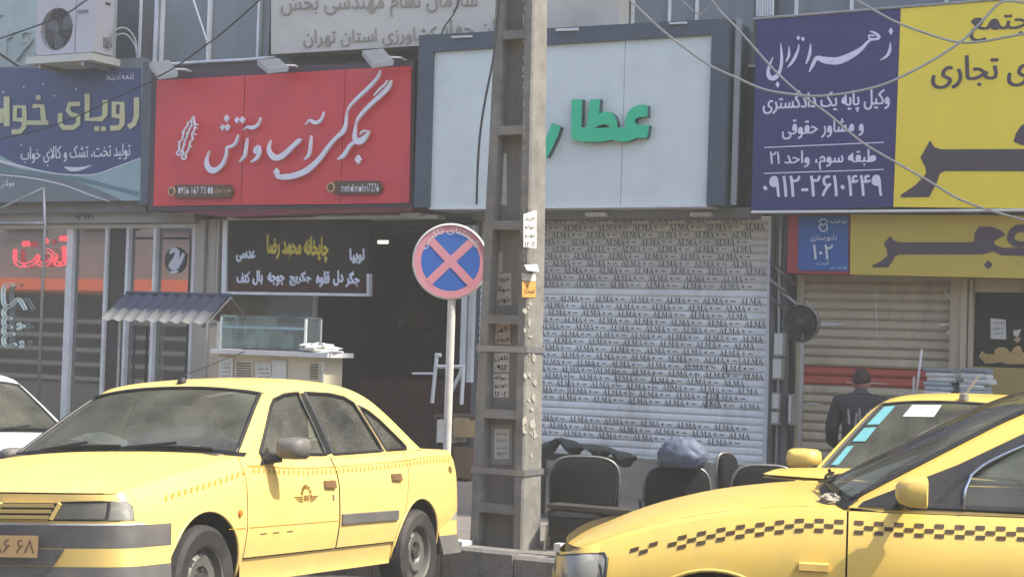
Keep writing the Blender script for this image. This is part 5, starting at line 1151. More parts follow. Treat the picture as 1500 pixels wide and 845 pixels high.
# ================================================================== ACROSS THE STREET (seen as reflections in the glass)
t = T('opposite_building', 'pale building across the street, seen only reflected in shop glass', 'building', (-30, -24, 0))
t.part('wall', MB().box(-70, 20, -34, -24.2, 3.15, 9), mat('opposite_wall', (196, 192, 184), .8, var=.15, scale=1))
t.part('ground_floor', MB().box(-70, 20, -34, -24.3, 0, 3.15), mat('opposite_dark', (64, 62, 60), .7, var=.3, scale=1))
for i in range(26): x = -66+i*3.2; t.part('window', MB().box(x, x+1.7, -24.2, -24.15, 4.6, 6.2), mat('opposite_glass', (74, 84, 92), .3)); 
t.part('awning', MB().add([(-70, -24.2, 3.15), (-24, -24.2, 3.15), (-24, -22.7, 2.75), (-70, -22.7, 2.75), (-70, -24.2, 3.05), (-24, -24.2, 3.05), (-24, -22.7, 2.65), (-70, -22.7, 2.65)], [(0, 1, 2, 3), (7, 6, 5, 4), (3, 2, 6, 7), (0, 3, 7, 4), (1, 5, 6, 2)]), mat('orange_awning', (206, 96, 54), .7))
t = T('street_fence', 'pale horizontal rail fence across the street reflected in the shop window', 'fence', (-30, -16, 0))
for z in (.35, .7, 1.05, 1.4, 1.75): t.part('rail', MB().box(-60, -12, -16.03, -15.97, z, z+.10), WHITE)
for i in range(17): x = -60+i*3; t.part('post', MB().box(x, x+.07, -16.04, -15.96, 0, 1.85), STEEL)
# ================================================================== CARS
def itp(tab, x):
    tab = sorted(tab); n = len(tab)
    if x <= tab[0][0]: return tab[0][1]
    if x >= tab[-1][0]: return tab[-1][1]
    d = [(tab[i+1][1]-tab[i][1])/(tab[i+1][0]-tab[i][0]) for i in range(n-1)]
    m = [d[0]]+[0 if d[i-1]*d[i] <= 0 else 2*d[i-1]*d[i]/(d[i-1]+d[i]) for i in range(1, n-1)]+[d[-1]]
    for i in range(n-1):
        if x <= tab[i+1][0]:
            h = tab[i+1][0]-tab[i][0]; t = (x-tab[i][0])/h
            return (2*t**3-3*t*t+1)*tab[i][1]+(t**3-2*t*t+t)*h*m[i]+(-2*t**3+3*t*t)*tab[i+1][1]+(t**3-t*t)*h*m[i+1]
def arc(cx, cz, r, a0, a1, n=14): return [(cx+r*math.cos(R_(a0+(a1-a0)*i/n)), cz+r*math.sin(R_(a0+(a1-a0)*i/n))) for i in range(n+1)]

S405 = dict(hw=[(2.2, .80), (1.9, .832), (1.5, .85), (.8, .858), (-1.0, .858), (-1.6, .848), (-2.0, .825), (-2.3, .80)],
    zs=[(2.2, .70), (1.95, .735), (1.6, .79), (1.2, .85), (.86, .90), (.62, .893), (.3, .883), (-.2, .89), (-1.0, .915), (-1.5, .94), (-1.75, .945), (-2.3, .915)], zb=.245,
    prof=[(0, .93), (.2, .972), (.45, 1.), (.72, .995), (.9, .967), (1, .925)], xa=1.93, a=.17, p=3.4, dz=.025, xr=-1.98, ar=.09, pr=3.4,
    side=[(.86, .90), (.30, 1.262), (.08, 1.318), (-.35, 1.345), (-.72, 1.335), (-.92, 1.298), (-1.10, 1.215), (-1.38, 1.01), (-1.48, .945)],
    ih=1, ir=5, tumble=.44, cowl=(.86, .13), rear=(-1.48, -.06), crown=.035, hcrown=.035, ax=1.335, wr=.287, wz=.262, ra=.36, zsill=.355,
    win=[[(.70, .915), (.64, .96), (.34, 1.185), (.26, 1.232), (.10, 1.268), (-.08, 1.285), (-.10, .91)], [(-.19, .912), (-.17, 1.29), (-.50, 1.29), (-.66, 1.275), (-.76, 1.24), (-.89, .935)], [(-.935, .938), (-.81, 1.225), (-.92, 1.19), (-1.02, 1.135), (-1.25, .965), (-1.24, .947)]],
    doorf=(.945, -.14), doorr=(-.148, -1.02), step=.07)
SSAM = dict(hw=[(2.2, .79), (1.9, .825), (1.5, .85), (.8, .86), (-1.0, .86), (-1.6, .85), (-2.0, .825), (-2.3, .79)],
    zs=[(2.2, .68), (1.95, .71), (1.8, .755), (1.5, .845), (1.2, .905), (.9, .935), (.7, .935), (0, .945), (-1.0, 1.0), (-1.6, 1.04), (-1.9, 1.05), (-2.3, 1.03)], zb=.22,
    prof=[(0, .90), (.2, .955), (.45, .99), (.62, 1.), (.74, .992), (.9, .955), (1, .915)], xa=1.82, a=.25, p=2.6, dz=.09, xr=-2.0, ar=.25, pr=3.,
    side=[(.80, .95), (.42, 1.165), (.12, 1.33), (-.06, 1.395), (-.3, 1.435), (-.8, 1.44), (-1.05, 1.40), (-1.3, 1.30), (-1.65, 1.10), (-1.78, 1.045)],
    ih=3, ir=6, tumble=.37, cowl=(.80, .12), rear=(-1.78, -.08), crown=.03, hcrown=.022, ax=1.335, wr=.30, wz=.30, zsill=.30, ra=.37,
    win=[[(.46, .965), (.36, 1.07), (.10, 1.23), (-.08, 1.315), (-.20, 1.352), (-.26, 1.36), (-.28, .962)], [(-.37, .985), (-.35, 1.368), (-.8, 1.365), (-1.0, 1.32), (-1.15, 1.24), (-1.20, 1.03)], [(-1.26, 1.035), (-1.22, 1.20), (-1.40, 1.10), (-1.52, 1.05)]],
    doorf=(.80, -.30), doorr=(-.31, -1.03), step=.06)

class Car:
    def __init__(c, spec, M, name, label, cat, group=None, paint=YEL):
        c.s = spec; c.M = M; c.t = T(name, label, cat, (0, 0, 0), M, group); c.paint = paint
    def hw(c, x): return itp(c.s['hw'], x)
    def zs(c, x): return itp(c.s['zs'], x)
    def ysh(c, x): return c.hw(x)*itp(c.s['prof'], 1)
    def side(c, x, z, sg=1, lift=0.):
        zs = c.zs(x); f = (z-c.s['zb'])/(zs-c.s['zb'])
        if f <= 1: y = c.hw(x)*itp(c.s['prof'], max(0, f))
        else: y = c.ysh(x)-(z-zs)*c.s['tumble']-.12*(z-zs)**2
        return (x, sg*(y+lift), z)
    def B(c, t, p): return max(0, 1-abs(t)**p)**(1/p)
    def front(c, t, z, lift=0.):
        s = c.s; f = max(0, min(1, (z-s['zb'])/(c.zs(s['xa'])-s['zb']))); pr = itp(s['prof'], f)
        return (s['xa']+(s['a']*(1+.10*(1-f))+lift)*c.B(t, s['p']), t*(c.hw(s['xa'])*pr+lift), z)
    def fp_(c, name, poly, m, lift=0., holes=(), st=.05, parent=None, rear=False):
        p = c.s['pr' if rear else 'p']; f_ = c.back if rear else c.front
        inv = lambda t: math.copysign(math.asin(min(1, abs(t))**(p/2))/(PI/2), t)
        fwd = lambda k: math.copysign(abs(math.sin(k*PI/2))**(2/p), k)
        def cv(P): return [(inv(a), b_) for a, b_ in dens(P, .06)]
        v, f = cdt(cv(poly), [cv(h) for h in holes], st); return c.t.part(name, MB().add([f_(fwd(a), b_, lift) for a, b_ in v], f), m, True, parent)
    def back(c, t, z, lift=0.):
        s = c.s; f = max(0, min(1, (z-s['zb'])/(c.zs(s['xr'])-s['zb']))); pr = itp(s['prof'], f)
        return (s['xr']-(s['ar']*(1+.3*(1-f))+lift)*c.B(t, s['pr']), t*(c.hw(s['xr'])*pr+lift), z)
    def hood(c, u, t, lift=0.):
        s = c.s; xc, bc = s['cowl']; xe = xc+(s['xa']-xc)*u; B0 = 1-t*t; B1 = c.B(t, s['p'])
        x = xe+bc*B0*(1-u)+s['a']*B1*u; z = c.zs(xe)+s['hcrown']*(1-abs(t)**2.4)*(1-u*.55)-s['dz']*B1*u**3
        return (x, t*c.ysh(xe), z+lift)
    def trunk(c, u, t, lift=0.):
        s = c.s; xc, bc = s['rear']; xe = xc+(s['xr']-xc)*u
        x = xe+bc*(1-t*t)*(1-u)-s['ar']*c.B(t, s['pr'])*u; return (x, t*c.ysh(xe), c.zs(xe)+.02*(1-abs(t)**2.4)+lift)
    def yg(c, x, z): return c.side(x, z)[1]
    def roofedge(c, x):
        return itp([(a, b_) for a, b_ in c.s['side']], x)
    def patch(c, fn, us, ts):
        mb = MB(); n = len(ts); mb.add([fn(u, t) for u in us for t in ts], [(i*n+j, i*n+j+1, (i+1)*n+j+1, (i+1)*n+j) for i in range(len(us)-1) for j in range(n-1)]); return mb
    def panel(c, name, poly, fn, m, holes=(), st=None, parent=None, smooth=True, label=None):
        v, f = cdt(poly, holes, st or c.s['step']); mb = MB().add([fn(*p) for p in v], f); return c.t.part(name, mb, m, smooth, parent, label)
    def band(c, name, plan, prof, m, label=None, parent=None):
        P = [Vector((x, y, 0)) for x, y in plan]; vs = []; n = len(prof)
        for i, p in enumerate(P):
            d = (P[min(i+1, len(P)-1)]-P[max(i-1, 0)]).normalized(); nn = Vector((-d.y, d.x, 0))
            if i > 0 and i < len(P)-1: pass
            for o, z in prof: q = p+nn*o; vs.append((q.x, q.y, z))
        mb = MB().add(vs, [(i*n+j, i*n+(j+1) % n, (i+1)*n+(j+1) % n, (i+1)*n+j) for i in range(len(P)-1) for j in range(n)]+[tuple(range(n)), tuple((len(P)-1)*n+k for k in range(n))]); return c.t.part(name, mb, m, True, parent, label, auto=R_(40))
    def plan(c, rear=False, x_end=None, off=0.):
        s = c.s; N = 22; out = []
        for i in range(N+1):
            a = PI*i/N-PI/2; sy = math.sin(a); p = s['pr'] if rear else s['p']; t = math.copysign(abs(sy)**(2/p), sy); t = max(-1, min(1, t))
            x, y, _ = (c.back if rear else c.front)(t, .5); out.append((x, y))
        if x_end is not None: out = [(x_end, out[0][1])]+out+[(x_end, out[-1][1])]
        return out if not rear else out[::-1]
    def build(c, opt):
        s = c.s; t = c.t; P = c.paint; ax_, wr, ra = s['ax'], s['wr'], s['ra']; zb = s['zb']
        us = [i/10 for i in range(11)]; tsf = [math.sin(PI/2*(i/14-1)) for i in range(29)]
        LINER = BLACK; xf0, xf1 = s['doorf']; xr0, xr1 = s['doorr']; g = .004
        top = lambda x0, x1, n=12: [(x0+(x1-x0)*i/n, c.zs(x0+(x1-x0)*i/n)) for i in range(n+1)]
        zsill = s['zsill']; wz = s['wz']
        for sg in (1, -1):
            fn = lambda x, z, sg=sg: c.side(x, z, sg)
            vis = sg == 1 or opt.get('both')
            
            a_lo = math.degrees(math.asin((zb-wz)/ra))
            # front fender
            pts = [(xf0+g, zsill-.06)]+[(ax_+ra*math.cos(R_(a)), wz+ra*math.sin(R_(a))) for a in [180-a_lo-(180-2*a_lo)*i/18 for i in range(19)]]
            pts = [(xf0+g, zb)]+pts[1:]+[(s['xa'], zb)]+top(s['xa'], xf0+g)
            fend = c.panel('front_fender', pts, fn, P, holes=opt.get('fholes', ()) if sg == 1 else ())
            mb = c.patch(lambda u, k: c.hood(u, k*sg), [0]+us[1:], [.9, .93, .96, .98, 1.]); t.part('fender_top', mb, P, True, fend)
            # doors
            c.panel('front_door', [(xf0-g, zsill), (xf1+g, zsill)]+top(xf1+g, xf0-g), fn, P)
            lr = [(-ax_+ra*math.cos(R_(a)), wz+ra*math.sin(R_(a))) for a in range(8, 60, 6)]
            lr = [(-ax_+(ra+.02)*math.cos(R_(a)), wz+(ra+.02)*math.sin(R_(a))) for a in range(0, 50, 6)]
            xq = -1.18
            c.panel('rear_door', [(xr0-g, zsill)]+[(lr[0][0]+.0, zsill)]+lr+[(xq, c.zs(xq)-.02)]+top(xq, xr0-g), fn, P)
            lr2 = [(-ax_+(ra+.012)*math.cos(R_(a)), wz+(ra+.012)*math.sin(R_(a))) for a in range(0, 50, 6)]
            qa = [(-ax_+ra*math.cos(R_(a)), wz+ra*math.sin(R_(a))) for a in [0+(180-a_lo)*i/18 for i in range(19)]]
            c.panel('rear_quarter', [(s['xr'], zb)]+top(s['xr'], xq-g*2)+[(xq-g*2, c.zs(xq)-.02)]+lr2[::-1]+qa, fn, P)
            c.panel('sill', [(xf0+g, zb-.03), (xf0+g, zsill-.008), (-ax_+ra+.01, zsill-.008), (-ax_+ra*math.cos(R_(a_lo)), zb-.03)], lambda x, z, sg=sg: c.side(x, z, sg, -.012), P)
            # dark shell just inside, so that gaps read as gaps
            pin = [(s['xa'], zb)]+top(s['xa'], s['xr'], 40)+[(s['xr'], zb)]+[(-ax_+ra*math.cos(R_(a)), wz+ra*math.sin(R_(a))) for a in [180-a_lo-(180-2*a_lo)*i/14 for i in range(15)]]+[(ax_+ra*math.cos(R_(a)), wz+ra*math.sin(R_(a))) for a in [180-a_lo-(180-2*a_lo)*i/14 for i in range(15)]]
            c.panel('inner_side', [(x, z-.004) for x, z in pin], lambda x, z, sg=sg: c.side(x, z, sg, -.02), DARK, st=.12)
            # greenhouse frame with window openings
            so_ = [(x, z) for x, z in cr(s['side'], 4)]
            base_ = [(x, c.zs(x)+.003) for x in [s['rear'][0]+(s['cowl'][0]-s['rear'][0])*i/20 for i in range(21)]]
            gf = c.panel('window_frame', so_+base_[1:-1], fn, P, holes=s['win'])
            for k, wn in enumerate(s['win']):
                if opt.get('open_front') and k == 0 and sg == 1: pass
                c.panel(['side_window', 'side_window', 'quarter_window'][k], wn, lambda x, z, sg=sg: c.side(x, z, sg, -.012), CGLASS, st=.2, smooth=False)
                L = dens(wn, .05); L.append(L[0]); mb = MB().tube([c.side(x, z, sg, -.001) for x, z in L], .011, 6, False); t.part('window_seal', mb, BLACK, True)
            if vis:
                for xa__, xb__ in ((s['win'][0][-1][0]+.0, s['win'][1][0][0]),):
                    zt_ = s['win'][1][1][1]; c.panel('door_pillar', [(xa__-.006, c.zs(xa__)+.02), (xb__+.006, c.zs(xb__)+.03), (xb__+.006, zt_), (xa__-.006, zt_-.005)], lambda x, z, sg=sg: c.side(x, z, sg, .003), BLACK, st=.1)
            # arches and wheels
            for wx in (ax_, -ax_):
                mb = MB(); A = [a_lo-2+(184-2*a_lo)*i/16 for i in range(17)]; mb.add([(wx+(ra+.004)*math.cos(R_(a)), sg*y, wz+(ra+.004)*math.sin(R_(a))) for y in (.825, .50) for a in A], [(i, i+1, 18+i, 17+i) for i in range(16)]); t.part('wheel_arch', mb, LINER, True)
                mb = MB().tube([c.side(wx+ra*math.cos(R_(a)), wz+ra*math.sin(R_(a)), sg, -.004) for a in [a_lo+(180-2*a_lo)*i/24 for i in range(25)]], .009, 6); t.part('arch_lip', mb, P, True)
                q = MB().lathe([(wr-.105, -.085), (wr-.03, -.095), (wr-.006, -.075), (wr, -.05), (wr, .05), (wr-.006, .075), (wr-.03, .095), (wr-.105, .085)], (wx, sg*.755, wz), (0, sg, 0), 40)
                for k in range(0): pass
                w_ = t.part('wheel', q, RUB, True, auto=R_(35))
                h = .0
                q = MB().lathe([(wr-.100, .085), (wr-.115, .075), (wr-.12, .03), (wr-.135, .03), (wr-.165, .062), (.075, .055), (.06, .035), (.03, .032), (0, .03)], (wx, sg*.755, wz), (0, sg, 0), 32); r_ = t.part('rim', q, mat('wheel_steel', (104, 102, 96), .5, .3, var=.12, dirt=(96, 90, 80), dirt_amt=.5), True, w_, auto=R_(30))
                mb = MB(); C_ = Vector((wx, sg*(.755+.045), wz))
                for k in range(8): a = k*PI/4; e = Vector((math.cos(a), 0, math.sin(a))); n_ = Vector((-e.z, 0, e.x)); r0_ = wr-.158; mb.add([C_+e*(r0_-.012)+n_*.022+Vector((0, sg*.018, 0)), C_+e*(r0_-.012)-n_*.022+Vector((0, sg*.018, 0)), C_+e*(r0_+.018)-n_*.022+Vector((0, sg*.004, 0)), C_+e*(r0_+.018)+n_*.022+Vector((0, sg*.004, 0))], [(0, 1, 2, 3)])
                t.part('rim_slot', mb, DARK, parent=w_)
                mb = MB()
                for k in range(4): a = k*PI/2+.4; mb.lathe([(.012, 0), (.012, .016), (0, .016)], (wx+.055*math.cos(a), sg*(.755+.035), wz+.055*math.sin(a)), (0, sg, 0), 6)
                mb.lathe([(.04, .0), (.036, .028), (0, .03)], (wx, sg*(.755+.032), wz), (0, sg, 0), 16); t.part('hub_cap', mb, mat('hub_dark', (70, 68, 64), .5, .3), parent=w_)
        # hood, roof, trunk
        HM = opt.get('hood_mat')
        hx = lambda u, k: HM @ Vector(c.hood(u, k)) if HM else c.hood(u, k)
        hd = c.patch(hx, [i/14*.985 for i in range(15)], [x*.895 for x in tsf])
        if HM: hd.add([v-HM.to_3x3() @ Vector((0, 0, .02)) for v in [Vector(q) for q in hd.v]], list(hd.f))
        t.part('hood', hd, P, True, auto=R_(45))
        if HM:
            hd2 = c.patch(lambda u, k: Vector(c.hood(u, k))-Vector((0, 0, .12)), us, tsf); t.part('engine_bay', hd2, DARK, True)
        hp = s['side'][s['ih']]; rp_ = s['side'][s['ir']]
        def roofline(x): return itp([(a, b_) for a, b_ in cr(s['side'], 4)], x)
        def roof(u, k, lift=0.):
            x = hp[0]+(rp_[0]-hp[0])*u; z = roofline(x); y = c.yg(x, z); bw = .05*(1-k*k)*(1-u)*1-.04*(1-k*k)*u
            cz = s['crown']*(1-abs(k)**2.2)+.018*(1-abs(k)**12)
            return (x+bw, k*y, z+cz+lift)
        t.part('roof', c.patch(roof, [i/16 for i in range(17)], tsf), P, True)
        t.part('trunk_lid', c.patch(c.trunk, us, tsf), P, True)
        # windscreens: between the cowl and the header, bulging forwards
        def ws(u, k):
            # follows the side outline, so that it meets the pillar
            xA, zA = s['cowl'][0], c.zs(s['cowl'][0]); x = xA+(hp[0]-xA)*u; z = roofline(x) if u > 0 else zA; y = c.yg(x, z)
            bw = (s['cowl'][1]*(1-u)+.05*u+.02*math.sin(PI*u))*(1-k*k); cz = (s['hcrown']*(1-u)+(s['crown']+.018)*u)*(1-abs(k)**2.4)
            return (x+bw, k*y, z+cz)
        t.part('windshield', c.patch(ws, [.03+i/12*.95 for i in range(13)], [x*.93 for x in tsf]), CGLASS, True)
        for sg in (1, -1): t.part('windshield_pillar', c.patch(ws, [i/12 for i in range(13)], [sg*.925, sg*.96, sg*1.0]), P, True)
        L = [ws(.035, x*.93) for x in tsf]+[ws(.035+i/12*.94, .93) for i in range(13)]+[ws(.975, -x*.93) for x in tsf]+[ws(.975-i/12*.94, -.93) for i in range(13)]
        t.part('windshield_seal', MB().tube([Vector(p)+Vector((.003, 0, .003)) for p in L], .012, 6, False), BLACK, True)
        t.part('cowl', c.patch(lambda u, k: Vector(ws(.05*u, k))+Vector((.012*(1-u), 0, .004)), [0, .5, 1.], tsf), BLACK, True)
        def rw(u, k):
            xA, zA = s['rear'][0], c.zs(s['rear'][0]); x = xA+(rp_[0]-xA)*u; z = roofline(x) if u > 0 else zA; y = c.yg(x, z)
            bw = (s['rear'][1]*(1-u)-.04*u)*(1-k*k); cz = (.02*(1-u)+(s['crown']+.018)*u)*(1-abs(k)**2.4); return (x+bw, k*y, z+cz)
        t.part('rear_window', c.patch(rw, [.03+i/10*.94 for i in range(11)], [x*.92 for x in tsf]), CGLASS, True)
        for sg in (1, -1): t.part('rear_pillar', c.patch(rw, us, [sg*.91, sg*.95, sg*1.0]), P, True)
        # wipers
        for k0, k1 in ((.25, .78), (-.5, .08)):
            mb = MB(); mb.tube([Vector(ws(.05, k0+(k1-k0)*i/6))+Vector((.03, 0, .012)) for i in range(7)], .008, 5); mb.tube([Vector(ws(.03, k0-.12))+Vector((.04, 0, .01)), Vector(ws(.06, (k0+k1)/2))+Vector((.03, 0, .03))], .008, 5); t.part('wiper', mb, BLACK)
        # interior
        INT = mat('interior_cloth', (130, 124, 112), .9, var=.15); DASH = mat('dashboard', (100, 96, 88), .7, var=.1)
        t.part('floor_pan', MB().box(-1.9, 1.5, -.72, .72, .25, .29), DASH)
        t.part('dashboard', MB().add([(.95, -.68, .7), (.95, .68, .7), (.42, .62, .62), (.42, -.62, .62), (.98, -.68, .915), (.98, .68, .915), (.62, .66, .93), (.62, -.66, .93), (.48, .62, .86), (.48, -.62, .86)], [(4, 5, 6, 7), (7, 6, 8, 9), (9, 8, 2, 3), (0, 4, 7, 9, 3), (1, 2, 8, 6, 5), (0, 1, 5, 4), (3, 2, 1, 0)]), DASH)
        for y in (.36, -.36):
            mb = MB(); prof = [(.18, .42), (.2, .5), (-.25, .48), (-.42, 1.0), (-.50, 1.02), (-.42, .45), (-.3, .40)]
            mb.prism(prof, lambda x, z: (x, y-.24, z), lambda x, z: (x, y+.24, z)); sq_ = t.part('seat', mb, INT); mb = MB().prism([(-.43, 1.02), (-.41, 1.17), (-.47, 1.2), (-.52, 1.17), (-.51, 1.02)], lambda x, z: (x, y-.13, z), lambda x, z: (x, y+.13, z)); t.part('headrest', mb, INT, parent=sq_)
        mb = MB(); mb.prism([(-.65, .4), (-.68, .5), (-1.15, .5), (-1.35, 1.0), (-1.5, 1.02), (-1.3, .4)], lambda x, z: (x, -.62, z), lambda x, z: (x, .62, z)); t.part('rear_seat', mb, INT)
        mb = MB(); cx_ = Vector((.33, .36, .84)); axx = Vector((-.9, 0, .42)).normalized(); up_ = Vector((.42, 0, .9)).normalized()
        mb.tube([cx_+Vector((0, 1, 0))*.185*math.cos(a)+up_*.185*math.sin(a) for a in [2*PI*i/24 for i in range(25)]], .014, 6, False); mb.tube([cx_+Vector((0, -.18, 0)), cx_+axx*-.04, cx_+Vector((0, .18, 0))], .018, 6); mb.tube([cx_+axx*-.03, cx_+axx*-.3], .03, 6); t.part('steering_wheel', mb, BLACK, True)
        q = Vector(ws(.86, 0))+Vector((-.09, 0, -.03)); t.part('interior_mirror', MB().box(q.x-.015, q.x+.015, q.y-.12, q.y+.12, q.z-.035, q.z+.03), DARK)
        t.part('front_bulkhead', c.patch(lambda u, k: c.front(k, .25+(c.zs(s['xa'])-.03-.25)*u, -.025), us, tsf), DARK); t.part('tail_panel', c.patch(lambda u, k: c.back(k, .25+(c.zs(s['xr'])+.003-.25)*u), us, tsf), P, True)
        c.ws = ws; c.roof = roof; c.so = so_
    def handle(c, x, z, m=BLACK, L=.15, H=.05):
        mb = MB(); q = [c.side(x+a*L/2, z+b_*H/2, 1, .004) for a, b_ in ((1, -.8), (1, .9), (-.8, 1), (-.9, -1))]; r_ = [c.side(x+a*L/2*.9, z+b_*H/2*.85, 1, .018) for a, b_ in ((1, -.8), (1, .9), (-.8, 1), (-.9, -1))]
        mb.add(q+r_, [(i, (i+1) % 4, 4+(i+1) % 4, 4+i) for i in range(4)]+[(4, 5, 6, 7)]); c.t.part('door_handle', mb, m)
    def mirror(c, x, z, m_top, m_bot, sg=1, L=.19, H=.14, back=0.):
        y0 = c.side(x, z, sg)[1]; cen = Vector((x-.02, y0+sg*.16, z+.06)); mb = MB(); vs = []; n = 12
        prof = [(-.05, .86), (-.045, 1.), (.02, .96), (.06, .72), (.075, .35)]
        for px_, k in prof:
            for i in range(n):
                a = 2*PI*i/n; ca, sa = math.cos(a), math.sin(a); vs.append(cen+Vector((px_, math.copysign(abs(ca)**.5, ca)*L/2*k, math.copysign(abs(sa)**.5, sa)*H/2*k)))
        mb.v = []; mb.add(vs, [(j*n+i, j*n+(i+1) % n, (j+1)*n+(i+1) % n, (j+1)*n+i) for j in range(4) for i in range(n)]+[tuple(4*n+i for i in range(n))])
        q = c.t.part('mirror_housing', mb, m_top, True, auto=R_(60)); mb = MB().add(vs[:n], [tuple(range(n))]); c.t.part('mirror_glass', mb, CHROME, parent=q)
        mb = MB(); a = Vector((x+.02, y0-sg*.01, z)); b_ = cen+Vector((.01, -sg*L*.3, -H*.42)); mb.tube([a, a+Vector((0, sg*.05, .0)), b_], .024, 8); c.t.part('mirror_arm', mb, m_bot, parent=q)
        mb = MB().add([c.side(x+.10, z-.03, sg, .006), c.side(x-.09, z-.02, sg, .006), c.side(x-.07, z+.07, sg, .006), c.side(x+.0, z+.03, sg, .006)], [(0, 1, 2, 3)]); c.t.part('mirror_sail', mb, m_bot, parent=q)
    def checks(c, x0, x1, zf, hgt, n, rows=3, m=None, pat=None):
        for i in range(n):
            for j in range(rows):
                if not pat(i, j): continue
                xa, xb = x0+(x1-x0)*i/n, x0+(x1-x0)*(i+.92)/n; za = zf(xa)+hgt*(1-j)-hgt/2*.8; q = []
                if abs(xa-c.s['doorf'][0]) < .008 or (xa > c.s['doorf'][0] > xb): continue
                mb = MB(); k = 3; vs = [c.side(xa+(xb-xa)*a/k, zf(xa+(xb-xa)*a/k)+hgt*(1-j)+b_*hgt*.42, 1, .0025) for b_ in (-1, 1) for a in range(k+1)]
                mb.add(vs, [(a, a+1, k+2+a, k+1+a) for a in range(k)]); c.t.part('check', mb, m)
def carM(cx, cy, z0, hd, tilt=0., lp=0.):
    F = Vector((math.cos(hd), math.sin(hd), 0)); L = Vector((-math.sin(hd), math.cos(hd), 0)); U = Vector((0, 0, 1))
    L2 = L*math.cos(tilt)+U*math.sin(tilt); U2 = U*math.cos(tilt)-L*math.sin(tilt); F2 = F*math.cos(lp)+U2*math.sin(lp); U3 = U2*math.cos(lp)-F*math.sin(lp)
    return Matrix(((F2.x, L2.x, U3.x, cx), (F2.y, L2.y, U3.y, cy), (F2.z, L2.z, U3.z, z0), (0, 0, 0, 1)))
def wings(c, x, z, sc, m):
    """taxi guild emblem: fan of blocks over a hub with two striped wings"""
    def q(pts): mb.add([c.side(x+a*sc, z+b_*sc, 1, .003) for a, b_ in pts], [tuple(range(len(pts)))])
    mb = MB()
    for k in range(7):
        a = R_(8+k*27.3); b_ = a+R_(19); q([(.55*math.cos(a), .25+.55*math.sin(a)), (.9*math.cos(a), .25+.9*math.sin(a)), (.9*math.cos(b_), .25+.9*math.sin(b_)), (.55*math.cos(b_), .25+.55*math.sin(b_))])
    for a in (-.32, -.1, .12, .34): q([(a-.07, -.15), (a+.05, -.15), (a+.05, .32), (a-.07, .32)])
    for sg in (-1, 1):
        for j in range(3): z0 = .22-j*.17; q([(sg*.55, z0), (sg*(1.95-j*.32), z0+.02), (sg*(1.85-j*.32), z0-.08), (sg*.55, z0-.1)])
    c.t.part('guild_emblem', mb, m)
BUMP = mat('bumper_grey', (92, 90, 86), .6, var=.1, dirt=(130, 122, 108), dirt_amt=.5, dscale=3)
LAMP = glass('lamp_glass', (215, 215, 205), haze=(200, 196, 180), haze_amt=.3, refl_rough=.08)
REFL = mat('reflector', (200, 204, 206), .3, .2, var=.25, scale=9); REFLD = mat('reflector_dull', (176, 168, 148), .4, .1, var=.3, scale=8); AMB = mat('amber', (206, 120, 50), .35); REDL = mat('tail_red', (150, 40, 36), .3)
STRP = mat('stripe_brown', (172, 136, 50), .55, var=.1); CHK = mat('check_brown', (70, 52, 18), .5, var=.1)

MIRG = mat('mirror_grey', (96, 93, 86), .55, dirt=(120, 112, 98), dirt_amt=.4)
# ---------- first taxi, left
c1 = Car(S405, carM(-1.822, 10.446, 0, R_(248.53), .059, .050), 'taxi', 'yellow taxi sedan with grey bumpers on the left, nose turned towards the street', 'taxi', 'yellow taxis', YEL2)
c1.build({})
c = c1; t = c.t
pl = c.plan(False, 1.70)
c.band('front_bumper', pl, [(-.03, .572), (.045, .567), (.052, .552), (.050, .477), (.035, .466), (-.03, .463)], BUMP)
c.band('bumper_chrome_edge', pl, [(.0, .580), (.042, .577), (.042, .573), (.0, .572)], ALU)
c.band('lower_bumper', pl, [(-.03, .462), (.032, .461), (.028, .41), (.016, .375), (-.03, .374)], YEL2)
c.band('valance', pl, [(-.03, .373), (.012, .372), (-.01, .25), (-.04, .24)], BUMP)
tz_ = lambda pts: pts
# nose panel between hood edge and lamps, with openings
gx = .36
def fpan(nm, pts, m, lift=.0, st=.05, parent=None): return c.fp_(nm, pts, m, lift, (), st, parent)
headL = [(.50, .598), (.60, .682), (.905, .686), (.875, .598)]
indL = [(.885, .596), (.915, .686), (.985, .684), (.997, .66), (.997, .596)]
badge = [(-.10, .61), (.06, .61), (.10, .685), (-.06, .685)]
grL = [(.05, .61), (.31, .61), (.37, .685), (.09, .685)]
def mir(p): return [(-a, b_) for a, b_ in p][::-1]
c.fp_('nose_panel', [(-1, .578), (1, .578), (1, .738)]+[(x, .738+.016*(1-abs(x)**2.4)-.025*c.B(x, 3.4)-.004) for x in (.95, .9, .6, .3, 0, -.3, -.6, -.9, -.95)]+[(-1, .738)], YEL2, 0, [headL, mir(headL), indL, mir(indL)])
fpan('grille_recess', [(-.50, .60), (.50, .60), (.59, .680), (-.59, .680)], DARK, .003)
for i, z in enumerate((.612, .640, .668)):
    for a, b_ in ((.16, .53), (-.53, -.16)):
        mb = MB(); N_ = 8; sh = (z-.640)*1.2
        vs = [c.front(a+(b_-a)*k/N_+(sh if a > 0 else -sh)*.6, zz_, lf) for zz_, lf in ((z-.007, .006), (z-.009, .024), (z+.009, .026), (z+.007, .006)) for k in range(N_+1)]
        mb.add(vs, [(j*(N_+1)+k, j*(N_+1)+k+1, (j+1)*(N_+1)+k+1, (j+1)*(N_+1)+k) for j in range(3) for k in range(N_)]); t.part('grille_slat', mb, YEL2)
for a in (.14, .55, -.14, -.55):
    mb = MB(); mb.tube([c.front(a-.03*(1 if a > 0 else -1), .602, .018), c.front(a+.04*(1 if a > 0 else -1), .678, .018)], .011, 6); t.part('grille_frame', mb, YEL2)
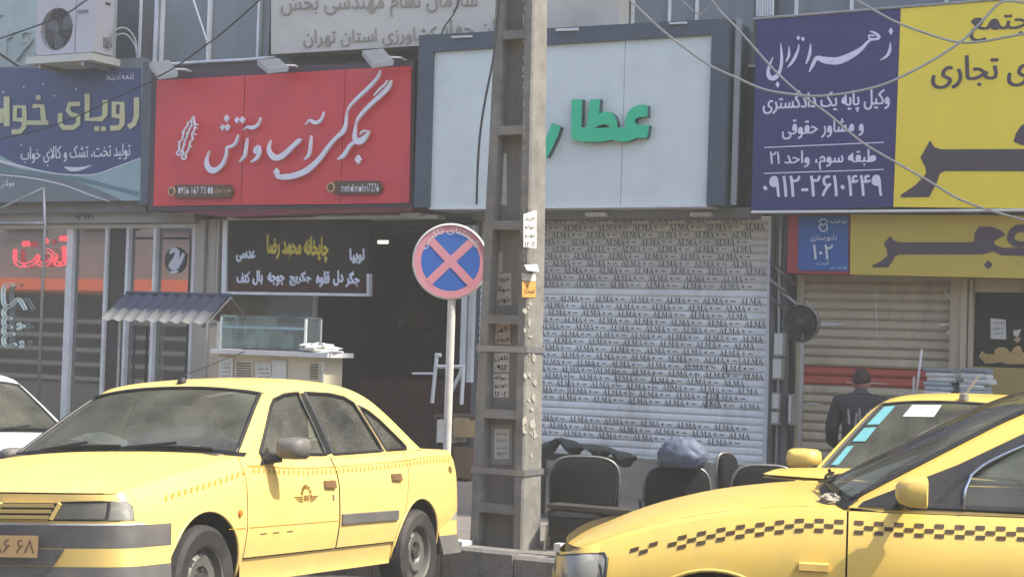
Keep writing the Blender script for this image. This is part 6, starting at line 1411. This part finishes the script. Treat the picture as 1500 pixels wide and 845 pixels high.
fpan('badge_panel', [(-.11, .602), (.09, .602), (.13, .680), (-.07, .680)], mat('badge_dark', (60, 58, 56), .4), .024)
mb = MB()
for L in ([(-.03, .62), (-.02, .66), (.0, .675), (.03, .67), (.02, .655), (.04, .64), (.02, .625), (.035, .617)], [(.0, .65), (-.02, .635)], [(.01, .64), (.0, .618)]):
    mb.tube([c.front(a, b_, .032) for a, b_ in L], .006, 5)
t.part('lion_badge', mb, CHROME)
for hl, il in ((headL, indL), (mir(headL), mir(indL))):
    q = fpan('headlight', hl, REFLD, -.03); fpan('headlight_glass', hl, LAMP, .002, parent=q); q = fpan('front_indicator', il, mat('indicator_inner', (222, 220, 212), .4), -.02); fpan('indicator_glass', il, LAMP, .003, parent=q)
    L = dens(hl, .05); L.append(L[0]); t.part('lamp_seal', MB().tube([c.front(a, b_, .0) for a, b_ in L], .006, 5, False), BLACK); L = dens(il, .05); L.append(L[0]); t.part('lamp_seal', MB().tube([c.front(a, b_, .0) for a, b_ in L], .005, 5, False), BUMP)
fpan('intake', [(-.56, .378), (.56, .378), (.62, .460), (-.62, .460)], BUMP, .036)
q = fpan('number_plate', [(-.46, .42), (.46, .42), (.46, .525), (-.46, .525)], mat('plate_orange', (206, 168, 110), .6, var=.08, dirt=(170, 140, 100), dirt_amt=.4), .082)
v, f = glyphs('۶۸ ۸۶', .03); mb = MB().add([c.front(-.26+.53*(a), .445+.07*b_, .086) for a, b_, k in v], f)
mb = MB().add([c.front(.17+.27*a, .440+.065*b_, .086) for a, b_, k in v], f); t.part('lettering', mb, mat('plate_ink', (110, 84, 60), .7), parent=q)
# back bumper and lamps
pr_ = c.plan(True, -1.70)
c.band('rear_bumper', pr_, [(0, .575), (.05, .57), (.055, .47), (0, .455)], mat('bumper_light', (156, 152, 142), .6, var=.1, dirt=(120, 112, 100), dirt_amt=.4))
c.band('lower_rear_bumper', pr_, [(0, .454), (.036, .453), (.022, .355), (0, .354)], YEL2); c.band('rear_valance', pr_, [(0, .353), (.016, .352), (-.02, .24), (-.03, .23)], BUMP)
for a, b_ in ((.45, .97), (-.97, -.45)): c.panel('tail_light', [(a, .66), (b_, .66), (b_, .80), (a, .80)], lambda p, z: c.back(p, z, .006), REDL, st=.1)
c.handle(-.02, .735, mat('handle_brown', (112, 84, 50), .6)); c.handle(-.95, .765, mat('handle_brown', (0, 0, 0)))
c.mirror(.66, .885, MIRG, BLACK, 1, .19, .125)
c.mirror(.62, .86, MIRG, BLACK, -1, .12, .09)
# side trim, indicator, filler, stripe
def strip(x0, x1, z0, z1, m, nm, lift=.008, n=14, taper=0.):
    mb = MB(); vs = [c.side(x0+(x1-x0)*i/n+(taper*(z-z0)/(z1-z0) if i == n else 0), z, 1, l_) for z, l_ in ((z0, 0), (z0+.004, lift), (z1-.004, lift), (z1, 0)) for i in range(n+1)]
    mb.add(vs, [(j*(n+1)+i, j*(n+1)+i+1, (j+1)*(n+1)+i+1, (j+1)*(n+1)+i) for j in range(3) for i in range(n)]+[(0, n+1, 2*(n+1), 3*(n+1)), (n, 3*(n+1)+n, 2*(n+1)+n, (n+1)+n)]); return t.part(nm, mb, m)
strip(-.165, -.955, .490, .555, BUMP, 'side_trim', .012, taper=-.0); strip(.925, -.13, .515, .519, STRP, 'trim_mark', .002); strip(1.14, .965, .515, .519, STRP, 'trim_mark', .002)
for a in (.80, .66, .50): strip(a, a-.07, .475, .480, DARK, 'trim_clip_hole', .002)
mb = MB().lathe([(0, .018), (.016, .014), (.02, 0)], c.side(1.03, .60, 1, 0), (0, 1, 0), 12); t.part('side_repeater', mb, AMB)
mb = MB().lathe([(0, .003), (.03, .003), (.033, 0)], c.side(-1.88, .80, 1, 0), (0, 1, 0), 16); t.part('side_mark', mb, mat('mark_brown', (116, 96, 40), .6))
strip(-.05, -.07, .635, .675, BUMP, 'key_lock', .003, 2)
for k in range(64):
    x = 1.72-k*.057
    if abs(x-.93) < .03 or x < -1.98: continue
    mb = MB(); z = c.zs(x)-.075; mb.add([c.side(x, z-.014, 1, .002), c.side(x-.022, z-.014, 1, .002), c.side(x-.040, z+.014, 1, .002), c.side(x-.018, z+.014, 1, .002)], [(0, 1, 2, 3)]); t.part('stripe_dash', mb, STRP)
mb = MB(); n = 60; vs = [c.side(.9-2.9*i/n, c.zs(.9-2.9*i/n)-.052+d_, 1, .0015) for d_ in (0, .005) for i in range(n+1)]; mb.add(vs, [(i, i+1, n+2+i, n+1+i) for i in range(n)]); t.part('pin_stripe', mb, STRP)
wings(c, .28, .655, .075, mat('emblem_brown', (120, 92, 36), .6))
q = Vector(c.roof(.05, .02)); mb = MB().lathe([(.03, 0), (.022, .03), (0, .035)], q, (0, 0, 1), 12); mb.tube([q+Vector((0, 0, .02)), q+Vector((.0, 0, .04)), q+Vector((-.22, .30, .19))], .004, 5); t.part('roof_antenna', mb, DARK)
# cloth and papers on the dashboard
mb = crumple(.72, -.30, .985, .12, .16, .05, 21, 12, 8, .4); t.part('dash_cloth', mb, WHITE); mb = MB().add([(.82, .05, .955), (.78, .40, .955), (.66, .38, .965), (.70, .03, .965)], [(0, 1, 2, 3)]); t.part('dash_paper', mb, PAPER)

# ---------- second taxi, right foreground
c2 = Car(SSAM, carM(2.345, 7.63, .083, R_(168.5)), 'taxi', 'nearest yellow taxi with a brown checkered band along its side, cropped at the right', 'taxi', 'yellow taxis', YEL)
c2.build({'both': 1}); c = c2; t = c.t
pl = c.plan(False, 1.72)
c.band('front_bumper', pl, [(-.02, .585), (.02, .58), (.055, .55), (.06, .42), (.045, .30), (.02, .24), (0, .22)], YEL)
hl = [(.52, .62), (.58, .725), (.80, .728), (.9995, .752), (.9995, .63)]
hl2 = [(.50, .575), (.55, .655), (.80, .668), (.95, .690), (1, .705), (1, .575)]
c.fp_('nose_panel', [(-1, .575), (1, .575), (1, .748)]+[(x, c.zs(c.s['xa'])-c.s['dz']*c.B(x, 2.6)-.002+c.s['hcrown']*.45*(1-abs(x)**2.4)) for x in (.97, .9, .8, .6, .3, 0, -.3, -.6, -.8, -.9, -.97)]+[(-1, .748)], YEL)
for pts in (hl2, mir(hl2)):
    q = c.fp_('headlight', pts, REFL, .003); c.fp_('headlight_glass', pts, LAMP, .016, parent=q)
    L = dens(pts, .04); L.append(L[0]); t.part('lamp_seal', MB().tube([c.front(a, b_, .008) for a, b_ in L], .007, 5, False), BLACK, True)
hs = [(1.822, .575), (1.822, .705), (1.80, .708), (1.785, .69), (1.79, .575)]
q = c.panel('headlight', hs, lambda x, z: c.side(x, z, 1, .004), REFL, st=.05); c.panel('headlight_glass', hs, lambda x, z: c.side(x, z, 1, .014), LAMP, st=.05, parent=q)
L = dens(hs[1:], .04); t.part('lamp_seal', MB().tube([c.side(a, b_, 1, .01) for a, b_ in L], .007, 5, False), BLACK, True)
c.mirror(.56, .975, YEL, BLACK, 1, .145, .125); c.mirror(.58, .965, YEL, BLACK, -1, .17, .15)
strip(.60, -1.2, c.zs(-.3)+.004, c.zs(-.3)+.026, BLACK, 'belt_moulding', .012)
mb = MB(); L = [(.34, .965), (.335, 1.04)]+[(x, z) for x, z in cr([(.31, 1.10), (.24, 1.155), (.08, 1.235), (-.10, 1.305), (-.24, 1.34)], 5)]; mb.tube([c.side(x, z, 1, .010) for x, z in L], .007, 6); t.part('window_chrome', mb, CHROME, True)
c.panel('window_blackout', [(.76, .955), (.74, .975), (.36, 1.14), (.07, 1.29), (-.08, 1.355), (-.24, 1.39), (-.24, 1.345), (-.10, 1.31), (.08, 1.24), (.24, 1.16), (.31, 1.105), (.335, 1.04), (.34, .955)], lambda x, z: c.side(x, z, 1, .006), BLACK, st=.06)
strip(.99, .87, .69, .725, mat('repeater_amber', (224, 184, 100), .35), 'side_repeater', .02, 4)
mb = MB(); v, f = glyphs('SAMAND', .03); mb.add([c.side(1.12-.30*a, .555+.045*b_, 1, .004+.003*k) for a, b_, k in v], f); t.part('lettering', mb, CHROME)
strip(1.15, .79, .545, .61, mat('badge_pale', (200, 180, 90), .5), 'name_backing', .001, 6) if False else None
zf = lambda x: c.zs(x)-.062-.03*max(0, x-1.0)
def patt(i, j):
    if i < 4: return (i + j) % 2 == 0 and j < 2 and i != 3
    return (j % 2 == 0) if i % 2 else (j == 1)
c.checks(1.69, -1.9, zf, .019, 90, 3, CHK, patt)
wings(c, .02, .635, .115, mat('emblem_brown', (120, 92, 36), .6)); c.handle(-.18, .82, YEL)
mb = MB(); n = 40; vs = [c.side(1.55-3.4*i/n, .80*0+c.zs(1.55-3.4*i/n)-.205+d_, 1, .0015) for d_ in (0, .004) for i in range(n+1)]
0 and t.part('wiper_cover', MB().add([c.ws(.0, k/10*.93) for k in range(-10, 11)]+[Vector(c.ws(.0, k/10*.93))+Vector((.07, 0, .012)) for k in range(-10, 11)], [(i, i+1, 22+i, 21+i) for i in range(20)]), BLACK)
q = crumple(.84, .55, .955, .08, .10, .03, 31, 24, 14, .16); solo('rag', q, mat('grey_rag', (140, 134, 120), .9, var=.5, scale=25), 'crumpled grey rag lying at the windshield base of the nearest taxi', 'rag', (1.02, .35, .98), c.M)

# ---------- third taxi, behind, hood propped open
hm = Matrix.Translation((.92, 0, .94)) @ Matrix.Rotation(R_(-18), 4, 'Y') @ Matrix.Translation((-.92, 0, -.96))
c3 = Car(SSAM, carM(3.10, 11.705, -.10, R_(241)), 'taxi', 'yellow taxi parked behind the nearest one with its hood propped open', 'taxi', 'yellow taxis', YEL)
c3.build({'hood_mat': hm}); c = c3; t = c.t
c.band('front_bumper', c.plan(False, 1.72), [(-.02, .59), (.03, .58), (.055, .55), (.06, .42), (.045, .30), (.02, .24), (0, .22)], YEL)
c.fp_('nose_panel', [(-1, .58), (1, .58), (1, .68), (-1, .68)], YEL)
c.mirror(.55, .965, YEL, BLACK, 1, .22, .14); c.mirror(.55, .965, YEL, BLACK, -1, .24, .14)
mb = MB().tube([(1.55, -.6, .78), hm @ Vector((1.6, -.55, .84))], .008, 6); t.part('hood_prop', mb, STEEL)
def wpan(nm, k0, k1, u0, u1, m, sk=0., parent=None, lift=.006): 
    return t.part(nm, MB().add([Vector(c.ws(u, k))+Vector((lift, 0, lift)) for u, k in ((u0, k0), (u0, k1), (u1, k1+sk), (u1, k0+sk))], [(0, 1, 2, 3)]), m, parent=parent)
CY = mat('cyan_sticker', (104, 164, 166), .5, var=.1); 
wpan('windshield_sticker', -.86, -.72, .62, .90, CY); wpan('windshield_sticker', -.86, -.72, .40, .58, CY); wpan('windshield_sticker', -.87, -.80, .10, .34, CY)
q = wpan('windshield_label', -.52, -.18, .72, .90, mat('label_white', (216, 226, 222), .5))
v, f = glyphs('NOT FOR HIRE', .02) if False else glyphs('WFC01327', .02)
t.part('lettering', MB().add([Vector(c.ws(.765+.085*b_, -.49+.27*a))+Vector((.022, 0, .022)) for a, b_, k in v], f), mat('label_ink', (20, 50, 66), .7), parent=q)
q = Vector(c.roof(.06, 0.)); mb = MB().lathe([(.035, 0), (.03, .04), (0, .05)], q, (0, 0, 1), 12); mb.tube([q+Vector((0, 0, .03)), q+Vector((-.06, .08, .17))], .008, 6); t.part('roof_antenna', mb, mat('antenna_grey', (130, 124, 110), .5))

# ---------- white car, far left
c4 = Car(S405, carM(-4.60, 13.66, -.08, R_(310)), 'parked_car', 'white sedan at the left edge behind the yellow taxi', 'car', None, WPAINT)
c4.build({}); c = c4
c.band('front_bumper', c.plan(False, 1.72), [(0, .575), (.055, .57), (.06, .40), (.02, .24), (0, .22)], WPAINT); c.fp_('nose_panel', [(-1, .57), (1, .57), (1, .725), (-1, .725)], WPAINT)

# ================================================================== PERSON
def skinned(name, verts, edges, m, parent, M, sub=2, root=0):
    me = bpy.data.meshes.new(name); me.from_pydata([v[:3] for v in verts], edges, []); ob = bpy.data.objects.new(name, me); COL.objects.link(ob)
    sk = ob.modifiers.new('s', 'SKIN'); ly = me.skin_vertices[0].data
    for i, v in enumerate(verts): ly[i].radius = (v[3], v[4] if len(v) > 4 else v[3]); ly[i].use_root = i == root
    sb = ob.modifiers.new('u', 'SUBSURF'); sb.levels = sub; bpy.context.view_layer.update()
    ev = ob.evaluated_get(bpy.context.evaluated_depsgraph_get()); m2 = bpy.data.meshes.new_from_object(ev); bpy.data.objects.remove(ob)
    m2.materials.clear(); m2.materials.append(m); m2.polygons.foreach_set('use_smooth', [True]*len(m2.polygons))
    o2 = bpy.data.objects.new(name, m2); COL.objects.link(o2); o2.parent = parent; return o2
SKIN = mat('skin', (150, 106, 84), .55, var=.06); HAIR = mat('hair', (44, 34, 28), .8, var=.3, scale=40, bump=.8, bscale=90); JAC = mat('black_jacket', (24, 26, 30), .75, var=.2, scale=10, bump=.3); TRO = mat('trousers', (48, 50, 58), .85, var=.15)
dpn = .0
pv = ray(1262, 549); tt = 15.0/pv.dot(CF); HP = Vector((0, 0, CAMH))+pv*tt
ht = 1.62; zg = -.05; k = (HP.z-zg)/ht
pm_ = Matrix.Translation((HP.x, HP.y, zg)) @ Matrix.Rotation(R_(-12), 4, 'Z') @ Matrix.Scale(k, 4)
t = T('person', 'person seen from behind in a black jacket with pale stripes, walking by the beige shutter', 'person', (0, 0, 0), pm_)
V = [(0, 0, .92, .15, .11), (0, -.0, 1.08, .15, .11), (0, .01, 1.24, .18, .12), (0, .02, 1.36, .16, .10), (0, .04, 1.44, .075, .07), (0, .07, 1.50, .06, .06),
     (.19, .02, 1.36, .075, .075), (.25, -.0, 1.12, .055, .055), (.26, .10, .90, .042, .042), (-.19, .02, 1.36, .075, .075), (-.25, -.01, 1.12, .055, .055), (-.24, .10, .92, .042, .042),
     (.10, 0, .82, .095, .10), (.11, .05, .46, .065, .065), (.11, -.02, .09, .045, .045), (.11, .11, .04, .045, .03), (-.10, 0, .82, .095, .10), (-.11, .0, .46, .065, .065), (-.11, -.10, .09, .045, .045), (-.11, .02, .04, .045, .03)]
Ed = [(0, 1), (1, 2), (2, 3), (3, 4), (4, 5), (3, 6), (6, 7), (7, 8), (3, 9), (9, 10), (10, 11), (0, 12), (12, 13), (13, 14), (14, 15), (0, 16), (16, 17), (17, 18), (18, 19)]
body = skinned('body', V, Ed, TRO, t.o, pm_)
jv = [(0, 0, .86, .185, .14), (0, 0, 1.08, .185, .135), (0, .01, 1.24, .205, .14), (0, .02, 1.36, .185, .125), (0, .035, 1.43, .10, .09), (.20, .02, 1.35, .09, .09), (.265, .0, 1.12, .072, .072), (.275, .10, .93, .058, .058), (-.20, .02, 1.35, .09, .09), (-.265, -.01, 1.12, .072, .072), (-.255, .10, .94, .058, .058)]
skinned('jacket', jv, [(0, 1), (1, 2), (2, 3), (3, 4), (3, 5), (5, 6), (6, 7), (3, 8), (8, 9), (9, 10)], JAC, t.o, pm_)
def ball(nm, cx, cy, cz, rx, ry, rz, m, zcut=-9, seed=1, jit=0.):
    rr = random.Random(seed); mb = MB(); n, mm = 20, 14; vs = []
    for j in range(mm+1):
        for i in range(n):
            a = 2*PI*i/n; b_ = PI*j/mm; q = 1+rr.uniform(-jit, jit); z = math.cos(b_); taper_ = 1-.22*max(0, -z)
            vs.append((cx+rx*q*taper_*math.cos(a)*math.sin(b_), cy+ry*q*taper_*math.sin(a)*math.sin(b_), cz+max(zcut, rz*q*z)))
    mb.add(vs, [(j*n+i, j*n+(i+1) % n, (j+1)*n+(i+1) % n, (j+1)*n+i) for j in range(mm) for i in range(n)]); return t.part(nm, mb, m, True)
hd_ = ball('head', 0, .085, 1.545, .076, .093, .115, SKIN); ball('hair', 0, .072, 1.575, .084, .094, .10, HAIR, -.045, 3, .09)
for sx in (-1, 1):
    t.part('ear', MB().lathe([(0, .012), (.018, .008), (.026, -.008)], (sx*.078, .075, 1.535), (sx, -.3, 0), 10), SKIN, True, hd_); t.part('eye', MB().lathe([(0, .004), (.012, 0)], (sx*.03, .176, 1.55), (0, 1, 0), 8), DARK, False, hd_)
t.part('nose', MB().add([(-.014, .172, 1.525), (.014, .172, 1.525), (0, .168, 1.56), (0, .2, 1.525)], [(0, 1, 3), (1, 2, 3), (2, 0, 3), (0, 2, 1)]), SKIN, False, hd_); t.part('mouth', MB().box(-.022, .022, .166, .172, 1.493, 1.499), mat('lips', (130, 74, 66), .6), False, hd_)
for sx, hx_, hy, hz in ((1, .275, .12, .90), (-1, -.255, .12, .91)):
    hv = [(hx_, hy, hz, .03, .02), (hx_, hy+.02, hz-.05, .036, .018), (hx_, hy+.025, hz-.085, .034, .014)]; he = [(0, 1), (1, 2)]
    for i, (o, L_) in enumerate(((-.027, .065), (-.009, .078), (.009, .073), (.026, .055))):
        b0 = len(hv); hv += [(hx_, hy+.025+o*1., hz-.10, .0095), (hx_-sx*.008, hy+.03+o*1.05, hz-.10-L_*.5, .0085), (hx_-sx*.02, hy+.033+o, hz-.10-L_, .0075)]; he += [(2, b0), (b0, b0+1), (b0+1, b0+2)]
    b0 = len(hv); hv += [(hx_-sx*.012, hy+.052, hz-.045, .011), (hx_-sx*.02, hy+.07, hz-.085, .009)]; he += [(1, b0), (b0, b0+1)]
    skinned('hand', hv, he, SKIN, t.o, pm_, 1)
mb = MB()
for i, (x, z0, z1, sk_) in enumerate(((-.10, 1.16, 1.30, -.012), (-.045, 1.13, 1.27, .012), (.0, 1.17, 1.31, -.01), (.045, 1.14, 1.28, .014), (.10, 1.15, 1.31, -.01))):
    yb = lambda z: -.128-.006*math.sin((z-1.1)*8)+.02*abs(x)*4
    mb.add([(x-.011, yb(z0), z0), (x+.011, yb(z0), z0), (x+.011+sk_, yb(z1), z1), (x-.011+sk_, yb(z1), z1)], [(0, 1, 2, 3)])
t.part('jacket_print', mb, mat('jacket_print', (126, 124, 128), .8))
# haze volume added over the street to imitate a veil of lens glare
hz = bpy.data.materials.new('veil_haze'); hz.use_nodes = True; hn = hz.node_tree.nodes; hn.remove(hn['Principled BSDF'])
pv_ = hn.new('ShaderNodeVolumePrincipled'); pv_.inputs['Color'].default_value = (.94, .93, .84, 1); pv_.inputs['Density'].default_value = .0038; hz.node_tree.links.new(pv_.outputs[0], hn['Material Output'].inputs['Volume'])
mb = MB().box(-165, 165, -125, 165, -1.6, 22); solo('haze', mb, hz, None, None, (0, 0, 0), ID, kind='stuff')
for o in list(bpy.data.objects):
    if o.type == 'MESH' and not o.data.polygons: bpy.data.objects.remove(o)
print('OBJS', len(bpy.data.objects), 'tris', sum(len(p.vertices)-2 for m in bpy.data.meshes for p in m.polygons))
